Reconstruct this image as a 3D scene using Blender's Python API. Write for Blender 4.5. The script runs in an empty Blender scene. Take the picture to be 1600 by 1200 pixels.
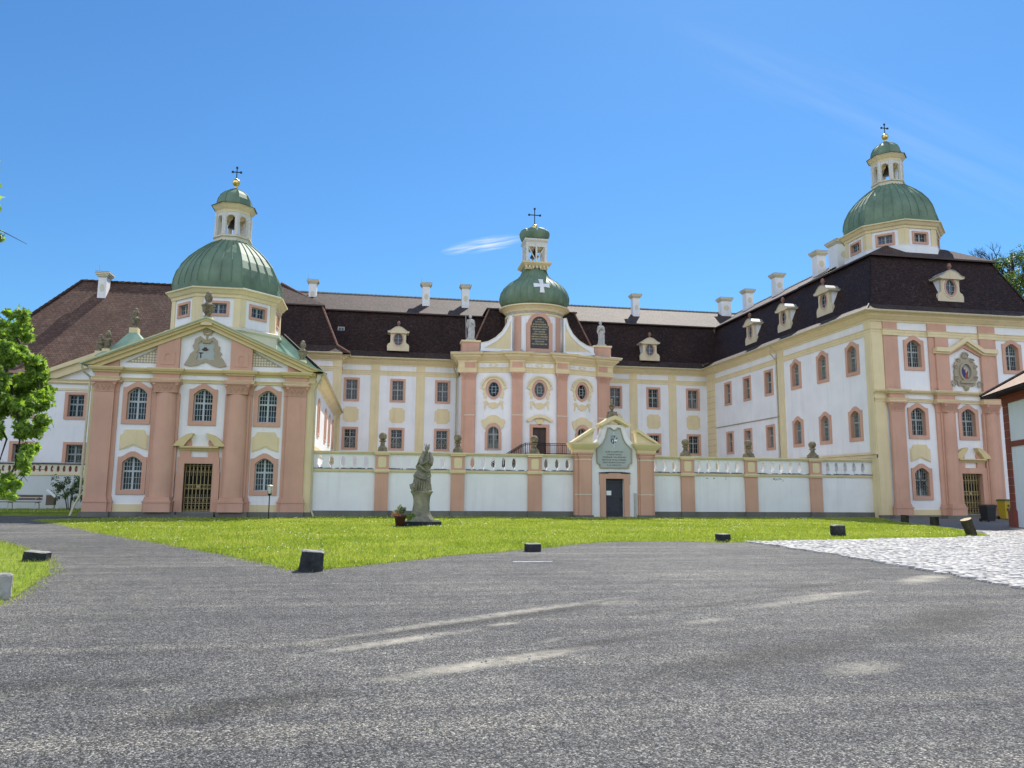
import bpy, math, random
import numpy as np
from mathutils import Vector, Matrix, noise
from mathutils.geometry import tessellate_polygon
random.seed(7); np.random.seed(7)
R = math.radians; PI = math.pi
SC = bpy.context.scene; COL = SC.collection

# ------------------------------------------------------------------ camera, sky, sun, exposure
PSI, PIT, ROLL = R(9.9), R(7.93), R(.474)
fw = Vector((math.sin(PSI)*math.cos(PIT), math.cos(PSI)*math.cos(PIT), math.sin(PIT)))
r0 = Vector((math.cos(PSI), -math.sin(PSI), 0)); u0 = r0.cross(fw)
rt = r0*math.cos(ROLL)+u0*math.sin(ROLL); up = rt.cross(fw)
cd = bpy.data.cameras.new('camera'); cam = bpy.data.objects.new('camera', cd); COL.objects.link(cam)
M = Matrix((rt, up, -fw)).transposed().to_4x4(); M.translation = (0, 0, 1.6)
cam.matrix_world = M; cd.sensor_width = 36; cd.lens = 26.65; cd.clip_start = .1; cd.clip_end = 3000
SC.camera = cam
SC.view_settings.view_transform = 'Standard'; SC.view_settings.look = 'None'
SC.view_settings.gamma = 1; SC.view_settings.exposure = 0.55; SC.view_settings.use_curve_mapping = False

SUN = Vector((1.34, 2.42, 3.47)).normalized()          # direction towards the sun
el = math.asin(SUN.z)
sd = bpy.data.lights.new('sun', 'SUN'); sd.energy = 4.6; sd.angle = R(.5); sd.color = (1, .95, .87)
so = bpy.data.objects.new('sun', sd); COL.objects.link(so); so.location = (20, 20, 60)
so.rotation_euler = SUN.to_track_quat('Z', 'Y').to_euler()

FILL_CLOUD = 13.5
W = bpy.data.worlds.new('World'); SC.world = W; W.use_nodes = True
nt = W.node_tree; N = nt.nodes; L = nt.links
bg = N['Background']; bg.inputs[1].default_value = .085
sky = N.new('ShaderNodeTexSky'); sky.sky_type = 'NISHITA'; sky.sun_disc = False
sky.sun_elevation = el; sky.sun_rotation = math.atan2(SUN.x, SUN.y)
sky.air_density = 1.25; sky.dust_density = .25; sky.ozone_density = 2.6; sky.altitude = 200
# wispy cirrus streaks, laid out in world directions
def vn(op, a=None, b=None):
    n = N.new('ShaderNodeVectorMath'); n.operation = op
    for i, x in enumerate((a, b)):
        if x is None: continue
        if hasattr(x, 'is_linked') or hasattr(x, 'links'): L.new(x, n.inputs[i])
        else: n.inputs[i].default_value = x
    return n
def mn(op, a=None, b=None, c=None, nt_=None, clamp=False):
    nt2 = nt_ or nt
    n = nt2.nodes.new('ShaderNodeMath'); n.operation = op; n.use_clamp = clamp
    for i, x in enumerate((a, b, c)):
        if x is None: continue
        if isinstance(x, (int, float)): n.inputs[i].default_value = x
        else: nt2.links.new(x, n.inputs[i])
    return n.outputs[0]
tc = N.new('ShaderNodeTexCoord')
def streak(az, elv, ang, la, wa, amp):
    """soft elongated patch round a compass direction; ang tilts it, la/wa are half sizes in radians"""
    c = Vector((math.sin(az)*math.cos(elv), math.cos(az)*math.cos(elv), math.sin(elv)))
    h = Vector((math.cos(az), -math.sin(az), 0)); v = h.cross(c)
    t = h*math.cos(ang)+v*math.sin(ang); b = t.cross(c)
    dt = vn('DOT_PRODUCT', tc.outputs['Generated'], tuple(t)).outputs['Value']
    db = vn('DOT_PRODUCT', tc.outputs['Generated'], tuple(b)).outputs['Value']
    dc = vn('DOT_PRODUCT', tc.outputs['Generated'], tuple(c)).outputs['Value']
    cb = N.new('ShaderNodeCombineXYZ'); L.new(mn('MULTIPLY', dt, 7/(la/.05)), cb.inputs[0]); L.new(mn('MULTIPLY', db, 75/(wa/.012)), cb.inputs[1])
    nz = N.new('ShaderNodeTexNoise'); nz.inputs['Scale'].default_value = 3.2; nz.inputs['Detail'].default_value = 5
    L.new(cb.outputs[0], nz.inputs['Vector'])
    q = mn('ADD', mn('POWER', mn('DIVIDE', dt, la), 2), mn('POWER', mn('DIVIDE', db, wa), 2))
    m = mn('SUBTRACT', 1, q, clamp=True)
    m = mn('MULTIPLY', m, mn('GREATER_THAN', dc, 0))
    k = mn('MULTIPLY', mn('SUBTRACT', nz.outputs[0], .36, clamp=True), 3.4)
    return mn('MULTIPLY', mn('MULTIPLY', m, k, clamp=True), amp)
m1 = streak(R(7.6), R(18.3), R(11), .058, .0105, 1.0)
m2 = streak(R(38), R(24), R(-35), .30, .05, .10)
msum = mn('ADD', m1, m2, clamp=True)
tint = N.new('ShaderNodeMix'); tint.data_type = 'RGBA'; tint.blend_type = 'MULTIPLY'; tint.inputs[0].default_value = 1
L.new(sky.outputs[0], tint.inputs[6]); tint.inputs[7].default_value = (.44, .79, 1.10, 1)
mix = N.new('ShaderNodeMix'); mix.data_type = 'RGBA'; L.new(msum, mix.inputs[0])
L.new(tint.outputs[2], mix.inputs[6]); mix.inputs[7].default_value = (6.2, 7.2, 8.0, 1)
# unseen bright clouds added behind the viewer as fill light for the shaded facades
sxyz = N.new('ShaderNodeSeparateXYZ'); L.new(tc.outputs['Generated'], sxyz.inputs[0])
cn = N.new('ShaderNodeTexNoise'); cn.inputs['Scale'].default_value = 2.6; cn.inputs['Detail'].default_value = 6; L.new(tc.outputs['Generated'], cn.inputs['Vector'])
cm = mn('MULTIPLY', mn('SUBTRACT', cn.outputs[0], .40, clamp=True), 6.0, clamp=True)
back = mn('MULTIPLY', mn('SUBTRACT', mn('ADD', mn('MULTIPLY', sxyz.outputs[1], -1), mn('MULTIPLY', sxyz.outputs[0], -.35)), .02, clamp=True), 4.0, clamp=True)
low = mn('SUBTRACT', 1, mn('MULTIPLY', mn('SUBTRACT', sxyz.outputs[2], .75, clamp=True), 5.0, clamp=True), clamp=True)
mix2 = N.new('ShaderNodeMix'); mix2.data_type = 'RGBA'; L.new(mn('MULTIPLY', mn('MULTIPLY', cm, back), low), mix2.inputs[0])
L.new(mix.outputs[2], mix2.inputs[6]); mix2.inputs[7].default_value = (FILL_CLOUD*.93, FILL_CLOUD*1.0, FILL_CLOUD*1.17, 1)
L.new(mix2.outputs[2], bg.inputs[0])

# ------------------------------------------------------------------ materials
MATS = {}
def newmat(name):
    m = bpy.data.materials.new(name); m.use_nodes = True; MATS[name] = m
    return m, m.node_tree, m.node_tree.nodes['Principled BSDF']
def ramp(nt_, fac, stops):
    r = nt_.nodes.new('ShaderNodeValToRGB'); nt_.links.new(fac, r.inputs[0])
    e = r.color_ramp.elements
    while len(e) < len(stops): e.new(.5)
    for i, (p, c) in enumerate(stops): e[i].position = p; e[i].color = (*c, 1)
    return r.outputs[0]
def ntex(nt_, scale, detail=4, coord='Object', rough=.55, vec=None, sc3=None):
    n = nt_.nodes.new('ShaderNodeTexNoise'); n.inputs['Scale'].default_value = scale
    n.inputs['Detail'].default_value = detail; n.inputs['Roughness'].default_value = rough
    if vec is None:
        t = nt_.nodes.new('ShaderNodeNewGeometry'); vec = t.outputs['Position'] if coord == 'World' else None
        if vec is None:
            t2 = nt_.nodes.new('ShaderNodeTexCoord'); vec = t2.outputs[coord]
    if sc3:
        mp = nt_.nodes.new('ShaderNodeMapping'); mp.inputs['Scale'].default_value = sc3; nt_.links.new(vec, mp.inputs[0]); vec = mp.outputs[0]
    nt_.links.new(vec, n.inputs['Vector']); return n.outputs[0]
def bump(nt_, b, h, strength, dist=.02, prev=None):
    n = nt_.nodes.new('ShaderNodeBump'); n.inputs['Strength'].default_value = strength; n.inputs['Distance'].default_value = dist
    nt_.links.new(h, n.inputs['Height'])
    if prev: nt_.links.new(prev, n.inputs['Normal'])
    nt_.links.new(n.outputs[0], b.inputs['Normal']); return n.outputs[0]
def mixc(nt_, f, a, b, mode='MIX'):
    n = nt_.nodes.new('ShaderNodeMix'); n.data_type = 'RGBA'; n.blend_type = mode
    if isinstance(f, float): n.inputs[0].default_value = f
    else: nt_.links.new(f, n.inputs[0])
    for i, x in ((6, a), (7, b)):
        if isinstance(x, tuple): n.inputs[i].default_value = (*x, 1)
        else: nt_.links.new(x, n.inputs[i])
    return n.outputs[2]
def plaster(name, col, var=.10, dirt=.25, rough=.85, dirtcol=None):
    m, t, b = newmat(name)
    n1 = ntex(t, .7, 5, 'World'); n2 = ntex(t, 14, 4, 'World')
    streaks = ntex(t, 1.0, 5, 'World', .6, None, (3.2, 3.2, .22))
    lo = tuple(c*(1-var) for c in col); hi = tuple(min(c*(1+var*.6), .95) for c in col)
    c = ramp(t, n1, [(.3, lo), (.7, hi)])
    c = mixc(t, mn('MULTIPLY', ramp(t, n2, [(.35, (0, 0, 0)), (.75, (1, 1, 1))]), .12, nt_=t), c, lo)
    dc = dirtcol or tuple(x*.62 for x in col)
    f = mn('MULTIPLY', ramp(t, streaks, [(.52, (0, 0, 0)), (.78, (1, 1, 1))]), dirt, nt_=t)
    c = mixc(t, f, c, dc)
    t.links.new(c, b.inputs['Base Color']); b.inputs['Roughness'].default_value = rough
    b.inputs['Specular IOR Level'].default_value = .2
    bump(t, b, n2, .25, .01); return m
plaster('white_plaster', (.81, .80, .78), .07, .30)
plaster('grey_plaster', (.60, .62, .60), .06, .18)
plaster('pink_paint', (.60, .35, .247), .10, .34)
plaster('yellow_paint', (.74, .615, .365), .08, .34)
plaster('deep_yellow_paint', (.66, .53, .27), .06, .24)
plaster('dormer_cream', (.66, .56, .38), .08, .35)
plaster('red_plaster', (.25, .075, .05), .1, .3)
plaster('mortar_line', (.5, .36, .3), .1, .2)
plaster('pale_blue_plaster', (.80, .82, .80), .05, .2)
plaster('plinth_stone', (.17, .165, .14), .25, .5)
plaster('cartouche_paint', (.40, .34, .24), .15, .3)
plaster('cream_paint', (.68, .62, .46), .08, .2)
plaster('slate_panel', (.42, .45, .42), .06, .2)
def simple(name, col, rough=.6, metal=0, noise_amt=.0, scale=8, spec=.5, bumps=0):
    m, t, b = newmat(name)
    b.inputs['Roughness'].default_value = rough; b.inputs['Metallic'].default_value = metal
    b.inputs['Specular IOR Level'].default_value = spec
    if noise_amt:
        n = ntex(t, scale, 5, 'World')
        t.links.new(ramp(t, n, [(.3, tuple(c*(1-noise_amt) for c in col)), (.7, tuple(min(1, c*(1+noise_amt)) for c in col))]), b.inputs['Base Color'])
        if bumps: bump(t, b, n, bumps, .02)
    else: b.inputs['Base Color'].default_value = (*col, 1)
    return m
simple('sash_paint', (.30, .33, .31), .5, 0, .1)
simple('light_sash', (.45, .49, .48), .5, 0, .1)
simple('dark_sash', (.30, .33, .31), .5, 0, .1)
simple('lantern_paint', (.62, .60, .52), .6, 0, .12)
simple('gold', (.85, .60, .18), .28, 1)
simple('iron', (.02, .021, .024), .45, .6, .2)
simple('dark_wood', (.018, .02, .035), .5, 0, .3)
simple('door_brown', (.045, .02, .014), .55, 0, .3)
simple('bench_wood', (.13, .09, .06), .7, 0, .3, 20)
simple('gilt_bars', (.34, .26, .12), .45, .5, .2)
simple('black_plastic', (.012, .012, .013), .4)
simple('yellow_plastic', (.42, .30, .02), .45)
simple('red_enamel', (.45, .02, .02), .3)
simple('paper', (.85, .85, .85), .8)
simple('ink', (.06, .06, .06), .8)
simple('gold_text', (.62, .52, .28), .5, 0)
simple('blue_paint', (.05, .09, .22), .6)
simple('robe_blue', (.03, .035, .12), .6)
simple('robe_red', (.32, .05, .03), .6)
simple('skin_paint', (.62, .38, .26), .6)
simple('terracotta', (.09, .03, .02), .7, 0, .2)
simple('flower_orange', (.75, .16, .04), .7)
simple('daisy_white', (.85, .85, .80), .8)
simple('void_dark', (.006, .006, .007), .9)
simple('bronze_bell', (.05, .045, .035), .4, .7)
simple('zinc', (.42, .41, .36), .45, .3, .15)
simple('gutter_paint', (.50, .43, .24), .4, .1, .12)
simple('downpipe_paint', (.46, .42, .26), .4, .1, .12)
simple('lamp_glass', (.55, .55, .50), .15, 0)
# glass: dark reflective panes, a few with pale curtains behind
def glassmat(name, a, b_, blue=(.05, .08, .13)):
    m, t, b = newmat(name)
    oi = t.nodes.new('ShaderNodeObjectInfo')
    n = ntex(t, 1.6, 3, 'Object', .5, None, (2.0, 1, .45))
    f = mn('ADD', mn('MULTIPLY', n, .75, nt_=t), mn('MULTIPLY', oi.outputs['Random'], .55, nt_=t), nt_=t)
    t.links.new(ramp(t, f, [(.5, a), (.78, blue), (.95, b_)]), b.inputs['Base Color'])
    b.inputs['Roughness'].default_value = .05; b.inputs['Specular IOR Level'].default_value = .5
    w = ntex(t, 2.5, 2, 'Object'); bump(t, b, w, .08, .03)
    return m
glassmat('window_glass', (.006, .007, .008), (.22, .22, .21), (.012, .016, .020))
glassmat('chapel_glass', (.012, .02, .032), (.10, .14, .19), (.03, .05, .08))
glassmat('dormer_glass', (.012, .02, .03), (.05, .07, .1), (.02, .035, .06))
# stone
def stone(name, a, b_, c_, scale=3, bs=.6, rough=.85):
    m, t, b = newmat(name)
    n = ntex(t, scale, 7, 'World', .65); n2 = ntex(t, scale*9, 4, 'World')
    c = ramp(t, n, [(.30, a), (.52, b_), (.72, c_)])
    c = mixc(t, mn('MULTIPLY', n2, .35, nt_=t), c, tuple(x*.6 for x in b_))
    t.links.new(c, b.inputs['Base Color']); b.inputs['Roughness'].default_value = rough
    b.inputs['Specular IOR Level'].default_value = .25
    bump(t, b, n2, bs, .02, bump(t, b, n, bs, .05)); return m
stone('sandstone', (.11, .105, .075), (.27, .25, .18), (.42, .39, .29), 2.4)
stone('white_stone', (.30, .30, .29), (.52, .51, .49), (.66, .65, .62), 4)
stone('finial_stone', (.05, .045, .03), (.24, .20, .13), (.40, .33, .22), 5)
stone('terra_stone', (.12, .06, .045), (.26, .14, .10), (.36, .22, .16), 6)
stone('granite_dark', (.018, .02, .022), (.04, .042, .045), (.075, .075, .072), 5, .8)
stone('granite_top', (.16, .16, .15), (.32, .31, .29), (.46, .45, .42), 8, .6)
stone('concrete', (.30, .28, .25), (.42, .40, .37), (.5, .48, .44), 8, .4)
stone('bark_log', (.03, .026, .015), (.06, .052, .03), (.10, .09, .05), 6, .9)
stone('cut_wood', (.36, .29, .18), (.5, .42, .28), (.6, .52, .36), 9, .3)
stone('bark', (.035, .03, .022), (.07, .06, .045), (.11, .10, .08), 6, .9)
# roof tiles (UV in metres: u along the eave, v up the slope)
def tiles(name, c1, c2, lichen, w=.19, h=.155, ridge=.35):
    m, t, b = newmat(name)
    uv = t.nodes.new('ShaderNodeTexCoord').outputs['UV']
    br = t.nodes.new('ShaderNodeTexBrick'); t.links.new(uv, br.inputs['Vector'])
    br.inputs['Scale'].default_value = 1; br.inputs['Brick Width'].default_value = w; br.inputs['Row Height'].default_value = h
    br.inputs['Mortar Size'].default_value = .013; br.inputs['Mortar Smooth'].default_value = .3; br.inputs['Bias'].default_value = 0
    br.inputs['Color1'].default_value = (*c1, 1); br.inputs['Color2'].default_value = (*c2, 1)
    br.inputs['Mortar'].default_value = (*[x*.35 for x in c1], 1)
    n = ntex(t, .55, 6, 'World', .6); n2 = ntex(t, 5, 5, 'World', .7)
    c = mixc(t, ramp(t, n, [(.35, (0, 0, 0)), (.7, (.75, .75, .75))]), br.outputs['Color'], tuple(x*.62 for x in c1))
    c = mixc(t, ramp(t, n2, [(.52, (0, 0, 0)), (.68, (.7, .7, .7))]), c, lichen)
    t.links.new(c, b.inputs['Base Color']); b.inputs['Roughness'].default_value = .72
    b.inputs['Specular IOR Level'].default_value = .22
    # each tile tips up towards its lower edge
    sp = t.nodes.new('ShaderNodeSeparateXYZ'); t.links.new(uv, sp.inputs[0])
    saw = mn('SUBTRACT', 1, mn('FRACT', mn('DIVIDE', sp.outputs[1], h, nt_=t), nt_=t), nt_=t)
    hh = mn('ADD', mn('MULTIPLY', saw, .7, nt_=t), mn('MULTIPLY', br.outputs['Fac'], -.5, nt_=t), nt_=t)
    hh = mn('ADD', hh, mn('MULTIPLY', n2, .3, nt_=t), nt_=t)
    bump(t, b, hh, .8, .03); return m
tiles('roof_tiles', (.055, .034, .027), (.105, .067, .050), (.15, .12, .09))
tiles('mansard_tiles', (.024, .012, .010), (.060, .030, .023), (.07, .05, .042), .17, .15)
tiles('west_tiles', (.105, .055, .038), (.17, .095, .066), (.17, .14, .10), .26, .22)
tiles('tan_tiles', (.34, .22, .15), (.46, .32, .23), (.38, .32, .25), .24, .2)
# patinated copper
def copper(name, a, b_, c_):
    m, t, b = newmat(name)
    n = ntex(t, 1.1, 6, 'World', .6, None, (1, 1, .5)); n2 = ntex(t, 10, 4, 'World')
    c = ramp(t, n, [(.3, a), (.5, b_), (.7, c_)]); c = mixc(t, mn('MULTIPLY', n2, .3, nt_=t), c, a)
    t.links.new(c, b.inputs['Base Color']); b.inputs['Roughness'].default_value = .6; b.inputs['Specular IOR Level'].default_value = .3
    bump(t, b, n2, .25, .02); return m
copper('green_copper', (.11, .165, .105), (.155, .225, .145), (.20, .28, .185))
copper('pale_copper', (.20, .32, .22), (.27, .40, .28), (.36, .47, .34))
# foliage
def leafmat(name, a, b_, c_, trans=.45):
    m, t, b = newmat(name)
    g = t.nodes.new('ShaderNodeNewGeometry')
    n = ntex(t, 1.6, 3, 'World')
    f = mn('ADD', mn('MULTIPLY', g.outputs['Random Per Island'], .6, nt_=t), mn('MULTIPLY', n, .4, nt_=t), nt_=t)
    c = ramp(t, f, [(.15, a), (.5, b_), (.85, c_)])
    t.links.new(c, b.inputs['Base Color']); b.inputs['Roughness'].default_value = .45; b.inputs['Specular IOR Level'].default_value = .4
    tr = t.nodes.new('ShaderNodeBsdfTranslucent')
    t.links.new(mixc(t, 1.0, c, (1.25, 1.35, .55), 'MULTIPLY'), tr.inputs[0])
    mx = t.nodes.new('ShaderNodeMixShader'); mx.inputs[0].default_value = trans
    t.links.new(b.outputs[0], mx.inputs[1]); t.links.new(tr.outputs[0], mx.inputs[2])
    t.links.new(mx.outputs[0], t.nodes['Material Output'].inputs[0]); return m
leafmat('maple_leaves', (.12, .20, .035), (.22, .33, .06), (.38, .50, .17), .55)
leafmat('distant_leaves', (.05, .10, .025), (.09, .15, .035), (.16, .19, .06))
leafmat('shrub_leaves', (.045, .08, .03), (.08, .13, .05), (.14, .18, .09))
leafmat('pot_leaves', (.14, .17, .10), (.24, .28, .18), (.32, .34, .12))
def grassmat():
    m, t, b = newmat('grass_blades')
    g = t.nodes.new('ShaderNodeNewGeometry')
    n = ntex(t, .35, 5, 'World', .6); n2 = ntex(t, 3.2, 3, 'World')
    f = mn('ADD', mn('MULTIPLY', g.outputs['Random Per Island'], .42, nt_=t), mn('ADD', mn('MULTIPLY', n, .75, nt_=t), mn('SUBTRACT', mn('MULTIPLY', n2, .35, nt_=t), .14, nt_=t), nt_=t), nt_=t)
    c = ramp(t, f, [(.28, (.13, .19, .035)), (.48, (.25, .32, .05)), (.70, (.38, .42, .085)), (.92, (.58, .54, .25))])
    t.links.new(c, b.inputs['Base Color']); b.inputs['Roughness'].default_value = .5; b.inputs['Specular IOR Level'].default_value = .3
    tr = t.nodes.new('ShaderNodeBsdfTranslucent'); t.links.new(mixc(t, 1.0, c, (1.2, 1.3, .5), 'MULTIPLY'), tr.inputs[0])
    mx = t.nodes.new('ShaderNodeMixShader'); mx.inputs[0].default_value = .45
    t.links.new(b.outputs[0], mx.inputs[1]); t.links.new(tr.outputs[0], mx.inputs[2])
    t.links.new(mx.outputs[0], t.nodes['Material Output'].inputs[0])
grassmat()
simple('turf_soil', (.16, .21, .03), .95, 0, .35, 3, .1)
# gravel with tyre tracks and dusty patches
def gravelmat():
    m, t, b = newmat('gravel')
    g = t.nodes.new('ShaderNodeNewGeometry'); P_ = g.outputs['Position']
    v = t.nodes.new('ShaderNodeTexVoronoi'); v.inputs['Scale'].default_value = 100; t.links.new(P_, v.inputs['Vector'])
    v2 = t.nodes.new('ShaderNodeTexVoronoi'); v2.inputs['Scale'].default_value = 62; t.links.new(P_, v2.inputs['Vector'])
    sp = t.nodes.new('ShaderNodeSeparateColor'); t.links.new(v.outputs['Color'], sp.inputs[0])
    sp2 = t.nodes.new('ShaderNodeSeparateColor'); t.links.new(v2.outputs['Color'], sp2.inputs[0])
    c = ramp(t, sp.outputs[0], [(.0, (.008, .008, .009)), (.38, (.034, .035, .036)), (.66, (.10, .101, .10)), (.86, (.27, .265, .255)), (1, (.62, .60, .57))])
    cb = ramp(t, sp2.outputs[1], [(.0, (.008, .008, .009)), (.45, (.042, .043, .043)), (.78, (.14, .139, .134)), (1, (.42, .41, .385))])
    c = mixc(t, .45, c, cb)
    # broad patchiness
    n = ntex(t, .22, 5, 'World', .6)
    c = mixc(t, 1.0, c, ramp(t, n, [(.3, (.66, .66, .68)), (.7, (1.28, 1.25, 1.19))]), 'MULTIPLY')
    nm = ntex(t, 9, 6, 'World', .75); nq = ntex(t, 2.2, 5, 'World', .65)
    c = mixc(t, 1.0, c, ramp(t, nm, [(.34, (.76, .76, .77)), (.5, (1, 1, 1)), (.66, (1.25, 1.24, 1.2))]), 'MULTIPLY')
    c = mixc(t, 1.0, c, ramp(t, nq, [(.32, (.78, .78, .80)), (.68, (1.24, 1.22, 1.17))]), 'MULTIPLY')
    # long bands left by wheels: noise stretched along the driving direction
    mp = t.nodes.new('ShaderNodeMapping'); t.links.new(P_, mp.inputs[0]); mp.inputs['Rotation'].default_value = (0, 0, -.5)
    mp.inputs['Scale'].default_value = (.16, 2.6, 1)
    n3 = t.nodes.new('ShaderNodeTexNoise'); n3.inputs['Scale'].default_value = 1; n3.inputs['Detail'].default_value = 4; t.links.new(mp.outputs[0], n3.inputs['Vector'])
    c = mixc(t, 1.0, c, ramp(t, n3.outputs[0], [(.34, (.80, .80, .81)), (.52, (1, 1, 1)), (.68, (1.35, 1.31, 1.22))]), 'MULTIPLY')
    # sandy worn streaks at their own spots
    sxy = t.nodes.new('ShaderNodeSeparateXYZ'); t.links.new(P_, sxy.inputs[0])
    wob = ntex(t, 1.6, 5, 'World', .7)
    tot = None
    for (x, y, ang, la, wa, amp) in STREAKS:
        ca, sa = math.cos(ang), math.sin(ang)
        dx = mn('SUBTRACT', sxy.outputs[0], x, nt_=t); dy = mn('SUBTRACT', sxy.outputs[1], y, nt_=t)
        a = mn('ADD', mn('MULTIPLY', dx, ca/la, nt_=t), mn('MULTIPLY', dy, sa/la, nt_=t), nt_=t)
        bb = mn('ADD', mn('MULTIPLY', dx, -sa/wa, nt_=t), mn('MULTIPLY', dy, ca/wa, nt_=t), nt_=t)
        q = mn('SUBTRACT', 1, mn('ADD', mn('POWER', mn('ABSOLUTE', a, nt_=t), 2.0, nt_=t), mn('POWER', mn('ABSOLUTE', bb, nt_=t), 2.0, nt_=t), nt_=t), nt_=t, clamp=True)
        q = mn('MULTIPLY', q, amp, nt_=t)
        tot = q if tot is None else mn('MAXIMUM', tot, q, nt_=t)
    dk = None
    for (x, y, ang, la, wa, amp) in DARK:
        ca, sa = math.cos(ang), math.sin(ang)
        dx = mn('SUBTRACT', sxy.outputs[0], x, nt_=t); dy = mn('SUBTRACT', sxy.outputs[1], y, nt_=t)
        a = mn('ADD', mn('MULTIPLY', dx, ca/la, nt_=t), mn('MULTIPLY', dy, sa/la, nt_=t), nt_=t)
        bb = mn('ADD', mn('MULTIPLY', dx, -sa/wa, nt_=t), mn('MULTIPLY', dy, ca/wa, nt_=t), nt_=t)
        q = mn('MULTIPLY', mn('SUBTRACT', 1, mn('ADD', mn('POWER', mn('ABSOLUTE', a, nt_=t), 2.0, nt_=t), mn('POWER', mn('ABSOLUTE', bb, nt_=t), 2.0, nt_=t), nt_=t), nt_=t, clamp=True), amp, nt_=t)
        dk = q if dk is None else mn('MAXIMUM', dk, q, nt_=t)
    c = mixc(t, dk, c, mixc(t, 1.0, c, (.42, .41, .38), 'MULTIPLY'))
    fine = ntex(t, 7, 4, 'World')
    tot = mn('MULTIPLY', tot, ramp(t, mn('ADD', mn('MULTIPLY', wob, .6, nt_=t), mn('MULTIPLY', fine, .4, nt_=t), nt_=t), [(.34, (0, 0, 0)), (.56, (1, 1, 1))]), nt_=t)
    c = mixc(t, mn('MULTIPLY', tot, .95, nt_=t), c, (.36, .33, .26))
    # sparse weeds on the untrodden side
    wd = ntex(t, 1.1, 5, 'World', .7); lm = mn('MULTIPLY', mn('SUBTRACT', mn('SUBTRACT', 0, sxy.outputs[0], nt_=t), 2.0, nt_=t), .2, nt_=t, clamp=True)
    c = mixc(t, mn('MULTIPLY', lm, ramp(t, wd, [(.56, (0, 0, 0)), (.72, (.6, .6, .6))]), nt_=t), c, (.13, .15, .05))
    t.links.new(c, b.inputs['Base Color']); b.inputs['Roughness'].default_value = .8; b.inputs['Specular IOR Level'].default_value = .35
    hh = mn('ADD', mn('MULTIPLY', v.outputs['Distance'], -1, nt_=t), mn('MULTIPLY', v2.outputs['Distance'], -1.4, nt_=t), nt_=t)
    hh = mn('MULTIPLY', hh, mn('SUBTRACT', 1, mn('MULTIPLY', tot, .75, nt_=t), nt_=t), nt_=t)
    bump(t, b, hh, .9, .010); return m
DARK = [(1.54, 9.64, .55, 3.2, .22, .8), (3.87, 7.2, .42, 2.3, .45, .75), (7.2, 8.9, .6, 2.3, .6, .8), (-1.0, 6.1, .41, 1.0, .35, .8), (2.3, 8.0, .5, 1.6, .16, .7), (7.5, 12.3, .5, 2.6, .2, .6), (-2.7, 6.9, .1, 1.4, .35, .5), (4.4, 10.3, .45, 2.4, .16, .6)]
STREAKS = [(0.25, 8.41, 0.57, 1.3, 0.15, .9), (1.5, 9.91, 0.58, 3.0, 0.17, .75), (1.12, 7.29, 0.46, 1.4, 0.2, .95), (1.55, 9.29, 0.42, 0.29, 0.09, .7), (3.46, 10.86, 0.5, 0.5, 0.22, .6),
           (6.36, 10.75, 0.46, 1.88, 0.2, .6), (7.19, 11.3, 0.35, 1.24, 0.16, .8), (10.24, 13.1, 0.6, 1.38, 0.35, .9), (4.45, 6.61, 0.32, 0.56, 0.24, .7), (4.11, 9.2, 0.37, 0.57, 0.15, .5), (1.89, 8.26, 0.72, 0.27, 0.1, .5)]
gravelmat()
def cobblemat():
    m, t, b = newmat('cobblestone')
    g = t.nodes.new('ShaderNodeNewGeometry')
    n = ntex(t, 14, 4, 'World')
    c = ramp(t, g.outputs['Random Per Island'], [(0, (.24, .235, .225)), (.5, (.38, .37, .35)), (1, (.52, .50, .47))])
    c = mixc(t, mn('MULTIPLY', n, .4, nt_=t), c, (.2, .19, .18))
    t.links.new(c, b.inputs['Base Color']); b.inputs['Roughness'].default_value = .6; b.inputs['Specular IOR Level'].default_value = .3
    bump(t, b, n, .4, .01)
cobblemat()
simple('joint_sand', (.17, .155, .125), .9, 0, .3, 6, .2)
simple('road_asphalt', (.16, .155, .15), .8, 0, .25, 3, .3, .2)
stone('pebbles', (.12, .12, .12), (.25, .245, .23), (.5, .48, .45), 40, .2)

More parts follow.
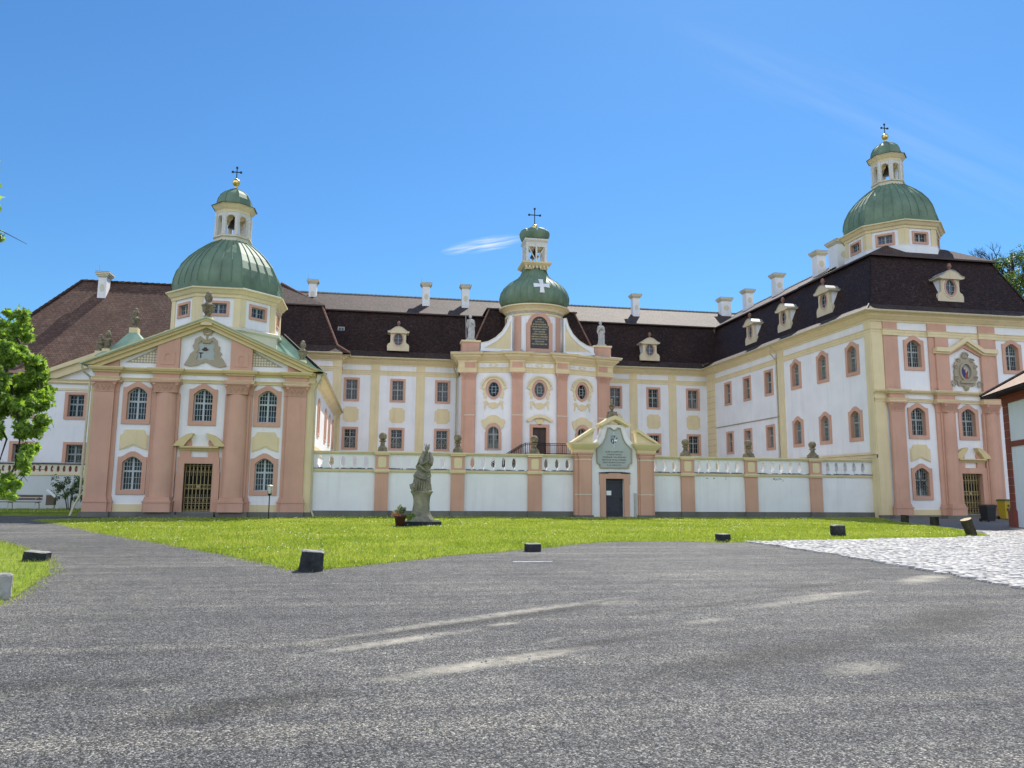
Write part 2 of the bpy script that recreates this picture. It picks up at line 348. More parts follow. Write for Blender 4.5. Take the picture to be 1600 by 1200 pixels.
# ------------------------------------------------------------------ mesh helpers
WL = {}
class MB:
    zmap = None
    def __init__(s): s.v = []; s.f = []; s.m = []; s.uv = []; s.M = Matrix.Identity(4); s.cuts = []; s.c = 0
    def cut(s): s.cuts.append((len(s.v), len(s.f)))
    def builds(s, name, mats, parent=None, **k):
        c = sorted(set([(0, 0)]+s.cuts+[(len(s.v), len(s.f))])); out = []
        for (v0, f0), (v1, f1) in zip(c, c[1:]):
            q = MB(); q.v = s.v[v0:v1]; q.f = [tuple(i-v0 for i in f) for f in s.f[f0:f1]]; q.m = s.m[f0:f1]; out.append(q.build(name, mats, parent, **k))
        return out
    def at(s, x=0, y=0, th=0, z=0): s.M = Matrix.Translation((x, y, z)) @ Matrix.Rotation(th, 4, 'Z'); return s
    def pts(s, ps):
        i = len(s.v); M_ = s.M
        s.v.extend([tuple(M_ @ Vector(p)) for p in ps]); return i
    def face(s, idx, mat=None):
        s.f.append(tuple(idx)); s.m.append(s.c if mat is None else mat)
    def poly(s, ps, mat=None): i = s.pts(ps); s.face(range(i, i+len(ps)), mat)
    def box(s, x0, x1, y0, y1, z0, z1, mat=None):
        i = s.pts([(x0, y0, z0), (x1, y0, z0), (x1, y1, z0), (x0, y1, z0), (x0, y0, z1), (x1, y0, z1), (x1, y1, z1), (x0, y1, z1)])
        for q in ((0, 3, 2, 1), (4, 5, 6, 7), (0, 1, 5, 4), (1, 2, 6, 5), (2, 3, 7, 6), (3, 0, 4, 7)): s.face([i+k for k in q], mat)
        return s
    def prism(s, outer, holes=(), y0=0, y1=.1, mat=None, back=False, sides=True, front=True):
        """outline in the local x-z plane, front at y0, back at y1 (y grows away from the viewer)"""
        loops = [list(outer)]+[list(h) for h in holes]
        flat = [p for l in loops for p in l]
        tris = tessellate_polygon([[Vector((p[0], p[1], 0)) for p in l] for l in loops])
        def ar(l): return sum(l[i][0]*l[(i+1) % len(l)][1]-l[(i+1) % len(l)][0]*l[i][1] for i in range(len(l)))
        if front:
            i = s.pts([(p[0], y0, p[1]) for p in flat])
            for a, b, c in tris:
                A, B, C_ = flat[a], flat[b], flat[c]
                cr = (B[0]-A[0])*(C_[1]-A[1])-(B[1]-A[1])*(C_[0]-A[0])
                s.face((i+a, i+b, i+c) if cr > 0 else (i+a, i+c, i+b), mat)
        if back:
            i = s.pts([(p[0], y1, p[1]) for p in flat])
            for a, b, c in tris:
                A, B, C_ = flat[a], flat[b], flat[c]
                cr = (B[0]-A[0])*(C_[1]-A[1])-(B[1]-A[1])*(C_[0]-A[0])
                s.face((i+a, i+c, i+b) if cr > 0 else (i+a, i+b, i+c), mat)
        if sides:
            for k, l in enumerate(loops):
                ccw = ar(l) > 0
                if k: ccw = not ccw
                n = len(l); i = s.pts([(p[0], y0, p[1]) for p in l]+[(p[0], y1, p[1]) for p in l])
                for j in range(n):
                    a, b = j, (j+1) % n
                    s.face((i+a, i+n+a, i+n+b, i+b) if ccw else (i+b, i+n+b, i+n+a, i+a), mat)
        return s
    def lathe(s, prof, cx=0, cy=0, n=16, rot=0, sx=1, sy=1, a0=0, a1=2*PI, mat=None, capb=False, capt=True):
        full = abs(a1-a0-2*PI) < 1e-6; k = n if full else n+1
        i = s.pts([(cx+sx*r*math.sin(rot+a0+(a1-a0)*j/n), cy-sy*r*math.cos(rot+a0+(a1-a0)*j/n), z) for r, z in prof for j in range(k)])
        for a in range(len(prof)-1):
            for j in range(n):
                b = (j+1) % k
                s.face((i+a*k+j, i+a*k+b, i+(a+1)*k+b, i+(a+1)*k+j), mat)
        if full and capt and prof[-1][0] > 1e-4: s.face([i+(len(prof)-1)*k+j for j in range(k)], mat)
        if full and capb and prof[0][0] > 1e-4: s.face([i+j for j in range(k)][::-1], mat)
        return s
    def sweep(s, prof, path, closed=False, mat=None, caps=True):
        """prof: closed list of (out, z); path in local x-y; out is to the right of travel"""
        n = len(path); rings = []
        for k in range(n):
            p = Vector(path[k])
            def seg(a, b): d = Vector(path[b % n])-Vector(path[a % n]); d.normalize(); return Vector((d.y, -d.x))
            if closed or 0 < k < n-1:
                n1 = seg(k-1, k); n2 = seg(k, k+1); m = n1+n2; m.normalize(); m = m/max(.25, m.dot(n1))
            elif k == 0: m = seg(0, 1)
            else: m = seg(n-2, n-1)
            rings.append([(p.x+m.x*o, p.y+m.y*o, z) for o, z in prof])
        q = len(prof); i = s.pts([p for r in rings for p in r])
        for k in range(n if closed else n-1):
            a = k*q; b = ((k+1) % n)*q
            for j in range(q):
                jj = (j+1) % q; s.face((i+a+j, i+b+j, i+b+jj, i+a+jj), mat)
        if not closed and caps: s.face([i+j for j in range(q)], mat); s.face([i+(n-1)*q+j for j in range(q)][::-1], mat)
        return s
    def tube(s, pts, r, n=8, mat=None, r1=None):
        pts = [Vector(p) for p in pts]; m = len(pts); rings = []
        for k, p in enumerate(pts):
            d = (pts[min(k+1, m-1)]-pts[max(k-1, 0)]).normalized()
            a = d.cross(Vector((0, 0, 1)) if abs(d.z) < .9 else Vector((1, 0, 0))).normalized(); b = d.cross(a)
            rr = (r[k] if isinstance(r, (list, tuple)) else r if r1 is None else r+(r1-r)*k/(m-1))
            rings += [tuple(p+(a*math.cos(2*PI*j/n)+b*math.sin(2*PI*j/n))*rr) for j in range(n)]
        i = s.pts(rings)
        for k in range(m-1):
            for j in range(n):
                jj = (j+1) % n; s.face((i+k*n+j, i+k*n+jj, i+(k+1)*n+jj, i+(k+1)*n+j), mat)
        s.face([i+j for j in range(n)][::-1], mat); s.face([i+(m-1)*n+j for j in range(n)], mat); return s
    def build(s, name, mats, parent=None, smooth=False, uv=False, origin=None, autosm=None):
        if isinstance(mats, str): mats = [mats]
        A = np.array(s.v, dtype=float)
        if MB.zmap: A[:, 2] = [MB.zmap(z) for z in A[:, 2]]
        lo = A.min(0); hi = A.max(0)
        o = Vector(((lo[0]+hi[0])/2, (lo[1]+hi[1])/2, lo[2])) if origin is None else Vector(origin)
        A -= np.array(o)
        me = bpy.data.meshes.new(name); me.from_pydata([tuple(x) for x in A], [], s.f)
        for mm in mats: me.materials.append(MATS[mm])
        me.polygons.foreach_set('material_index', s.m)
        if smooth: me.polygons.foreach_set('use_smooth', [True]*len(s.f))
        if uv:
            l = me.uv_layers.new(name='UVMap'); d = np.zeros((len(me.loops), 2), dtype=np.float32)
            for p in me.polygons:
                nn = p.normal; t = Vector((0, 0, 1)).cross(nn)
                t = t.normalized() if t.length > 1e-3 else Vector((1, 0, 0)); b = nn.cross(t)
                for li in p.loop_indices:
                    c = me.vertices[me.loops[li].vertex_index].co+o; d[li] = (c.dot(t), c.dot(b))
            l.data.foreach_set('uv', d.ravel())
        me.update()
        if smooth and autosm: me.set_sharp_from_angle(angle=autosm)
        ob = bpy.data.objects.new(name, me); COL.objects.link(ob)
        put(ob, o, parent); return ob
def put(ob, o, parent=None):
    if parent is not None:
        ob.parent = parent; ob.location = Vector(o)-WL.get(parent.name, Vector((0, 0, 0)))
    else: ob.location = o
    WL[ob.name] = Vector(o)
def thing(name, label, cat, loc, group=None):
    o = bpy.data.objects.new(name, None); COL.objects.link(o); o.location = loc; WL[o.name] = Vector(loc)
    o['label'] = label; o['category'] = cat
    if group: o['group'] = group
    return o
def tag(o, label, cat, group=None, kind=None):
    if label: o['label'] = label
    if cat: o['category'] = cat
    if group: o['group'] = group
    if kind: o['kind'] = kind
    return o
def ell(cx, cz, rx, rz, n=24, a0=0, a1=2*PI):
    full = abs(a1-a0-2*PI) < 1e-6
    return [(cx+rx*math.cos(a0+(a1-a0)*j/(n if full else n-1)), cz+rz*math.sin(a0+(a1-a0)*j/(n if full else n-1))) for j in range(n)]
def rect(x0, x1, z0, z1): return [(x0, z0), (x1, z0), (x1, z1), (x0, z1)]
def shift(ps, dx, dz): return [(x+dx, z+dz) for x, z in ps]

# ------------------------------------------------------------------ shared architectural pieces
S90 = -PI/2
def ogee_outline(w, h, sh, e=0.0):
    """frame outline with square shoulders and a kinked, slightly pointed crown; sh = shoulder height"""
    hw = w/2; d = h-sh
    right = [(hw, 0), (hw, sh), (hw*.80, sh+.01), (hw*.66, sh+d*.20), (hw*.48, sh+d*.50), (hw*.30, sh+d*.78), (hw*.17, sh+d*.93), (hw*.15, h)]
    left = [(-x, z) for x, z in reversed(right[1:])]
    return [(-hw, 0)]+right+left
def ogee_open(w, z0, sh, h):
    hw = w/2; n = 8; top = [(hw*(1-j/n), sh+(h-sh)*(1-(1-j/n)**1.7)) for j in range(n+1)]
    return [(-hw, z0), (hw, z0)]+top+[(-x, z) for x, z in reversed(top[:-1])]
WK = {
 'ogee': dict(out=ogee_outline(1.46, 2.30, 2.0), op=ogee_open(1.0, .23, 1.70, 2.02), w=1.0, z0=.23, sh=1.70, h=2.02, tr=1.24, nb=(2, 3)),
 'rect': dict(out=rect(-.69, .69, 0, 2.12), op=rect(-.49, .49, .17, 1.93), w=.98, z0=.17, sh=1.93, h=1.93, tr=1.12, nb=(1, 2)),
 'lower': dict(out=rect(-.70, .70, 0, 2.02), op=rect(-.49, .49, .17, 1.83), w=.98, z0=.17, sh=1.83, h=1.83, tr=1.15, nb=(1, 2)),
 'round': dict(out=[(-.72, 0), (.72, 0), (.72, 1.55), (.66, 1.6)]+ell(0, 1.58, .66, .70, 13, .1, PI-.1)+[(-.66, 1.6), (-.72, 1.55)], op=[(-.48, .1), (.48, .1)]+ell(0, 1.55, .48, .48, 13, 0, PI), w=.96, z0=.1, sh=1.55, h=2.03, tr=1.35, nb=(1, 3)),
 'oval': dict(out=ell(0, .84, .66, .86, 32), op=ell(0, .84, .47, .66, 32), w=.94, z0=.18, sh=.84, h=1.5, tr=.84, nb=(0, 0)),
 'drum': dict(out=rect(-.63, .63, 0, .92), op=rect(-.48, .48, .15, .77), w=.96, z0=.15, sh=.77, h=.77, tr=.46, nb=(1, 1)),
 'small': dict(out=rect(-.66, .66, 0, 1.70), op=rect(-.46, .46, .16, 1.54), w=.92, z0=.16, sh=1.54, h=1.54, tr=.95, nb=(1, 2)),
}
def ztop(k, x):
    d = WK[k]; hw = d['w']/2; q = max(0, 1-(x/hw)**2)**.5
    if k == 'ogee': q = 1-abs(x/hw)**1.7
    if k == 'oval': return .84+.66*q
    return d['sh']+(d['h']-d['sh'])*q
_wc = {}
def win_meshes(kind, glass, sash):
    key = (kind, glass, sash)
    if key in _wc: return _wc[key]
    d = WK[kind]; depth = .16 if kind in ('drum', 'oval') else .26
    a = MB(); a.prism(d['out'], [d['op']], -.07, 0); a.prism(d['op'], [], .0, depth+.08, front=False)
    f0 = a.build('window', 'pink_paint', origin=(0, 0, 0)); 
    s = MB(); w = d['w']/2; y0, y1 = depth-.06, depth+.02
    zt = d['h']
    if kind == 'oval':
        o2 = ell(0, .84, .43, .62, 24); s.prism(d['op'], [o2], y0, y1)
        for x in (-.15, .15): s.box(x-.012, x+.012, y0+.02, y1, .84-.5, .84+.5)
        for z in (.55, .84, 1.13): s.box(-.4, .4, y0+.025, y1, z-.012, z+.012)
        s.prism(rect(-.2, .2, .58, 1.1), [rect(-.165, .165, .615, 1.065)], y0, y1)
    else:
        s.box(-.05, .05, y0, y1, d['z0']+.052, ztop(kind, .05)-.045)
        if kind != 'drum':
            s.box(-w+.042, -.052, y0+.004, y1, d['tr']-.05, d['tr']+.05); s.box(.052, w-.042, y0+.004, y1, d['tr']-.05, d['tr']+.05)
        inner = [(x*(1-.05/w) if abs(x) > .01 else x, d['z0']+.05+(z-d['z0'])*(1-.10/(zt-d['z0']))) for x, z in d['op']]
        s.prism(d['op'], [inner], y0+.002, y1)
        nv, nh = d['nb']
        for sg in (-1, 1):
            for i in range(nv):
                x = sg*(.05+(w-.09)*(i+1)/(nv+1)); s.box(x-.011, x+.011, y0+.02, y1-.01, d['z0']+.052, ztop(kind, x)-.05)
        zs = []
        if kind == 'drum': zs = [d['tr']]
        else:
            zs = [d['z0']+(d['tr']-d['z0'])*(j+1)/(nh) for j in range(nh-1)]+[d['tr']+(d['sh']-d['tr'])*.55]
            if kind == 'ogee': zs += [d['sh']+.02]
        for z in zs:
            s.box(-w+.042, -.052, y0+.022, y1-.008, z-.011, z+.011); s.box(.052, w-.042, y0+.022, y1-.008, z-.011, z+.011)
    f1 = s.build('sash', sash, origin=(0, 0, 0))
    g = MB(); g.prism(d['op'], [], y1-.004, y1+.03); f2 = g.build('pane', glass, origin=(0, 0, 0))
    r = (f0.data, f1.data, f2.data)
    for o in (f0, f1, f2): bpy.data.objects.remove(o)
    _wc[key] = r; return r
def window(parent, x, y, z, kind='ogee', th=0, glass='window_glass', sash='sash_paint', label=None):
    a, b, c = win_meshes(kind, glass, sash)
    o = bpy.data.objects.new('window', a); COL.objects.link(o); put(o, (x, y, z), parent); o.rotation_euler.z = th
    if label: o['label'] = label
    for nme, d in (('sash', b), ('pane', c)):
        q = bpy.data.objects.new(nme, d); COL.objects.link(q); q.parent = o; q.location = (0, 0, 0)
    return o
def hole(kind, u, z):
    """wall opening a little larger than the pane, hidden by the frame"""
    d = WK[kind]; cx, cz = 0, (d['z0']+d['h'])/2
    return [(u+x*1.07, z+cz+(zz-cz)*1.035) for x, zz in d['op']]
def wall(parent, frame, u0, u1, z0, z1, holes, mat='white_plaster', name='wall', top=None, y=0, th=.45):
    m = MB().at(*frame); o = top or rect(u0, u1, z0, z1)
    m.prism(o, holes, y, y+th, mat=0); return m.build(name, mat, parent)
def pilaster(parent, frame, u0, u1, z0, z1, mat='pink_paint', y=-.12, strip=None, base=True, cap=True, baseh=.75, plinth=.3, capname='capital', rounded=False, th=.2, leaf=True):
    """shaft, moulded pedestal and leafy capital; z1 is the underside of the entablature"""
    w = u1-u0; c = (u0+u1)/2; hc = .62 if cap else 0
    m = MB().at(*frame); zb = z0+baseh if base else z0
    if rounded:
        r = w/2; prof = [(r*1.0, zb), (r*1.0, zb+1.6), (r*.97, zb+(z1-zb)*.6), (r*.91, z1-hc)]
        m.box(c-r-.1, c+r+.1, y, y+th, zb, z1-hc)
        m.lathe(prof, c, y-.02, 22, 0, 1, .72, -PI/2, PI/2)
    else: m.box(u0, u1, y, y+th, zb, z1-hc)
    if base:
        yy = y-(w/2*.72+.02 if rounded else 0)
        m.box(u0-.10, u1+.10, yy-.10, y+th, z0, zb-.30)
        m.box(u0-.13, u1+.13, yy-.13, y+th, zb-.298, zb-.22)
        m.box(u0-.07, u1+.07, yy-.07, y+th, zb-.218, zb-.12)
        m.box(u0-.04, u1+.04, yy-.04, y+th, zb-.118, zb-.002)
    p = m.build('column' if rounded else 'pilaster', mat, parent)
    if cap:
        k = MB().at(*frame); yy = y-(w/2*.66 if rounded else 0); zc = z1-hc
        k.box(u0-.02, u1+.02, yy-.03, y+th-.01, zc+.002, zc+.05)
        hw = w/2
        lay = [(0, zc+.052), (.02, zc+.25), (.07, zc+.43), (.15, zc+.53)]
        for (e0, za), (e1, zb_) in zip(lay, lay[1:]):
            i = k.pts([(u0-e0, yy-e0, za), (u1+e0, yy-e0, za), (u1+e0, y+th-.01, za), (u0-e0, y+th-.01, za), (u0-e1, yy-e1, zb_), (u1+e1, yy-e1, zb_), (u1+e1, y+th-.01, zb_), (u0-e1, y+th-.01, zb_)])
            for q in ((0, 1, 5, 4), (1, 2, 6, 5), (3, 0, 4, 7)): k.face([i+t for t in q])
        k.box(u0-.17, u1+.17, yy-.17, y+th-.01, zc+.532, z1-.002)
        if leaf:
            for row, (zz, hh, nn) in enumerate(((zc+.06, .2, 4), (zc+.22, .2, 5))):
                for j in range(nn):
                    x = u0+w*(j+.5)/nn; d = .03+.02*row
                    k.poly([(x-w/nn*.42, yy-d, zz), (x+w/nn*.42, yy-d, zz), (x+w/nn*.3, yy-d-.05, zz+hh*.75), (x, yy-d-.10, zz+hh), (x-w/nn*.3, yy-d-.05, zz+hh*.75)])
            for sg, xx in ((-1, u0-.02), (1, u1+.02)):
                k.tube([(xx, yy-.12, zc+.46), (xx, y+.02, zc+.46)], .085, 8)
        ko = k.build(capname, mat, p)
    return p
def jog(u0, u1, jogs, y=0.0, d=.12, y_in=0.0):
    """a path along a facade that steps out over each (a, b) range"""
    pts = [(u0, y)]
    for a, b in jogs:
        if a <= u0+.02: pts[0] = (u0, y-d); pts += [(b, y-d), (b, y)]
        elif b >= u1-.02: pts += [(a, y), (a, y-d), (u1, y-d)]
        else: pts += [(a, y), (a, y-d), (b, y-d), (b, y)]
    if pts[-1][0] < u1-.01: pts.append((u1, y))
    return pts
def cornice_prof(z0, z1, o=.55, b=.0):
    h = z1-z0
    return [(b, z0), (b+.06, z0), (b+.08, z0+h*.18), (b+.16, z0+h*.24), (b+o*.55, z0+h*.52), (b+o*.62, z0+h*.54), (b+o*.66, z0+h*.72), (b+o*.9, z0+h*.80), (b+o, z0+h*.97), (b+o, z1), (b, z1)]
def band_prof(z0, z1, o=.10): return [(0, z0), (o*.7, z0), (o*.7, z0+(z1-z0)*.45), (o, z0+(z1-z0)*.5), (o, z1-.03), (o+.04, z1-.028), (o+.04, z1), (0, z1)]
def sweepobj(parent, frame, prof, path, mat, name='cornice', closed=False):
    m = MB().at(*frame); m.sweep(prof, path, closed); return m.build(name, mat, parent)
def panel_rounded(parent, frame, u, z, w=1.36, h=1.36, mat='yellow_paint'):
    """yellow field with scooped corners"""
    r = .2; hw, hh = w/2, h/2; pts = []
    for cx, cz, a in ((hw, -hh, PI), (hw, hh, 1.5*PI), (-hw, hh, 0), (-hw, -hh, .5*PI)):
        arc = [(cx+r*math.cos(a-PI/2*t/4), cz+r*math.sin(a-PI/2*t/4)) for t in range(5)]
        pts += arc
    pts = [(u+x, z+zz) for x, zz in pts]
    m = MB().at(*frame); m.prism(pts, [], -.03, .0); return m.build('wall_panel', mat, parent)
def panel_chapel(parent, frame, u, z, mat='yellow_paint'):
    """yellow field, notched upper corners, lower edge bowed up over the window below"""
    def pl(s, b):
        return [(-.72+s, 0+s*.6), (-.38+s*.2, .10+b), (0, .26+b), (.38-s*.2, .10+b), (.72-s, 0+s*.6), (.72-s, .82-s*.3), (.58-s*.5, .90-s*.5), (.48, 1.12-s), (-.48, 1.12-s), (-.58+s*.5, .90-s*.5), (-.72+s, .82-s*.3)]
    m = MB().at(*frame); m.prism(shift(pl(0, 0), u, z), [], -.03, 0); m.prism(shift(pl(.07, .08), u, z), [], -.055, -.03)
    return m.build('wall_panel', mat, parent)
def ornament_urn(m, x, y, z, h, mat=None, n=14):
    """baluster-shaped finial with flame knob"""
    k = h/1.1
    pr = [(.17, 0), (.17, .06), (.10, .10), (.12, .16), (.20, .26), (.22, .42), (.235, .45), (.26, .47), (.26, .52), (.16, .56), (.12, .62), (.10, .66), (.13, .72), (.155, .80), (.145, .90), (.10, .98), (.12, 1.0), (.06, 1.08), (0, 1.11)]
    m.lathe([(r*k, z+q*k) for r, q in pr], x, y, n, capb=True)
    for j in range(0):
        a = j*PI/3; m.tube([(x+.1*k*math.cos(a), y+.1*k*math.sin(a), z+.72*k), (x+.2*k*math.cos(a), y+.2*k*math.sin(a), z+.84*k), (x+.12*k*math.cos(a), y+.12*k*math.sin(a), z+.98*k)], .05*k, 5)
def iron_cross(m, x, y, z0, h, w, r=.035):
    m.tube([(x, y, z0), (x, y, z0+h)], r, 6); zc = z0+h*.62
    m.tube([(x-w/2, y, zc), (x+w/2, y, zc)], r, 6)
    for dx, dz in ((w/2, 0), (-w/2, 0), (0, h*.38)):
        m.lathe([(0, -r*1.9), (r*1.9, 0), (0, r*1.9)], 0, 0, 6) if False else m.box(x+dx-r*1.9, x+dx+r*1.9, y-r*1.2, y+r*1.2, zc+dz-r*1.9, zc+dz+r*1.9)
def cross_patty(m, x, y, z0, h, w):
    """flared-arm cross on a short staff"""
    zc = z0+h*.62; a = w/2; t = .05
    m.box(x-.03, x+.03, y-.03, y+.03, z0, zc-a)
    pl = []
    for k in range(4):
        th = k*PI/2; c, s_ = math.cos(th), math.sin(th)
        for px, pz in ((.03, .04), (a, .075) , (a, -.075), (.03, -.04))[::-1]:
            pl.append((x+px*c-pz*s_, zc+px*s_+pz*c))
    m.prism(pl, [], y-t, y+t, back=True)
def chapel_door(parent, frame, u):
    """gilt grille door in a pink frame under a split pediment"""
    f = MB().at(*frame)
    f.prism([(u-1.12, .26), (u-.74, .26), (u-.74, 2.86), (u+.74, 2.86), (u+.74, .26), (u+1.12, .26), (u+1.12, 2.4), (u+1.07, 2.45), (u+1.07, 3.22), (u-1.07, 3.22), (u-1.07, 2.45), (u-1.12, 2.4)], [], -.16, .3)
    f.prism(rect(u-1.0, u-.45, 3.222, 3.56), [], -.12, 0); f.prism(rect(u+.45, u+1.0, 3.222, 3.56), [], -.12, 0)
    fo = f.build('door_frame', 'pink_paint', parent)
    p = MB().at(*frame)
    p.sweep([(0, 3.562), (.14, 3.562), (.22, 3.66), (.34, 3.72), (.34, 3.80), (0, 3.80)], [(u-1.0, 0), (u+1.0, 0)])
    for s in (-1, 1):
        arc = [(u+s*1.36, 3.802), (u+s*1.22, 3.99), (u+s*.98, 4.24), (u+s*.72, 4.42), (u+s*.42, 4.52), (u+s*.32, 4.50), (u+s*.44, 4.26), (u+s*.62, 4.08), (u+s*.72, 3.93), (u+s*.80, 3.802)]
        if s > 0: arc = arc[::-1]
        p.prism(arc[::-1] if False else arc, [], -.36, 0)
    po = p.build('door_pediment', 'deep_yellow_paint', parent)
    q = MB().at(*frame)
    for s in (-1, 1):
        t = [(u+s*.78, 3.81), (u+s*.70, 3.93), (u+s*.60, 4.07), (u+s*.48, 4.2), (u+s*.42, 4.0), (u+s*.46, 3.81)]
        q.prism(t if s < 0 else t[::-1], [], -.10, 0)
    q.build('pediment_field', 'pink_paint', po)
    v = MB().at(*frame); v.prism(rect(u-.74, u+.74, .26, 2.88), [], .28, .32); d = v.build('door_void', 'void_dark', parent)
    g = MB().at(*frame); n = 8
    for j in range(n):
        x = u-.69+1.38*j/(n-1); g.box(x-.022, x+.022, .12, .16, .3, 2.84)
    for z in (.34, .72, 1.02, 1.5, 1.72, 2.42, 2.78): g.box(u-.73, u+.73, .125, .155, z-.018, z+.018)
    for j in range(7):
        x = u-.59+1.18*j/6
        for z, rr in ((.5, .075), (.87, .06), (2.6, .075)):
            pts = [(x+rr*math.cos(t*PI/4), .14, z+rr*1.5*math.sin(t*PI/4)) for t in range(9)]; g.tube(pts, .016, 4)
        g.tube([(x, .14, 2.42), (x, .14, 2.2)], .012, 4); g.tube([(x, .14, 1.02), (x, .14, 1.2)], .012, 4)
    for s in (-1, 1):
        for k in (0, 1):
            pts = [(u+s*(.3+.22*k)+.11*math.cos(t*PI/4), .13, 1.61+.09*math.sin(t*PI/4)) for t in range(9)]; g.tube(pts, .02, 4)
    g.box(u-.08, u+.08, .10, .17, 1.53, 1.69)
    g.build('door_grille', 'gilt_bars', parent)
    st = MB().at(*frame); st.box(u-1.0, u+1.0, -.62, 0, .0, .12); st.box(u-.95, u+.95, -.3, .3, .122, .26); st.build('door_step', 'plinth_stone', parent)
def dome(parent, cx, cy, zc, drum_z0, flip=1):
    """octagonal drum with windows, copper dome, open lantern, ball and cross; zc = top of the drum cornice"""
    r8 = R(22.5); AP = 3.0; cr = AP/math.cos(r8); oc = lambda r: [(cx+r*math.sin(R(22.5+45*k)), cy-r*math.cos(R(22.5+45*k))) for k in range(8)]
    # drum walls, one flat side at a time
    d = MB(); side = 2*cr*math.sin(r8); 
    for k in range(8):
        d.at(cx, cy, R(45*k)); d.prism(rect(-side/2, side/2, drum_z0, zc-.3), [hole('drum', 0, zc-1.66)], -AP, -AP+.35)
    dm = d.build('drum', 'white_plaster', parent)
    for k in (0, 1, 2, 3, 5, 6, 7):
        w = window(parent, cx+AP*math.sin(R(45*k)), cy-AP*math.cos(R(45*k)), zc-1.66, 'drum', R(45*k), 'chapel_glass', 'dark_sash')
    p = MB()
    for k in range(8):
        p.cut()
        for a, s in ((R(45*k), -1), (R(45*k), 1)):
            p.at(cx, cy, a); x0 = side/2-.36; 
            p.cut()
            if s > 0: p.prism(rect(x0, side/2+.02, drum_z0, zc-.5), [], -AP-.06, -AP)
            else: p.prism(rect(-side/2-.02, -x0, drum_z0, zc-.5), [], -AP-.06, -AP)
    p.builds('drum_pilaster', 'yellow_paint', dm)
    m = MB(); m.sweep([(0, zc-.52), (.10, zc-.52), (.12, zc-.36), (.22, zc-.30), (.34, zc-.12), (.44, zc-.08), (.44, zc), (0, zc)], oc(cr)[::-1] if False else oc(cr), True)
    m.build('drum_cornice', 'yellow_paint', parent)
    # dome shell
    pr = [(3.40, 0), (3.36, .06), (3.08, .10), (3.11, .45), (3.07, .9), (2.94, 1.4), (2.68, 1.95), (2.30, 2.5), (1.86, 2.98), (1.42, 3.38), (1.15, 3.6), (1.06, 3.66)]
    s = MB(); s.lathe([(r/math.cos(r8), zc+z) for r, z in pr], cx, cy, 8, r8)
    # standing seams
    for k in range(8):
        for fr in (0, .25, .5, .75):
            def at(r, z):
                R0 = r/math.cos(r8); a0, a1 = R(22.5+45*k), R(67.5+45*k)
                x = R0*(math.sin(a0)*(1-fr)+math.sin(a1)*fr); y = -R0*(math.cos(a0)*(1-fr)+math.cos(a1)*fr)
                q = 1+.02/max(.3, math.hypot(x, y)); return (cx+x*q, cy+y*q, zc+z+.01)
            s.tube([at(r, z) for r, z in pr[3:]], .032 if fr == 0 else .022, 5)
    sh = s.build('dome_shell', 'green_copper', parent)
    # lantern
    zl = zc+3.62; b = MB()
    b.lathe([(1.12, zl), (1.12, zl+.26), (1.22, zl+.30), (1.22, zl+.38), (1.05, zl+.44)], cx, cy, 8, r8)
    b.build('lantern_base', 'cream_paint', parent)
    l = MB(); zt = zl+.42; hh = 1.50
    for k in range(8):
        a = R(45*k); l.at(cx, cy, a); ws = 1.0*math.tan(r8); 
        op = [(-ws+.19, zt)]+[(ws-.19, zt)]+ell(0, zt+1.12, ws-.19, .2, 9, 0, PI)
        # arcade: each side a thin wall with an arched gap
        outer = [(-ws, zt), (-ws+.17, zt)]+[(-ws+.17, zt+1.10)]+ell(0, zt+1.10, ws-.17, .22, 9, 0, PI)[::-1][1:-1]+[(ws-.17, zt+1.10), (ws-.17, zt), (ws, zt), (ws, zt+hh), (-ws, zt+hh)]
        l.prism(outer, [], -1.0, -.82, back=True)
        l.prism(rect(ws-.11, ws+.05, zt, zt+hh), [], -1.06, -.85)
        l.prism(rect(-ws-.05, -ws+.11, zt, zt+hh), [], -1.06, -.85)
    l.build('lantern', 'lantern_paint', parent)
    be = MB(); be.lathe([(.36, zt+.75), (.33, zt+.85), (.24, zt+1.0), (.2, zt+1.2), (.1, zt+1.3), (.04, zt+1.5)], cx, cy, 14, capb=True); be.build('bell', 'bronze_bell', parent, True)
    zz = zt+hh; c = MB(); c.lathe([(1.06, zz), (1.09, zz+.02), (1.10, zz+.16), (1.20, zz+.26), (1.32, zz+.42), (1.36, zz+.44), (1.36, zz+.5), (1.1, zz+.56)], cx, cy, 8, r8, capb=True)
    c.build('lantern_cornice', 'yellow_paint', parent)
    zq = zz+.5; g = MB(); gp = [(1.34, 0), (1.0, .06), (1.02, .25), (.96, .55), (.82, .85), (.57, 1.1), (.28, 1.27), (.08, 1.36), (.05, 1.5)]
    g.lathe([(r/math.cos(r8), zq+z) for r, z in gp], cx, cy, 8, r8)
    for k in range(8):
        a = R(22.5+45*k); g.tube([(cx+(r/math.cos(r8)+.01)*math.sin(a), cy-(r/math.cos(r8)+.01)*math.cos(a), zq+z+.01) for r, z in gp[1:]], .026, 5)
    g.build('lantern_roof', 'green_copper', parent)
    o = MB(); o.lathe([(.08, zq+1.42), (.12, zq+1.48), (.06, zq+1.54)]+[(.25*math.cos(t), zq+1.82+.25*math.sin(t)) for t in np.linspace(-1.4, 1.4, 11)]+[(.04, zq+2.1)], cx, cy, 18)
    o.build('gold_ball', 'gold', parent, True)
    x = MB(); iron_cross(x, cx, cy, zq+2.04, .80, .52, .032); x.build('roof_cross', 'iron', parent)
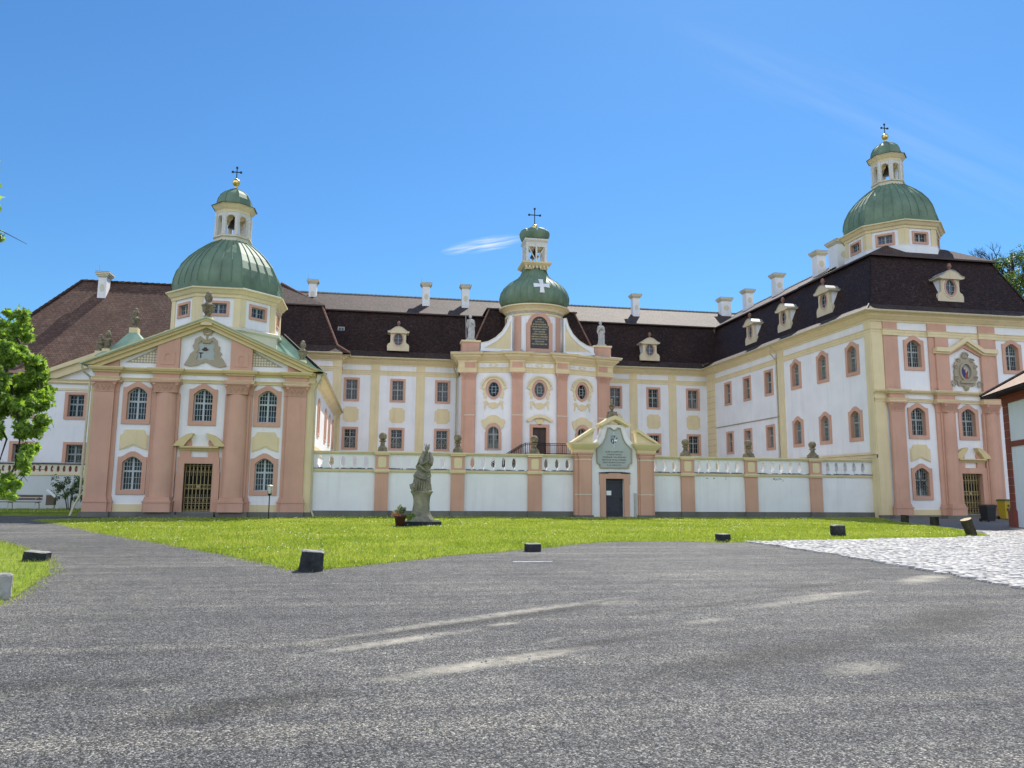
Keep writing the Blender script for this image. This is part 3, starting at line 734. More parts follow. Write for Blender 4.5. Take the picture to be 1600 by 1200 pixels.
def chimney(roof, x, y, z0, z1, w=1.0, d=.8, wires=True):
    m = MB(); m.at(0, 0); m.box(x-w/2, x+w/2, y-d/2, y+d/2, z0, z1-.42, 0)
    m.c = 1
    for e, a, b in ((.02, z1-.418, z1-.34), (.09, z1-.338, z1-.24), (.17, z1-.238, z1-.12), (.22, z1-.118, z1-.04)): m.box(x-w/2-e, x+w/2+e, y-d/2-e, y+d/2+e, a, b)
    m.c = 2; m.box(x-w/2-.2, x+w/2+.2, y-d/2-.2, y+d/2+.2, z1-.038, z1)
    m.c = 1; m.at(x, y); m.prism(ell(0, z0+(z1-z0)*.56, w*.28, .30, 10), [], -d/2-.015, -d/2)
    m.at(0, 0); m.c = 3; m.box(x-w/2-.05, x+w/2+.05, y-d/2-.05, y+d/2+.05, z0, z0+.14)
    if wires: m.tube([(x-w/2-.1, y, z1), (x-w/2-.12, y, z1+.62)], .012, 4)
    return m.build('chimney', ['grey_plaster' if False else 'white_plaster', 'cream_paint', 'terra_stone', 'zinc'], roof)
def dormer(roof, x, y, z, th=0, depth=2.6, w=1.0):
    """round-eyed dormer with curved hood and ball finial, one per call"""
    fr = (x, y, th, z); m = MB().at(*fr)
    out = [(-.98, 0), (.98, 0), (1.0, .42), (.92, .62), (.74, .72), (.70, .85), (.70, 1.62), (-.70, 1.62), (-.70, .85), (-.74, .72), (-.92, .62), (-1.0, .42)]
    m.prism(out, [ell(0, 1.05, .40, .55, 24)], -.10, .1)
    m.c = 1
    m.prism([(-.70, .1), (.70, .1), (.70, 1.7), (.4, 1.95), (-.4, 1.95), (-.70, 1.7)], [], .1, depth, front=False)
    m.c = 0
    hood = [(-.98, 1.66), (-.72, 1.60), (.72, 1.60), (.98, 1.66), (.98, 1.74), (.74, 1.80), (.52, 1.98), (.28, 2.14), (0, 2.20), (-.28, 2.14), (-.52, 1.98), (-.74, 1.80), (-.98, 1.74)]
    m.prism(hood, [], -.30, .1, back=True); m.prism([(a*.97, b-.01) for a, b in hood], [], .1, depth+.4, front=False)
    m.c = 2; top = [(-.98, 1.742), (-.98, 1.78), (-.74, 1.84), (-.52, 2.02), (-.28, 2.18), (0, 2.24), (.28, 2.18), (.52, 2.02), (.74, 1.84), (.98, 1.78), (.98, 1.742), (.74, 1.802), (.52, 1.982), (.28, 2.142), (0, 2.202), (-.28, 2.142), (-.52, 1.982), (-.74, 1.802)]
    m.prism(top[::-1], [], -.34, depth+.4)
    o = m.build('dormer', ['dormer_cream', 'white_plaster', 'zinc'], roof)
    s = MB().at(*fr); s.prism(ell(0, 1.05, .60, .76, 28), [ell(0, 1.05, .52, .68, 28)], -.14, -.10); s.c = 1; s.prism(ell(0, 1.05, .50, .66, 28), [ell(0, 1.05, .40, .55, 28)], -.155, -.10)
    s.build('oval_surround', ['cream_paint', 'pink_paint'], o)
    g = MB().at(*fr); g.prism(ell(0, 1.05, .42, .57, 24), [], .02, .06); g.c = 1
    g.box(-.022, .022, -.03, .02, .5, 1.6); g.box(-.4, -.024, -.025, .02, 1.16, 1.19); g.box(.024, .4, -.025, .02, 1.16, 1.19); g.box(-.36, -.024, -.025, .02, .8, .83); g.box(.024, .36, -.025, .02, .8, .83)
    g.build('oval_pane', ['dormer_glass', 'dark_sash'], o)
    f = MB().at(*fr); f.lathe([(.13, 2.2), (.13, 2.26), (.07, 2.3), (.06, 2.36), (.14, 2.44), (.155, 2.54), (.12, 2.66), (.05, 2.74), (0, 2.76)], 0, -.12, 10); f.build('ball_finial', 'terra_stone', o, True)
    return o

# ------------------------------------------------------------------ west chapel (left, with the green dome)
def dentilled(m, u0, u1, z, y, n, w=.1, h=.08):
    for j in range(n):
        x = u0+(u1-u0)*(j+.5)/n; m.box(x-w/2, x+w/2, y-.08, y, z, z+h)
def build_west_chapel():
    T = thing('chapel', 'pink and white chapel at the left with green dome, low gable and gilt gate', 'chapel', (-9.65, 44, 0))
    F = (0, 44, 0); C = -9.65
    wins = [(-13.06, 1.18, 'ogee'), (-13.06, 4.96, 'ogee'), (-9.65, 4.96, 'ogee'), (-6.22, 1.18, 'ogee'), (-6.22, 4.96, 'ogee')]
    hs = [hole(k, u, z) for u, z, k in wins]+[rect(C-.74, C+.74, .27, 2.86)]
    wall(T, F, -15.4, -3.7, 0, 8.0, hs, top=[(-15.4, 0), (-3.7, 0), (-3.7, 8.0), (C, 10.75), (-15.4, 8.0)])
    for u, z, k in wins: window(T, u, 44, z, k, 0, 'chapel_glass', 'light_sash')
    m = MB().at(*F); m.box(-15.5, -3.62, -.14, .1, -.1, .26); m.box(-15.3, -14.0, -.3, -.142, -.1, .262); m.box(-5.4, -4.0, -.3, -.142, -.1, .262)
    for a in (-12.3, -8.5): m.box(a-.05, a+1.6-.05+.1 if a < -10 else -6.95, -.5, -.142, -.1, .262)
    m.build('plinth', 'plinth_stone', T)
    m = MB().at(*F); m.box(-14.1, -12.2, -.05, 0, .262, .66); m.cut(); m.box(-7.1, -5.2, -.05, 0, .262, .66); m.builds('base_band', 'yellow_paint', T)
    zt = 7.30
    for a, b, w, y in ((-15.2, -14.2, 0, -.22), (-5.12, -4.10, 0, -.22)): pilaster(T, F, a, b, .262, zt, y=y, baseh=.79)
    for a, b in ((-12.06, -10.94), (-8.36, -7.24)): pilaster(T, F, a, b, .262, zt, y=-.20, baseh=.79, rounded=True)
    for a, b in ((-14.198, -14.0), (-12.28, -12.062), (-7.238, -7.02), (-5.34, -5.122)):
        pilaster(T, F, a, b, .262, zt, y=-.08, baseh=.79, leaf=False, th=.08)
    m = MB().at(*F); m.box(-15.38, -15.202, -.1, 0, .262, zt); m.cut(); m.box(-4.098, -3.64, -.1, 0, .262, zt+.6); m.builds('corner_strip', 'yellow_paint', T)
    jg = [(-15.22, -14.02), (-12.26, -10.92), (-8.38, -7.04), (-5.32, -4.08)]
    sweepobj(T, F, band_prof(7.302, 7.48, .12), jog(-15.42, -3.66, jg, 0, .24), 'yellow_paint', 'architrave')
    fr = MB().at(*F)
    for a, b in jg: fr.box(a, b, -.24, 0, 7.482, 7.742); fr.cut()
    fr.builds('frieze_block', 'pink_paint', T)
    sweepobj(T, F, [(0, 7.744), (.08, 7.744), (.12, 7.82), (.22, 7.86), (.28, 7.97), (.28, 8.03), (0, 8.03)], jog(-15.42, -3.66, jg, 0, .24), 'deep_yellow_paint', 'cornice')
    # gable
    def top(u, o=0): return 8.03+(10.42-8.03)*(1-abs(u-C)/5.3)+o
    g = MB().at(*F)
    for a, b in ((-12.16, -11.0), (-8.3, -7.14)):
        g.prism([(a, 8.032), (b, 8.032), (b, top(b)), (a, top(a))], [], -.24, 0)
        c = (a+b)/2; s_ = [(a+.22, 8.25), (b-.22, 8.25), (b-.22, min(top(a), top(b))-.3), (a+.22, min(top(a), top(b))-.3)]
        g.prism(s_, [ell(c, 8.62, .17, .24, 14)], -.265, -.24); g.cut()
    for s in (-1, 1):
        pr = [(C+s*5.75, 8.032), (C+s*4.45, 8.032), (C+s*4.45, top(C+4.45)), (C+s*5.28, 8.05)]
        g.prism(pr if s < 0 else pr[::-1], [], -.12, 0); g.cut()
    g.builds('gable_pilaster', 'pink_paint', T)
    k = MB().at(*F)
    P_ = lambda o: [(-15.95, 8.034), (-15.2, 8.034), (C, 10.42), (-4.1, 8.034), (-3.35, 8.034), (-3.35, 8.14+o), (C, 10.95+o), (-15.95, 8.14+o)]
    k.prism([(-15.6, 8.034), (-15.0, 8.034), (C, 10.40), (-4.3, 8.034), (-3.7, 8.034), (C, 10.72)], [], -.32, -.0)
    k.prism([(-15.8, 8.10), (-15.35, 8.10), (C, 10.62), (-3.95, 8.10), (-3.5, 8.10), (C, 10.83)], [], -.46, -.322)
    k.prism([(-15.98, 8.16), (-15.7, 8.14), (C, 10.76), (-3.6, 8.14), (-3.32, 8.16), (C, 10.97)], [], -.60, -.10)
    k.build('raking_cornice', 'deep_yellow_paint', T)
    # lattice triangles
    for s in (-1, 1):
        l = MB().at(*F); tri = [(C+s*4.15, 8.34), (C+s*2.45, 8.34), (C+s*2.45, 9.22)]
        l.prism(tri if s < 0 else tri[::-1], [], -.035, 0); l.c = 1
        for i in range(11):
            for j in range(5):
                u = C+s*(2.58+.15*i); z = 8.42+.15*j
                if z < 9.12-(abs(u-C)-2.45)*.52: l.prism(ell(u, z, .058, .058, 8), [], -.05, -.035)
        l.build('lattice_panel', ['cartouche_paint', 'cream_paint'], T)
    # painted crest
    c = MB().at(*F)
    o = [(-1.12, 8.30), (-.78, 8.22), (-.38, 8.30), (-.25, 8.38), (0, 8.50), (.25, 8.38), (.38, 8.30), (.78, 8.20), (1.12, 8.30), (.92, 8.68), (.74, 8.86), (.86, 8.98), (.70, 9.12), (.74, 9.36), (.6, 9.45), (.56, 9.72), (.34, 9.92), (.12, 9.78), (0, 9.7), (-.12, 9.78), (-.34, 9.95), (-.62, 9.78), (-.66, 9.50), (-.74, 9.40), (-.62, 9.12), (-.82, 8.95), (-.9, 8.72)]
    i_ = [(-.52, 8.62), (-.2, 8.60), (0, 8.70), (.2, 8.60), (.5, 8.62), (.42, 8.86), (.5, 9.0), (.38, 9.2), (.44, 9.5), (.3, 9.68), (-.3, 9.68), (-.44, 9.5), (-.38, 9.2), (-.5, 9.0), (-.42, 8.86)]
    c.prism(shift(o, C, 0), [shift(i_, C, 0)], -.09, 0); c.c = 1; c.prism(shift(i_, C, 0), [], -.03, 0)
    c.c = 2; c.prism(shift([(-.2, 9.2), (-.08, 9.12), (.08, 9.12), (.2, 9.2), (.1, 9.24), (.07, 9.32), (-.07, 9.32), (-.1, 9.24)], C-.06, 0), [], -.06, -.03)
    c.prism(shift([(-.03, 8.72), (.03, 8.72), (.03, 8.96), (.12, 8.98), (.12, 9.03), (-.12, 9.03), (-.12, 8.98), (-.03, 8.96)], C-.28, 0), [], -.05, -.03)
    c.c = 3; c.prism(shift([(-.2, 9.56), (.2, 9.56), (.26, 9.72), (.1, 9.66), (0, 9.76), (-.1, 9.66), (-.26, 9.72)], C, 0), [], -.12, -.03)
    c.prism(shift([(-.2, 10.02), (.2, 10.02), (.26, 10.26), (.16, 10.22), (0, 10.32), (-.16, 10.22), (-.26, 10.26)], C+.02, 0), [shift(ell(0, 10.13, .1, .06, 8), C+.02, 0)], -.07, 0)
    c.prism(shift([(-.05, 9.74), (.05, 9.74), (.05, 10.0), (-.05, 10.0)], C, 0), [], -.05, 0)
    c.tube([(C+.25, -.04, 10.18), (C+.4, -.05, 10.24), (C+.52, -.04, 10.17), (C+.62, -.04, 10.14)], .014, 4)
    c.build('gable_crest', ['cartouche_paint', 'slate_panel', 'door_brown', 'gilt_bars'], T)
    for u in (-13.06, -6.22): panel_chapel(T, F, u, 3.54)
    chapel_door(T, F, C)
    # side wall towards the court
    S = (-3.7, 44, PI/2); side = [3.3, 9.4, 13.6, 17.8]
    wall(T, S, 0, 23, 0, 8.0, [hole('ogee', u, 4.7) for u in side])
    for u in side: window(T, -3.7, 44+u, 4.7, 'ogee', PI/2)
    m = MB().at(*S); m.box(19.2, 22.9, -.08, 0, 0, 7.6); m.cut(); m.box(0, 19.198, -.06, 0, 3.6, 4.0); m.builds('side_band', 'yellow_paint', T)
    sweepobj(T, S, [(0, 7.5), (.06, 7.5), (.12, 7.7), (.34, 7.86), (.45, 8.0), (.45, 8.06), (0, 8.06)], [(-.0, 0), (23, 0)], 'yellow_paint', 'side_cornice')
    m = MB().at(*S); m.tube([(-.3, -.52, 8.02), (23, -.52, 8.1)], .09, 8); m.build('gutter', 'gutter_paint', T)
    m = MB(); 
    m.tube([(-3.30, 43.45, 7.95), (-3.32, 43.5, 7.7), (-3.55, 43.75, 7.35), (-3.62, 43.78, 7.1), (-3.60, 43.80, .55), (-3.55, 43.72, .3), (-3.42, 43.5, .02)], .055, 8); m.cut()
    m.tube([(-15.75, 43.3, 8.0), (-15.7, 43.4, 7.7), (-15.45, 43.72, 7.45), (-15.43, 43.74, 7.1), (-15.45, 43.72, 1.1), (-15.6, 43.62, .7), (-15.78, 43.5, .05)], .06, 8)
    m.builds('downpipe', 'downpipe_paint', T)
    m = MB(); m.prism([(-.15, 7.5), (.05, 7.4), (.12, 7.6), (.05, 7.95), (-.12, 7.98), (-.2, 7.7)], [], 0, .3); 
    for v in range(len(m.v)): x, y, z = m.v[v]; m.v[v] = (-3.42+x, 43.75+y, z)
    m.build('scroll_bracket', 'cream_paint', T)
    # body behind and roofs
    m = MB(); m.box(-15.4, -3.75, 44.45, 67, 0, 7.95); m.build('nave_wall', 'white_plaster', T)
    r = MB(); e = .62
    z0, zr = 8.10, 10.84
    def gab(y0, y1, mat):
        r.c = mat
        r.poly([(-3.18, y0, z0), (-3.18, y1, z0), (C, y1, zr+.08), (C, y0, zr+.08)]); r.poly([(-15.95, y1, z0), (-15.95, y0, z0), (C, y0, zr+.08), (C, y1, zr+.08)])
    gab(43.36, 48.0, 0); gab(48.0, 66.9, 1)
    r.c = 0; r.poly([(-3.18, 43.36, z0), (C, 43.36, zr+.08), (C, 43.36, zr+.02), (-3.18, 43.36, z0-.06)]); r.poly([(-15.95, 43.36, z0-.06), (C, 43.36, zr+.02), (C, 43.36, zr+.08), (-15.95, 43.36, z0)])
    # cross roof around the dome
    ap = (-15.15, 49.3, 11.3); q_ = [(-16.6, 47.4, 9.2), (-12.9, 47.4, 9.2), (-12.9, 51.2, 9.2), (-16.6, 51.2, 9.2)]; md = [tuple(q_[i][k]*.5+ap[k]*.5-(.22 if k == 2 else 0) for k in range(3)) for i in range(4)]
    for i in range(4):
        j = (i+1) % 4; r.poly([q_[i], q_[j], md[j], md[i]]); r.poly([md[i], md[j], ap])
    a, b = (-9.7, 49.3, 11.2), (-6.2, 49.3, 11.2); p = [(-10.2, 46.4, 8.32), (-3.3, 46.4, 8.32), (-3.3, 52.2, 8.32), (-10.2, 52.2, 8.32)]
    r.poly([p[0], p[1], b, a]); r.poly([p[2], p[3], a, b]); r.poly([p[3], p[0], a]); r.c = 1; r.poly([p[1], p[2], b])
    ro = r.build('roof', ['pale_copper', 'roof_tiles'], T, uv=True)
    sm = MB()
    for t in np.linspace(.15, .94, 7):
        f = lambda A, B: tuple(A[i]*(1-t)+B[i]*t for i in range(3))
        q0 = f(p[0], p[1]); q1 = f(a, b); sm.tube([(q0[0], q0[1], q0[2]+.02), (q1[0], q1[1], q1[2]+.02)], .025, 4)
    sm.tube([(p[1][0], p[1][1], p[1][2]+.04), (b[0], b[1], b[2]+.04)], .1, 6, 1)
    sm.build('roof_seam', ['pale_copper', 'mansard_tiles'], ro)
    m = MB(); m.box(-16.2, -15.402, 47.9, 51.8, 0, 9.2); m.build('transept_wall', 'white_plaster', T)
    # drum base ring, dome
    r8 = R(22.5)
    oc = [(C+3.2/math.cos(r8)*math.sin(R(22.5+45*k)), 49.3-3.2/math.cos(r8)*math.cos(R(22.5+45*k))) for k in range(8)]
    m = MB(); m.sweep([(-.6, 9.5), (0, 9.5), (0, 10.7), (.16, 10.78), (.16, 10.92), (.02, 11.0), (-.6, 11.02)], oc, True); m.build('drum_base', 'cream_paint', T)
    dome(T, C, 49.3, 13.3, 10.95)
    for x, y, z, h, nm in ((C, 43.75, 10.95, 1.55, 0), (-15.1, 49.3, 11.28, 1.3, 0), (-16.55, 48.0, 9.55, 1.05, 0), (-16.15, 48.0, 9.7, 1.15, 0), (-4.75, 46.9, 9.25, 1.25, 0)):
        m = MB(); m.c = 1; m.box(x-.19*h, x+.19*h, y-.19*h, y+.19*h, z-.45, z); m.c = 0; ornament_urn(m, x, y, z, h); m.build('roof_urn', ['finial_stone', 'yellow_paint'], ro, True, autosm=R(40))
build_west_chapel()

# ------------------------------------------------------------------ buildings west of the chapel
def mansard_seg(m, e0, e1, k0, k1, r0_, r1_, mats=(0, 1), flare=None):
    """eave pair, knee pair, ridge pair -> flare + steep slope + upper slope with a small overhanging lip"""
    E0, E1, K0, K1, R0, R1 = [Vector(p) for p in (e0, e1, k0, k1, r0_, r1_)]
    def lerp(a, b, t): return a*(1-t)+b*t
    f0 = Vector(lerp(E0, K0, .42)); f0.z = E0.z+.78; f1 = Vector(lerp(E1, K1, .42)); f1.z = E1.z+.78
    m.c = mats[0]; m.poly([E0, E1, f1, f0]); m.c = mats[1]; m.poly([f0, f1, K1, K0])
    m.c = mats[0]
    l0 = lerp(K0, E0, .10); l0.z = K0.z+.02; l1 = lerp(K1, E1, .10); l1.z = K1.z+.02
    m.c = 2; m.poly([K0, K1, l1-Vector((0, 0, .12)), l0-Vector((0, 0, .12))]); m.poly([l0-Vector((0, 0, .12)), l1-Vector((0, 0, .12)), l1, l0])
    m.c = mats[0]; m.poly([l0, l1, R1, R0])
def build_west_building():
    T = thing('convent_building', 'white house with big brown hipped roof left of the domed chapel', 'building', (-20, 53, 0))
    F = (0, 51.2, 0); ws = [(-18.75, 5.72, 'small'), (-18.62, 2.6, 'small'), (-21.65, 2.6, 'small'), (-21.75, 5.72, 'small'), (-24.9, 2.6, 'small'), (-25.0, 5.72, 'small')]
    wall(T, F, -26, -14, 0, 8.3, [hole(k, u, z) for u, z, k in ws], top=[(-26, 0), (-14, 0), (-14, 8.4), (-16.1, 8.4), (-16.1, 10.1), (-20.3, 8.4), (-26, 8.4)])
    for u, z, k in ws: window(T, u, 51.2, z, k)
    m = MB().at(*F); m.sweep(cornice_prof(7.92, 8.22, .22), [(-26, 0), (-15.5, 0)]); m.build('cornice', 'yellow_paint', T); m = MB().at(*F); m.box(-26, -14, -.05, 0, 7.52, 7.66); m.build('string_course', 'yellow_paint', T)
    m = MB().at(*F); m.prism([(-20.4, 8.24), (-19.9, 8.24), (-16.1, 9.86), (-16.1, 10.49), (-20.4, 8.62)], [], -.3, 0); m.prism([(-20.5, 8.50), (-16.1, 10.34), (-16.1, 10.62), (-20.5, 8.75)], [], -.48, -.302)
    m.build('raking_cornice', 'yellow_paint', T)
    m = MB(); m.box(-26, -14, 51.65, 66, 0, 8.6); m.build('side_wall', 'white_plaster', T)
    r = MB(); e = (-26.2, 51.9, 8.9); k = (-21.7, 58.4, 16.4)
    f = lambda a, b, t: tuple(a[i]*(1-t)+b[i]*t for i in range(3))
    r.poly([e, (-11, 51.9, 8.9), (-11, 58.4, 16.4), k]); r.poly([(-26.2, 64, 8.9), e, k]); r.poly([(-11, 64, 8.9), (-26.2, 64, 8.9), k, (-11, 58.4, 16.4)])
    r.poly([(-26.4, 50.6, 8.45), (-20.3, 50.6, 8.45), (-20.3, 51.9, 8.92), (-26.2, 51.9, 8.92)])
    ro = r.build('roof', ['west_tiles'], T, uv=True)
    g = MB()
    def capline(a, b, rr=.11):
        n = 26
        for j in range(n):
            p, q = f(a, b, j/n), f(a, b, (j+1)/n-.002); g.tube([(p[0], p[1], p[2]+.03), (q[0], q[1], q[2]+.07)], rr, 6)
    capline(e, k); capline(k, (-11, 58.4, 16.4)); g.build('ridge_cap', 'west_tiles', ro)
    chimney(ro, -19.9, 57.5, 14.2, 16.85, .55, .75)
build_west_building()

# ------------------------------------------------------------------ wing behind the chapel, central wing
EZ = 13.22
def entablature(T, F, u0, u1, jgs=(), z=0, o=.62, frieze='white_plaster'):
    m = MB().at(*F); m.sweep(band_prof(11.72+z, 12.12+z, .07), jog(u0, u1, jgs, 0, .08)); m.build('architrave', 'yellow_paint', T)
    m = MB().at(*F); m.sweep(cornice_prof(12.62+z, 13.22+z, o), jog(u0, u1, jgs, 0, .08)); m.build('cornice', 'yellow_paint', T)
    m = MB().at(*F); m.tube([(u0, -o-.07, 13.2+z), (u1, -o-.07, 13.2+z)], .085, 8); m.build('gutter', 'gutter_paint', T)
def flat_pil(T, F, rng, z0=0, z1=11.72, mat='yellow_paint', y=-.07, fr=True):
    for a, b in rng:
        m = MB().at(*F); m.box(a, b, y, 0, z0, z1); 
        if fr: m.box(a, b, y, 0, 12.122, 12.618)
        m.build('pilaster', mat, T)
def build_west_wing():
    T = thing('west_wing', 'white wing with yellow corner strips and mansard hip just right of the chapel dome', 'building', (-9, 67, 0))
    F = (0, 67, 0); wall(T, F, -16, -3.45, 0, 13.0, [])
    S = (-3.45, 67, PI/2); wall(T, S, 0, 1.6, 0, 13.0, [], th=.3)
    entablature(T, F, -16, -3.38); entablature(T, S, 0, 1.5)
    m = MB().at(*F); m.prism([(-4.1, 13.22), (-3.45, 13.22), (-2.83, 13.22)], [], 0, .01) if False else None
    flat_pil(T, F, [(-4.12, -3.38), (-6.6, -5.9)])
    r = MB(); E0, E1 = (-16, 66.3, EZ), (-2.75, 66.3, EZ); K0, K1 = (-16, 68.5, 17.85), (-5.45, 68.5, 17.85); R0, R1 = (-16, 71.2, 20.4), (-9.4, 71.2, 20.4)
    mansard_seg(r, E0, E1, K0, K1, R0, R1); mansard_seg(r, E1, (-2.75, 75, EZ), K1, (-5.45, 75, 17.85), R1, (-9.4, 75, 20.4))
    ro = r.build('roof', ['roof_tiles', 'mansard_tiles', 'door_brown'], T, uv=True)
    h = MB(); f = lambda a, b, t: tuple(a[i]*(1-t)+b[i]*t for i in range(3))
    for a, b in ((K1, R1), ((-3.88, 67.22, 14.0), K1), (E1, (-3.88, 67.22, 14.0))): h.tube([(a[0], a[1], a[2]+.05), (b[0], b[1], b[2]+.05)], .09, 6)
    h.build('hip_cap', 'terra_stone', ro)
build_west_wing()

def roof_window(roof, x, y, z):
    m = MB().at(x, y); m.box(-.3, .3, -.06, .3, z, z+.75); m.c = 1; m.box(-.24, -.02, -.08, -.062, z+.06, z+.69); m.box(.02, .24, -.08, -.062, z+.06, z+.69)
    m.build('skylight', ['zinc', 'dormer_glass'], roof)
def build_central_wing():
    T = thing('central_wing', 'long white wing with yellow strips and dark mansard across the back of the court', 'building', (13.7, 68.6, 0))
    Yc = 68.6; F = (0, Yc, 0); us = [-2.56, 1.51, 5.56, 21.9, 25.7, 29.7]
    ws = [(u, 9.30, 'rect') for u in us]+[(u, 4.98, 'lower') for u in us]+[(u, 1.2, 'lower') for u in us]
    wall(T, F, -3.45, 31.1, 0, 13.0, [hole(k, u, z) for u, z, k in ws])
    for u, z, k in ws: window(T, u, Yc, z, k)
    for u in us: panel_rounded(T, F, u, 8.12)
    entablature(T, F, -3.45, 31.1)
    flat_pil(T, F, [(-.88, -.13), (3.15, 3.92), (19.6, 20.3), (23.35, 24.1), (27.25, 28.0)])
    m = MB().at(*F); m.box(-3.4, 31.1, -.1, 0, 0, .6); m.build('plinth', 'plinth_stone', T)
    # ornamental window grilles on the ground storey
    for u in us[:3]+us[3:4]:
        g = MB().at(*F)
        for sx in (-1, 1):
            for j in range(5):
                x = u+sx*(.05+.09*j); h = .92-.09*j+.05*math.cos(j*2)
                g.tube([(x, .1, 5.17), (x, .1, 5.17+h)], .012, 4)
            for j in range(3):
                cx_ = u+sx*(.12+.14*j); g.tube([(cx_+.07*math.cos(t), .09, 5.5+.14*math.sin(t)-.03*j) for t in np.linspace(0, 2*PI, 9)], .012, 4)
        g.tube([(u-.46, .1, 5.62), (u-.3, .1, 5.88), (u, .1, 6.14), (u+.3, .1, 5.88), (u+.46, .1, 5.62)], .018, 5); g.build('window_grille', 'zinc', T)
    r = MB(); ye, yk, yr = Yc-.68, Yc+2.0, Yc+6.4
    mansard_seg(r, (-3.0, ye, EZ), (31.0, ye, EZ), (-7.0, yk, 18.0), (34, yk, 18.0), (-9.5, yr, 20.65), (38.2, yr, 20.65))
    r.c = 0; r.poly([(38.2, yr, 20.65), (-9.5, yr, 20.65), (-9.5, yr+5, 17.6), (38.2, yr+5, 17.6)][::1])
    ro = r.build('roof', ['roof_tiles', 'mansard_tiles', 'door_brown'], T, uv=True)
    g = MB()
    n = 120
    for j in range(n):
        a = -9.4+47.4*j/n; g.tube([(a, yr, 20.66), (a+47.4/n, yr, 20.70)], .10, 6)
    g.build('ridge_cap', 'granite_top', ro)
    for x, y in ((-6.8, 74.0), (4.08, 72.9), (7.95, 72.9), (17.6, 73.2), (25.55, 72.9)): chimney(ro, x, y, 18.4, 21.6, .72, .7)
    chimney(ro, 36.2, 74.6, 19.6, 22.2, 1.1, .9)
    dormer(ro, 1.43, Yc+.15, 14.02, w=1); dormer(ro, 25.45, Yc+.15, 14.02)
    roof_window(ro, -3.75, Yc+1.25, 15.5)
    # lower eave ledge that catches the sun
    return T
build_central_wing()

# ------------------------------------------------------------------ statues of saints in stone
def robe(m, x, y, z, h, face=0, lean=0, folds=9, w=.26, d=.19, cape=True, arms=((-1, .62, .16, .30), (1, .60, .10, .34)), seedv=1, head_tilt=0):
    """draped standing figure in one continuous shell: robe, cape, shoulders, neck, head with hair; plus arms and hands grown out of it"""
    rnd = random.Random(seedv); ph = rnd.random()*6
    H = h; n = 44
    prof = [(0, 1.12), (.03, 1.16), (.12, 1.06), (.25, .98), (.38, .92), (.50, .86), (.60, .90), (.70, .98), (.78, 1.02), (.815, .86), (.835, .50), (.85, .27), (.868, .25), (.88, .33), (.90, .40), (.925, .43), (.95, .42), (.975, .33), (.99, .18), (1.0, .02)]
    rings = []
    for t, r in prof:
        hd = t > .86; ring = []
        for j in range(n):
            a = 2*PI*j/n
            fo = 0 if t > .80 else (.11*math.sin(folds*a+ph+t*3.2)+.06*math.sin((folds*2+1)*a+ph*2-t*5))*(1-max(0, t-.5)*1.9)
            if t < .55 and cape: fo += .10*math.sin(2*a+t*7+ph)
            rx = w*H*.5*r*(1+fo); ry = d*H*.5*r*(1+fo)
            if hd: rx = ry = .155*H*.5*r/.43*.82; ry *= 1.12
            sway = .035*H*math.sin(t*PI*1.1+ph*.3); cx_ = x+lean*t*H+sway+(head_tilt*H*.03 if hd else 0); cy_ = y-(.012*H if hd else 0)
            px = rx*math.sin(a); py = -ry*math.cos(a)
            if hd and .88 < t < .98:      # brow, nose, chin
                front = max(0, math.cos(a)); py -= .010*H*front**8*(1 if .90 < t < .945 else .3)
                if .93 < t < .96: py += .004*H*front**3
            ca, sa = math.cos(face), math.sin(face)
            ring.append((cx_+px*ca-py*sa, cy_+px*sa+py*ca, z+t*H))
        rings.append(ring)
    i = m.pts([p for r_ in rings for p in r_]); q = len(prof)
    for k in range(q-1):
        for j in range(n): jj = (j+1) % n; m.face((i+k*n+j, i+k*n+jj, i+(k+1)*n+jj, i+(k+1)*n+j))
    m.face([i+j for j in range(n)][::-1]); m.face([i+(q-1)*n+j for j in range(n)])
    for s, zh, out, fwd in arms:
        sh = Vector((x+lean*.79*H+s*w*H*.30, y-.005*H, z+.785*H)); elb = Vector((x+lean*.6*H+s*(w*H*.36+.03*H), y-.04*H, z+.635*H)); ha = Vector((x+lean*.6*H+s*(w*H*.36+.03*H-out*H*.7), y-fwd*H*.5, z+zh*H+.06*H))
        m.tube([sh, (sh+elb)/2+Vector((s*.02*H, 0, 0)), elb, (elb+ha)/2, ha], [.052*H, .058*H, .056*H, .05*H, .026*H], 10)
        m.tube([elb+Vector((0, 0, 0)), elb+Vector((s*.015*H, .0, -.08*H)), elb+Vector((s*.0, .01*H, -.17*H))], [.05*H, .045*H, .012*H], 8)
        dv = (ha-elb).normalized()
        for f_ in range(4):
            o_ = Vector(((f_-1.5)*.011*H, 0, 0)); m.tube([ha+o_*.6-dv*.01*H, ha+o_+dv*.028*H, ha+o_+dv*(.045-.004*abs(f_-1.4))*H-Vector((0, 0, .012*H))], [.011*H, .0085*H, .006*H], 5)
        m.tube([ha-dv*.005*H, ha+Vector((-s*.022*H, 0, .012*H)), ha+Vector((-s*.026*H, 0, .03*H))+dv*.012*H], [.010*H, .008*H, .006*H], 5)

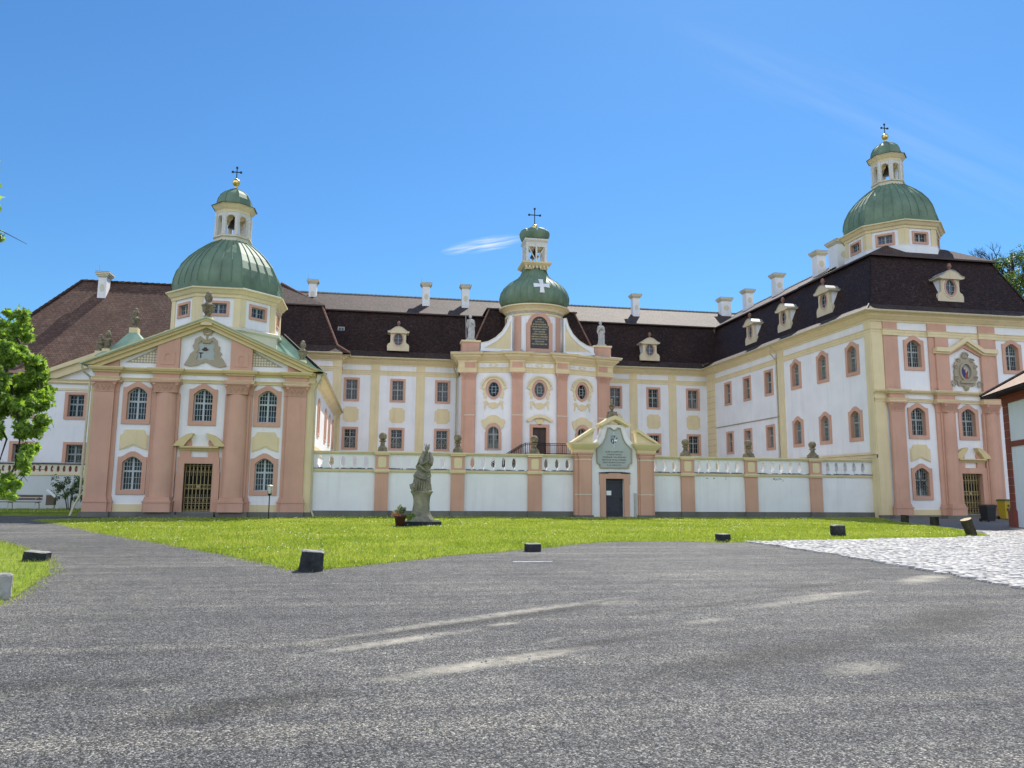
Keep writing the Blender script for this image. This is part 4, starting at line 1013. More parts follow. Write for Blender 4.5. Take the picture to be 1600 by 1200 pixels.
# ------------------------------------------------------------------ entrance pavilion with the onion dome
def build_pavilion():
    T = thing('entrance_pavilion', 'bowed entrance pavilion with pink pilasters and green onion dome behind the wall', 'building', (13.7, 66, 0))
    C = 13.7; A = (C-6.72, 65.75); B = (C-1.98, 64.45); b1 = (C+1.98, 64.45); D_ = (C+6.72, 65.75)
    ang = math.atan2(A[1]-B[1], B[0]-A[0]); ln = math.hypot(B[0]-A[0], B[1]-A[1])
    FL = (A[0], A[1], -ang); FC = (C, 64.45, 0); FR = (b1[0], b1[1], ang)
    zb = 0
    def bay(F, u0, u1, ws, nm):
        wall(T, F, u0, u1, 0, 13.3, [hole(k, u, z) for u, z, k in ws], th=.4)
        for u, z, k in ws:
            M_ = Matrix.Translation((F[0], F[1], 0)) @ Matrix.Rotation(F[2], 4, 'Z'); p = M_ @ Vector((u, 0, z)); window(T, p.x, p.y, z, k, F[2], 'window_glass', 'sash_paint')
    mid = 2.85
    bay(FL, 0, ln, [(mid, 9.42, 'oval'), (mid, 4.98, 'round')], 'l'); bay(FR, 0, ln, [(ln-mid, 9.42, 'oval'), (ln-mid, 4.98, 'round')], 'r')
    wall(T, FC, -1.98, 1.98, 0, 13.3, [hole('oval', 0, 9.42), rect(-.62, .62, 4.5, 6.98)], th=.4); window(T, C, 64.45, 9.42, 'oval')
    wall(T, (A[0], A[1], -PI/2), -2.9, 0, 0, 13.3, [], th=.3); wall(T, (D_[0], D_[1], PI/2), 0, 2.9, 0, 13.3, [], th=.3)
    # door
    m = MB().at(*FC); m.prism([(-.86, 4.4), (-.6, 4.4), (-.6, 6.96), (.6, 6.96), (.6, 4.4), (.86, 4.4), (.86, 7.24), (-.86, 7.24)], [], -.1, .2); m.build('door_frame', 'pink_paint', T)
    m = MB().at(*FC); m.box(-.6, -.01, .18, .24, 4.4, 6.94); m.box(.01, .6, .18, .24, 4.4, 6.94)
    for s in (-1, 1):
        for z in (4.6, 5.35, 6.1): m.box(s*.31-.2, s*.31+.2, .15, .178, z, z+.62)
    m.build('door', 'door_brown', T)
    # pilasters: stepped pair at each end, single at each bend
    for F, a, b, a2, b2 in ((FL, .32, 1.24, 0, .318), (FR, ln-1.24, ln-.32, ln-.318, ln)):
        p = pilaster(T, F, a, b, 0, 11.76, y=-.24, baseh=.9); pilaster(T, F, a2, b2, 0, 11.76, y=-.12, baseh=.9, leaf=False)
        m = MB().at(*F); m.box(a-.03, b+.03, -.28, -.02, 7.95, 8.03); m.build('pilaster_band', 'cream_paint', p)
    for x, an in ((C-1.98, -ang/2), (C+1.98, ang/2)):
        Fp = (x, 64.45, an); p = pilaster(T, Fp, -.46, .46, 0, 11.76, y=-.22, baseh=.9); m = MB().at(*Fp); m.box(-.49, .49, -.26, 0, 7.95, 8.03); m.build('pilaster_band', 'cream_paint', p)
    # entablature following the plan with breaks over the pilasters
    def world(F, u, y): p = Matrix.Translation((F[0], F[1], 0)) @ Matrix.Rotation(F[2], 4, 'Z') @ Vector((u, y, 0)); return (p.x, p.y)
    path = [(A[0], A[1]+2.8), world(FL, -.26, -.26), world(FL, 1.3, -.26), world(FL, 1.3, 0)]
    nb = 4
    path += [world(FL, ln-.58, 0), world(FL, ln-.58, -.30), (C-1.98+.53, 64.45-.30), (C-1.98+.53, 64.45)]
    right = [(2*C-x, y) for x, y in path[::-1]]; path += right
    sw = lambda pf, mat, nm: (lambda m: (m.sweep(pf, path), m.build(nm, mat, T))[1])(MB())
    sw(band_prof(11.762, 12.16, .08), 'yellow_paint', 'architrave')
    sw(cornice_prof(12.66, 13.45, .72), 'yellow_paint', 'cornice')
    m = MB(); m.sweep([(-.3, 12.16), (.01, 12.16), (.01, 12.66), (-.3, 12.66)], path); m.build('frieze', 'yellow_paint', T)
    m = MB(); m.sweep([(-1.2, 13.452), (.74, 13.452), (.70, 13.50), (-1.2, 13.62)], path); m.build('cornice_flashing', 'zinc', T)
    for F, a, b in ((FL, 1.5, ln-.8), (FC, -1.25, 1.25), (FR, .8, ln-1.5)):
        m = MB().at(*F); c = (a+b)/2; m.prism(rect(a, b, 12.24, 12.58), [], -.03, -.012); m.c = 1
        m.prism([(c-.5, 12.41), (c-.25, 12.54), (c+.25, 12.54), (c+.5, 12.41), (c+.25, 12.28), (c-.25, 12.28)], [ell(c, 12.41, .16, .07, 10)], -.05, -.03)
        for s in (-1, 1):
            for j in range(4):
                x = c+s*(.72+.22*j)
                if a+.1 < x < b-.1: m.tube([(x+.08*math.cos(t), -.04, 12.41+.09*math.sin(t)*(1 if j % 2 else -1)) for t in np.linspace(0, 4.5, 7)], .018, 4)
        m.build('frieze_ornament', ['white_plaster', 'cream_paint'], T)
    for F, a, b in ((FL, .3, 1.26), (FR, ln-1.26, ln-.3)):
        m = MB().at(*F); m.box(a, b, -.285, -.02, 12.162, 12.658); m.build('frieze_block', 'pink_paint', T)
    for x, an in ((C-1.98, -ang/2), (C+1.98, ang/2)):
        m = MB().at(x, 64.45, an); m.box(-.46, .46, -.325, -.02, 12.162, 12.658); m.build('frieze_block', 'pink_paint', T)
    # window dressings
    for F, u in ((FL, mid), (FC, 0), (FR, ln-mid)):
        z = 9.42; m = MB().at(*F)
        hood = ell(u, z+.86, .98, 1.06, 17, .18, PI-.18); inn = ell(u, z+.84, .70, .90, 17, .1, PI-.1)[::-1]
        m.prism([(u+1.18, z+.98), (u+1.12, z+1.12)]+hood+[(u-1.12, z+1.12), (u-1.18, z+.98), (u-.86, z+.84)]+inn+[(u+.86, z+.84)], [], -.12, 0)
        m.prism(ell(u, z+1.0, 1.12, 1.05, 17, .22, PI-.22)+ell(u, z+1.0, .98, .94, 17, .22, PI-.22)[::-1], [], -.2, -.122)
        for s in (-1, 1):
            sc = [(.70, .9), (.92, .86), (.86, .68), (.96, .45), (.82, .3), (.84, .08), (.66, .0), (.58, .2), (.70, .5)]
            pl = [(u+s*a, z+b) for a, b in sc]; m.prism(pl[::-1] if s > 0 else pl, [], -.07, 0)
            sw_ = [(.42, -.35), (.60, -.12), (.82, -.18), (.88, -.32), (.78, -.42), (.84, -.75), (.74, -.95), (.68, -.6), (.58, -.42)]
            pl = [(u+s*a, z+b) for a, b in sw_]; m.prism(pl[::-1] if s > 0 else pl, [], -.06, 0)
        m.prism([(u-.55, z-.45), (u-.38, z-.72), (u, z-.86), (u+.38, z-.72), (u+.55, z-.45), (u+.3, z-.36), (u+.14, z-.30), (u-.14, z-.30), (u-.3, z-.36)], [], -.07, 0)
        m.build('stucco_frame', 'yellow_paint', T)
    for F, u in ((FL, mid), (FR, ln-mid)):
        m = MB().at(*F); z = 7.28
        a1 = ell(u, z-.55, 1.0, 1.22, 13, .45, PI-.45); m.prism([(u+.98, z+.0), (u+1.05, z+.14), (u+1.0, z+.3)]+[(x, max(zz, z+.30)+.06) for x, zz in a1]+[(u-1.0, z+.3), (u-1.05, z+.14), (u-.98, z), (u-.86, z-.38), (u-.74, z-.40)]+ell(u, z-.75, .74, .80, 11, .25, PI-.25)[::-1]+[(u+.74, z-.40), (u+.86, z-.38)], [], -.1, 0)
        m.build('window_hood', 'yellow_paint', T)
    m = MB().at(*FC); z = 7.55
    a1 = ell(0, z-.7, 1.4, 1.22, 13, .72, PI-.72); a2 = ell(0, z-.7, 1.18, .94, 13, .72, PI-.72)[::-1]
    m.prism([(1.18, z-.02)]+a1+[(-1.18, z-.02), (-.95, z-.12)]+a2+[(.95, z-.12)], [], -.3, 0)
    m.prism([(-.42, z+.02), (-.3, z-.12), (-.18, z-.34), (0, z-.4), (.18, z-.34), (.3, z-.12), (.42, z+.02), (.2, z+.2), (-.2, z+.2)], [], -.1, 0); m.build('door_hood', 'yellow_paint', T)
    # attic drum with the inscription
    cy = 66.9; RX, RY = 2.62, 2.35
    def dp(a, e=0): return (C+(RX+e)*math.sin(a), cy-(RY+e)*math.cos(a))
    m = MB(); m.lathe([(1, 13.45), (1, 17.4)], C, cy, 64, 0, RX, RY, capt=False); m.build('attic_drum', 'white_plaster', T, True)
    m = MB()
    for s in (-1, 1):
        for a0, a1 in ((.64, .90), (1.45, 1.7)): m.lathe([(1, 13.9), (1.03, 13.9), (1.03, 17.0), (1, 17.0)], C, cy, 4, 0, RX, RY, s*a0 if s > 0 else -a1, s*a1 if s > 0 else -a0)
        m.lathe([(1, 13.46), (1.06, 13.46), (1.06, 13.9), (1, 13.9)], C, cy, 4, 0, RX, RY, .58 if s > 0 else -.96, .96 if s > 0 else -.58); m.cut()
    m.builds('attic_pilaster', 'pink_paint', T)
    m = MB(); pr = [(1, 17.0), (1.03, 17.0), (1.03, 17.16), (1.0, 17.18), (1.0, 17.42), (1.03, 17.44), (1.06, 17.6), (1.16, 17.8), (1.24, 17.86), (1.24, 17.96), (.9, 18.0)]
    m.lathe(pr, C, cy, 64, 0, RX, RY); m.build('attic_cornice', 'yellow_paint', T)
    yF = cy-RY; P = MB().at(C, yF, 0)
    fo = [(-1.16, 13.64), (1.16, 13.64), (1.16, 16.25), (1.05, 16.3)]+ell(0, 16.12, 1.05, 1.08, 15, .2, PI-.2)+[(-1.05, 16.3), (-1.16, 16.25)]
    fi = [(-.84, 13.95), (.84, 13.95), (.84, 16.0), (.74, 16.05)]+ell(0, 16.05, .74, .80, 13, .1, PI-.1)+[(-.74, 16.05), (-.84, 16.0)]
    P.prism(fo, [fi], -.10, .6); P.build('plaque_frame', 'pink_paint', T)
    P = MB().at(C, yF, 0); P.prism(fi, [], -.03, .0); pl = P.build('inscription_plaque', 'ink', T)
    P = MB().at(C, yF, 0); P.box(-.84, .84, -.05, .1, 13.66, 13.93); P.build('plaque_sill', 'white_plaster', T)
    lines = ['IHS', 'D E O  T R I N O', 'BEATAE MARIAE SEMPER', 'VIRGINI THEOTOCOS', 'BERNARDO ABBATI', 'CIST. ORDINIS', 'DOMINICO PATRONO', 'MARTINO COENOBIO', 'BENEDICTO PATRI', 'DEDICATUM', 'MDCCXLIV ANNO DNI']
    for k, s in enumerate(lines):
        text('plaque_lettering', s, (C, yF-.035, 16.58-.222*k), .17, 'gold_text', pl, width=(.35, .75, 1.2, 1.5, 1.25, 1.0, 1.3, 1.45, 1.4, .8, 1.35)[k])
    # curved gable wings either side
    for s in (-1, 1):
        Fg = (C, 65.1, 0); pts = [(s*5.15, 13.66), (s*5.15, 14.30), (s*4.5, 14.45), (s*3.8, 14.85), (s*3.2, 15.45), (s*2.78, 16.2), (s*2.55, 16.95), (s*2.35, 16.95), (s*2.35, 13.66)]
        inn = [(s*4.9, 13.9), (s*4.35, 14.22), (s*3.7, 14.62), (s*3.08, 15.22), (s*2.66, 15.95), (s*2.5, 16.5), (s*2.48, 13.9)]
        m = MB().at(*Fg); m.prism(pts[::-1] if s < 0 else pts, [], 0, .45, back=True) if False else m.prism(pts if s > 0 else pts[::-1], [inn], 0, .35, back=True)
        m.box(min(s*5.2, s*2.3), max(s*5.2, s*2.3), -.1, 0, 13.64, 13.82); o = m.build('gable_wing', 'white_plaster', T)
        m = MB().at(*Fg); m.prism(inn if s > 0 else inn[::-1], [], .06, .3, back=True); m.build('gable_field', 'yellow_paint', o)
        m = MB().at(*Fg); tp = pts[1:7] if True else 0
        for (x0, z0), (x1, z1) in zip(tp, tp[1:]): 
            m.tube([(x0, .1, z0+.03), (x1, .1, z1+.03)], .10, 6)
        m.build('gable_coping', 'cream_paint', o)
    # pedestals at the ends
    for s, u in ((-1, A[0]+.72), (1, D_[0]-.72)):
        y = 65.85; m = MB(); m.c = 0; m.box(u-.78, u+.78, y-.62, y+.6, 13.5, 14.44); m.c = 1; m.box(u-.86, u+.86, y-.70, y+.66, 14.442, 14.60)
        m.build('statue_pedestal', ['pink_paint', 'yellow_paint'], T)
    # onion dome
    prof = [(2.66, 17.98), (2.98, 18.22), (3.18, 18.6), (3.22, 19.0), (3.12, 19.42), (2.86, 19.85), (2.45, 20.25), (2.0, 20.55), (1.6, 20.82), (1.32, 21.15), (1.16, 21.5), (1.12, 21.75)]
    sy = .92; m = MB(); m.lathe(prof, C, cy, 64, 0, 1, sy)
    dsh = m.build('onion_dome', 'green_copper', T, True)
    m = MB()
    for k in range(32):
        a = 2*PI*k/32; m.tube([(C+(r+.01)*math.sin(a), cy-sy*(r+.01)*math.cos(a), z) for r, z in prof], .026, 4)
    m.build('dome_seam', 'green_copper', dsh)
    m = MB(); zc = 19.62; zs = [z for r, z in prof]; rs = [r for r, z in prof]
    for k in range(4):
        t = k*PI/2; c_, s_ = math.cos(t), math.sin(t); n_ = 5
        for a in range(n_):
            q = []
            for f, w in ((a/n_, -1), ((a+1)/n_, -1), ((a+1)/n_, 1), (a/n_, 1)):
                px = .72*f; pz = w*(.15+.07*f); X = px*c_-pz*s_; Z = zc+px*s_+pz*c_; r = float(np.interp(Z, zs, rs))+.06; q.append((C+.1+X, cy-sy*math.sqrt(max(.1, r*r-X*X)), Z))
            m.poly(q)
    m.build('dome_cross', 'white_plaster', dsh)
    # lantern
    m = MB(); q = lambda r, z0, z1: m.box(C-r, C+r, cy-r, cy+r, z0, z1)
    q(1.0, 21.6, 21.9); q(1.1, 21.902, 22.0)
    m.c = 0; m.sweep([(-.9, 21.9), (.12, 21.9), (.36, 22.12), (.38, 22.24), (-.9, 22.26)], [(C-1, cy-1), (C+1, cy-1), (C+1, cy+1), (C-1, cy+1)], True)
    for j in range(7):
        x = C-1.0+2.0*j/6; m.prism([(x-.1, 21.88), (x, 21.55), (x+.1, 21.88)], [], cy-1.2, cy-1.12, back=True)
    m.build('lantern_base', 'yellow_paint', T)
    MB.zmap = lambda z: z if z < 22.27 else 22.27+(z-22.27)*.82 if z < 26.9 else 22.27+4.63*.82+(z-26.9)*.98
    m = MB(); zl = 22.27; 
    for sx in (-1, 1):
        for sy_ in (-1, 1):
            m.box(C+sx*.86-.11, C+sx*.86+.11, cy+sy_*.86-.11, cy+sy_*.86+.11, zl, 24.5)
        for k in range(4):
            m.at(C, cy, k*PI/2); m.tube([(sx*.78, -.88, zl+.1+1.75), (0.0+sx*.06, -.88, zl+.25)], .055, 6)
        m.at(0, 0)
    for k in range(4):
        m.at(C, cy, k*PI/2); m.box(-.075, .075, -.95, -.83, zl, 24.4); m.box(-.86, .86, -.93, -.80, 24.1, 24.4); m.box(-.75, .75, -.93, -.8, zl, zl+.14)
    m.at(0, 0); m.build('lantern', 'lantern_paint', T)
    m = MB(); m.lathe([(.42, 23.1), (.38, 23.3), (.26, 23.5), (.2, 23.8), (.06, 24.0), (.04, 24.3)], C, cy, 14, capb=True); m.build('bell', 'bronze_bell', T, True)
    m = MB(); m.sweep([(-.9, 24.4), (.02, 24.4), (.06, 24.6), (.2, 24.8), (.22, 24.98), (-.9, 25.0)], [(C-.9, cy-.9), (C+.9, cy-.9), (C+.9, cy+.9), (C-.9, cy+.9)], True); m.build('lantern_cornice', 'lantern_paint', T)
    m = MB(); n = 96; pr = [(1.0, 24.98, 0), (1.16, 25.06, 0), (1.27, 25.3, 0), (1.36, 25.62, .1), (1.38, 25.9, .45), (1.30, 26.14, .8), (1.14, 26.28, 1), (.98, 26.24, 1), (.86, 26.06, .7), (.7, 25.9, .3), (.5, 26.0, 0), (.3, 26.15, 0), (.1, 26.25, 0)]; rg_ = []
    for r, z, w in pr:
        for j in range(n):
            a = 2*PI*j/n; d = abs(((a/(PI/4)) % 1)-.5)*2; no = max(0, (d-.72)/.28)
            rr = r*(1+.035*(1-d**2)*(1 if w < .9 else .5)); rg_.append((C+rr*math.sin(a), cy-rr*math.cos(a), z-.42*w*no))
    i0 = m.pts(rg_)
    for k in range(len(pr)-1):
        for j in range(n): jj = (j+1) % n; m.face((i0+k*n+j, i0+k*n+jj, i0+(k+1)*n+jj, i0+(k+1)*n+j))
    m.build('crown_roof', 'green_copper', T, True)
    m = MB(); m.lathe([(.16, 26.1), (.2, 26.4), (.1, 26.5)]+[(.27*math.cos(t), 26.76+.27*math.sin(t)) for t in np.linspace(-1.3, 1.4, 9)]+[(.05, 27.05)], C, cy, 16); m.build('gold_ball', 'gold', T, True)
    m = MB(); iron_cross(m, C, cy, 26.95, 1.65, 1.05, .045); m.build('roof_cross', 'iron', T); MB.zmap = None
    # mansard behind the drum
    r = MB(); y0 = 66.3
    E0, E1, K0, K1 = (C-6.9, y0, 13.5), (C+6.9, y0, 13.5), (C-4.0, y0+1.6, 18.2), (C+4.0, y0+1.6, 18.2)
    mansard_seg(r, E0, E1, K0, K1, (C-2.2, 74, 20.3), (C+2.2, 74, 20.3))
    mansard_seg(r, (C-6.9, 72, 13.5), E0, (C-4.0, 74, 18.2), K0, (C-2.2, 75, 20.3), (C-2.2, 74, 20.3)); mansard_seg(r, E1, (C+6.9, 72, 13.5), K1, (C+4.0, 74, 18.2), (C+2.2, 74, 20.3), (C+2.2, 75, 20.3))
    ro = r.build('roof', ['roof_tiles', 'mansard_tiles', 'door_brown'], T, uv=True)
    h = MB()
    for a, b in ((E0, K0), (E1, K1)): a2 = Vector(a)*.58+Vector(b)*.42; a2.z = 14.28; h.tube([Vector(a)+Vector((0, 0, .05)), a2+Vector((0, 0, .05)), Vector(b)+Vector((0, 0, .05))], .08, 6); h.cut()
    h.builds('hip_cap', 'terra_stone', ro)
    # downpipe left of the front
    m = MB(); m.tube([(A[0]-.45, 67.7, 13.1), (A[0]-.5, 67.9, 12.5), (A[0]-.2, 68.35, 11.9), (A[0]-.2, 68.4, .2)], .06, 6); m.build('downpipe', 'downpipe_paint', T)
    return T
def text(name, s, loc, size, mat, parent, width=None, rz=0, ext=.004):
    c = bpy.data.curves.new(name, 'FONT'); c.body = s; c.size = size; c.align_x = 'CENTER'; c.align_y = 'CENTER'; c.extrude = ext; c.materials.append(MATS[mat])
    o = bpy.data.objects.new(name, c); COL.objects.link(o); bpy.context.view_layer.update()
    me = bpy.data.meshes.new_from_object(o); bpy.data.objects.remove(o)
    if width:
        xs = [v.co.x for v in me.vertices]; w = max(xs)-min(xs)
        for v in me.vertices: v.co.x *= width/w
    Mx = Matrix.Rotation(R(90), 4, 'X'); me.transform(Matrix.Rotation(rz, 4, 'Z') @ Mx)
    if not me.materials: me.materials.append(MATS[mat])
    o = bpy.data.objects.new(name, me); COL.objects.link(o); put(o, loc, parent); return o
PAV = build_pavilion()

# ------------------------------------------------------------------ east wing and corner pavilion
EX = 31.1
def build_east():
    T = thing('east_wing', 'white side wing with square-headed windows between corner pavilion and rear wing', 'building', (EX, 62, 0))
    F = (EX, 68.6, S90)                      # local u = 68.6 - Y, runs towards the viewer
    U = lambda Y: 68.6-Y
    ws = [(U(63.9), 9.33, 'rect'), (U(60.25), 9.33, 'rect'), (U(56.55), 9.33, 'rect'), (U(63.75), 4.93, 'lower'), (U(60.35), 4.93, 'lower'), (U(56.55), 4.93, 'lower')]
    wall(T, F, 0, U(55.03), 0, 13.0, [hole(k, u, z) for u, z, k in ws])
    for u, z, k in ws: window(T, EX, 68.6-u, z, k, S90)
    entablature(T, F, 0, U(55.03))
    flat_pil(T, F, [(0.3, U(66.55))])
    m = MB().at(*F); m.box(U(66.5), U(55.1), -.05, 0, 7.43, 7.52); m.build('string_course', 'cartouche_paint', T)
    for j in range(24):
        pass
    q = MB().at(*F)
    for j in range(19): q.box(.28, U(66.53), -.075, -.069, .6+.58*j, .63+.58*j)
    q.build('quoin_joint', 'cartouche_paint', T)
    r = MB(); xe, xk, xr = EX-.66, EX+2.3, EX+6.6
    mansard_seg(r, (xe, 71.5, EZ), (xe, 55.0, EZ), (xk, 72, 18.0), (xk, 55.0, 18.0), (xr, 76, 20.65), (xr, 55.0, 20.65))
    r.c = 0; r.poly([(xr, 76, 20.65), (xr, 55, 20.65), (xr+5, 55, 17.6), (xr+5, 76, 17.6)])
    ro = r.build('roof', ['roof_tiles', 'mansard_tiles', 'door_brown'], T, uv=True)
    g = MB(); n = 56
    for j in range(n):
        a = 75.8-20.8*j/n; g.tube([(xr, a, 20.66), (xr, a-20.8/n, 20.70)], .10, 6)
    g.build('ridge_cap', 'granite_top', ro)
    g = MB(); g.tube([(30.6, 68.0, 13.6), (32.2, 69.7, 14.3), (33.1, 70.6, 18.0)], .12, 6); g.build('valley', 'bench_wood', ro)
    for x, y, w in ((37.0, 70.9, .82), (37.0, 65.0, .82), (37.0, 58.0, .85)): chimney(ro, x, y, 19.6, 22.2, w, .8, wires=False)
    for y in (60.8, 55.2): dormer(ro, EX+.85, y, 14.45, S90, 2.2)
    T2 = T
    # corner pavilion
    T = thing('corner_pavilion', 'pink and white corner pavilion at the right with green dome over dark mansard', 'building', (37.8, 43.4, 0))
    Y0, X1, CX = 43.4, 44.6, 37.72
    FW = (EX, 55.03, S90); U = lambda Y: 55.03-Y
    ws = [(U(y), z, 'ogee') for y in (52.45, 48.9, 45.42) for z in (9.33, 4.95)]
    wall(T, FW, 0, U(Y0), 0, 13.0, [hole(k, u, z) for u, z, k in ws])
    for u, z, k in ws: window(T, EX, 55.03-u, z, k, S90)
    flat_pil(T, FW, [(.0, .86), (U(44.0), U(Y0))])
    m = MB().at(*FW); m.box(U(52.2), U(Y0)+.1, -.2, 0, 4.0, 4.14); m.box(U(52.2), U(Y0), -.12, 0, 3.78, 4.0); m.build('ledge', 'yellow_paint', T)
    m = MB().at(*FW); m.tube([(.0-.1, -.12, 12.0), (-.1, -.12, .2)], .06, 6); m.tube([(-.1, -.65, 13.1), (-.1, -.6, 12.5), (-.1, -.12, 12.0)], .06, 6); m.build('downpipe', 'downpipe_paint', T)
    F = (0, Y0, 0)
    win = [(34.12, 1.16, 'ogee'), (34.12, 5.03, 'ogee'), (34.12, 9.47, 'ogee'), (37.78, 5.03, 'ogee'), (41.45, 1.16, 'ogee'), (41.45, 5.03, 'ogee'), (41.45, 9.5, 'ogee')]
    wall(T, F, EX, X1, 0, 13.0, [hole(k, u, z) for u, z, k in win]+[rect(CX-.74, CX+.74, .27, 2.86)])
    for u, z, k in win: window(T, u, Y0, z, k, 0, 'window_glass')
    wall(T, (X1, Y0, PI/2), 0, 12, 0, 13.0, []); wall(T, (X1, 55.5, PI), 0, 13.5, 0, 13.0, [])
    # lattice in the lowest window
    g = MB().at(*F)
    for j in range(-3, 9):
        for sg in (-1, 1):
            a = (34.12-.5, 1.5+.2*j if sg > 0 else 1.5+.2*j+1.0); b = (34.12+.5, a[1]+sg*1.0)
            if min(a[1], b[1]) > 1.35 and max(a[1], b[1]) < 3.0: g.tube([(a[0], .1, a[1]), (b[0], .1, b[1])], .014, 4)
    g.build('window_grille', 'iron', T)
    m = MB().at(*F); m.box(EX-.1, X1, -.16, .1, -.1, .2); m.box(31.75, 33.3, -.5, -.162, -.1, .21); m.box(35.3, 36.95, -.62, -.162, -.1, .21); m.box(38.5, 40.1, -.62, -.162, -.1, .21); m.build('plinth', 'plinth_stone', T)
    m = MB().at(*F); m.box(33.25, 35.35, -.05, 0, .21, .55); m.cut(); m.box(EX, 31.9, -.05, 0, .21, 12.6); m.builds('yellow_band', 'yellow_paint', T)
    # lower order
    pilaster(T, F, 32.02, 33.0, .21, 7.38, y=-.3, baseh=.72)
    for a, b in ((35.76, 36.62), (38.86, 39.72)): pilaster(T, F, a, b, .21, 7.38, y=-.2, baseh=.72, rounded=True)
    for a, b in ((35.4, 35.758), (39.722, 40.06)): pilaster(T, F, a, b, .21, 7.38, y=-.12, baseh=.72, leaf=False, th=.12)
    pilaster(T, F, 42.8, 43.7, .21, 7.38, y=-.3, baseh=.72)
    jg = [(31.98, 33.05), (35.38, 36.68), (38.80, 40.08), (42.75, 43.75)]
    sweepobj(T, F, band_prof(7.382, 7.6, .12), jog(EX, X1, jg, 0, .32), 'yellow_paint', 'architrave')
    sweepobj(T, F, [(0, 7.90), (.08, 7.90), (.12, 7.96), (.24, 8.0), (.30, 8.1), (.30, 8.14), (0, 8.16)], jog(EX-.1, X1, jg, 0, .32), 'yellow_paint', 'middle_cornice')
    m = MB().at(*F)
    for a, b in jg: m.box(a, b, -.32, 0, 7.602, 7.898); m.cut()
    m.builds('frieze_block', 'pink_paint', T)
    # upper order: plain strips
    m = MB().at(*F); rg = [(31.92, 32.95), (35.18, 36.56), (38.96, 40.2), (42.8, 43.8)]
    for a, b in rg:
        m.box(a, b, -.10, 0, 8.162, 11.72)
        for p, q in ((35.6, 36.56), (38.96, 39.9)):
            if a <= p <= b: m.box(p, q, -.20, -.102, 8.162, 11.7); m.box(p-.04, q+.04, -.26, -.202, 8.162, 8.4)
        m.cut()
    m.builds('upper_pilaster', 'pink_paint', T); m = MB().at(*F)
    for a, b in rg: m.box(a, b, -.10, 0, 12.122, 12.618); m.cut()
    m.builds('frieze_block', 'pink_paint', T)
    path = [(EX, 55.03), (EX, Y0)]; jj = jog(EX, X1, rg, Y0, .12); path = [(EX, 55.03)]+jj
    for pf, mt, nm in ((band_prof(11.72, 12.12, .07), 'yellow_paint', 'upper_architrave'), (cornice_prof(12.62, 13.22, .62), 'yellow_paint', 'cornice')):
        m = MB(); m.sweep(pf, path if 'arch' in nm else [(EX, 55.03), (EX, Y0), (X1, Y0)]); m.build(nm, mt, T)
    m = MB(); m.tube([(EX-.69, 55.0, 13.2), (EX-.69, Y0-.69, 13.2), (X1+.6, Y0-.69, 13.2)], .085, 8); m.build('gutter', 'gutter_paint', T)
    # aedicule with a kinked pediment and an oval painting
    m = MB().at(*F); c = CX+.06
    m.prism([(c-1.4, 8.17), (c-1.24, 8.17), (c-1.24, 10.5), (c, 11.1), (c+1.24, 10.5), (c+1.24, 8.17), (c+1.4, 8.17), (c+1.4, 10.62), (c, 11.45), (c-1.4, 10.62)], [], -.12, 0); m.build('niche_frame', 'pink_paint', T)
    m = MB().at(*F)
    for off, lo, hi, y in ((0, 0, .34, -.30), (0, .12, .40, -.44)):
        m.prism([(c-2.3, 10.62+lo), (c-1.25, 10.62+lo), (c, 11.36+lo), (c+1.25, 10.62+lo), (c+2.3, 10.62+lo), (c+2.3, 10.62+hi), (c+1.2, 10.62+hi), (c, 11.40+hi), (c-1.2, 10.62+hi), (c-2.3, 10.62+hi)], [], y, 0 if y > -.4 else -.302)
    m.build('niche_pediment', 'yellow_paint', T)
    z0 = 9.52; P_ = []
    for j in range(72):
        a = 2*PI*j/72; rx, rz = .82, 1.02
        k = 1+.05*math.cos(12*a)+.03*math.cos(7*a+1)
        x = rx*k*math.cos(a); z = rz*k*math.sin(a)
        low = max(0, -math.sin(a)); x *= 1+.42*low**1.5; 
        P_.append((c+x, z0+z))
    m = MB().at(*F); m.prism(P_, [ell(c, z0-.02, .36, .50, 24)], -.12, 0)
    m.prism(ell(c, z0-.02, .50, .64, 24), [ell(c, z0-.02, .37, .51, 24)], -.2, -.12)
    for s in (-1, 1):
        for x, z, rr in ((.98, -.86, .24), (.72, -.42, .13), (.72, .3, .15), (.5, .72, .15)):
            m.tube([(c+s*(x+rr*math.cos(t)*(1-t*.1)), -.13, z0+z+rr*math.sin(t)*(1-t*.1)) for t in np.linspace(0, 6.5, 13)], .055, 5)
    m.tube([(c+.22*math.cos(t), -.14, z0+1.08+.18*math.sin(t)) for t in np.linspace(0, 6.3, 9)], .07, 5)
    m.lathe([(0, z0-1.3), (.14, z0-1.2), (.2, z0-1.05), (.12, z0-.92)], c, -.08, 10)
    m.prism([(c-.5, z0-.78), (c+.5, z0-.78), (c+.42, z0-.62), (c+.1, z0-.66), (c-.42, z0-.6)], [], -.24, -.12)
    mo = m.build('oval_cartouche', 'cartouche_paint', T)
    m = MB().at(*F); m.prism(ell(c, z0-.02, .38, .52, 24), [], -.03, .0); m.c = 1
    m.prism([(c-.26, z0-.42), (c-.02, z0-.46), (c+.02, z0+.0), (c+.0, z0+.3), (c-.1, z0+.34), (c-.18, z0+.2), (c-.24, z0-.02)], [], -.05, -.03); m.prism([(c+.14, z0-.08), (c+.24, z0-.1), (c+.22, z0+.1)], [], -.05, -.03)
    m.c = 2; m.prism([(c-.04, z0-.46), (c+.2, z0-.44), (c+.2, z0-.1), (c+.04, z0-.06)], [], -.055, -.03)
    m.c = 3; m.prism(ell(c-.03, z0+.22, .07, .09, 12), [], -.07, -.03); m.prism([(c+.02, z0-.04), (c+.16, z0-.02), (c+.18, z0+.14), (c+.08, z0+.2)], [], -.07, -.03)
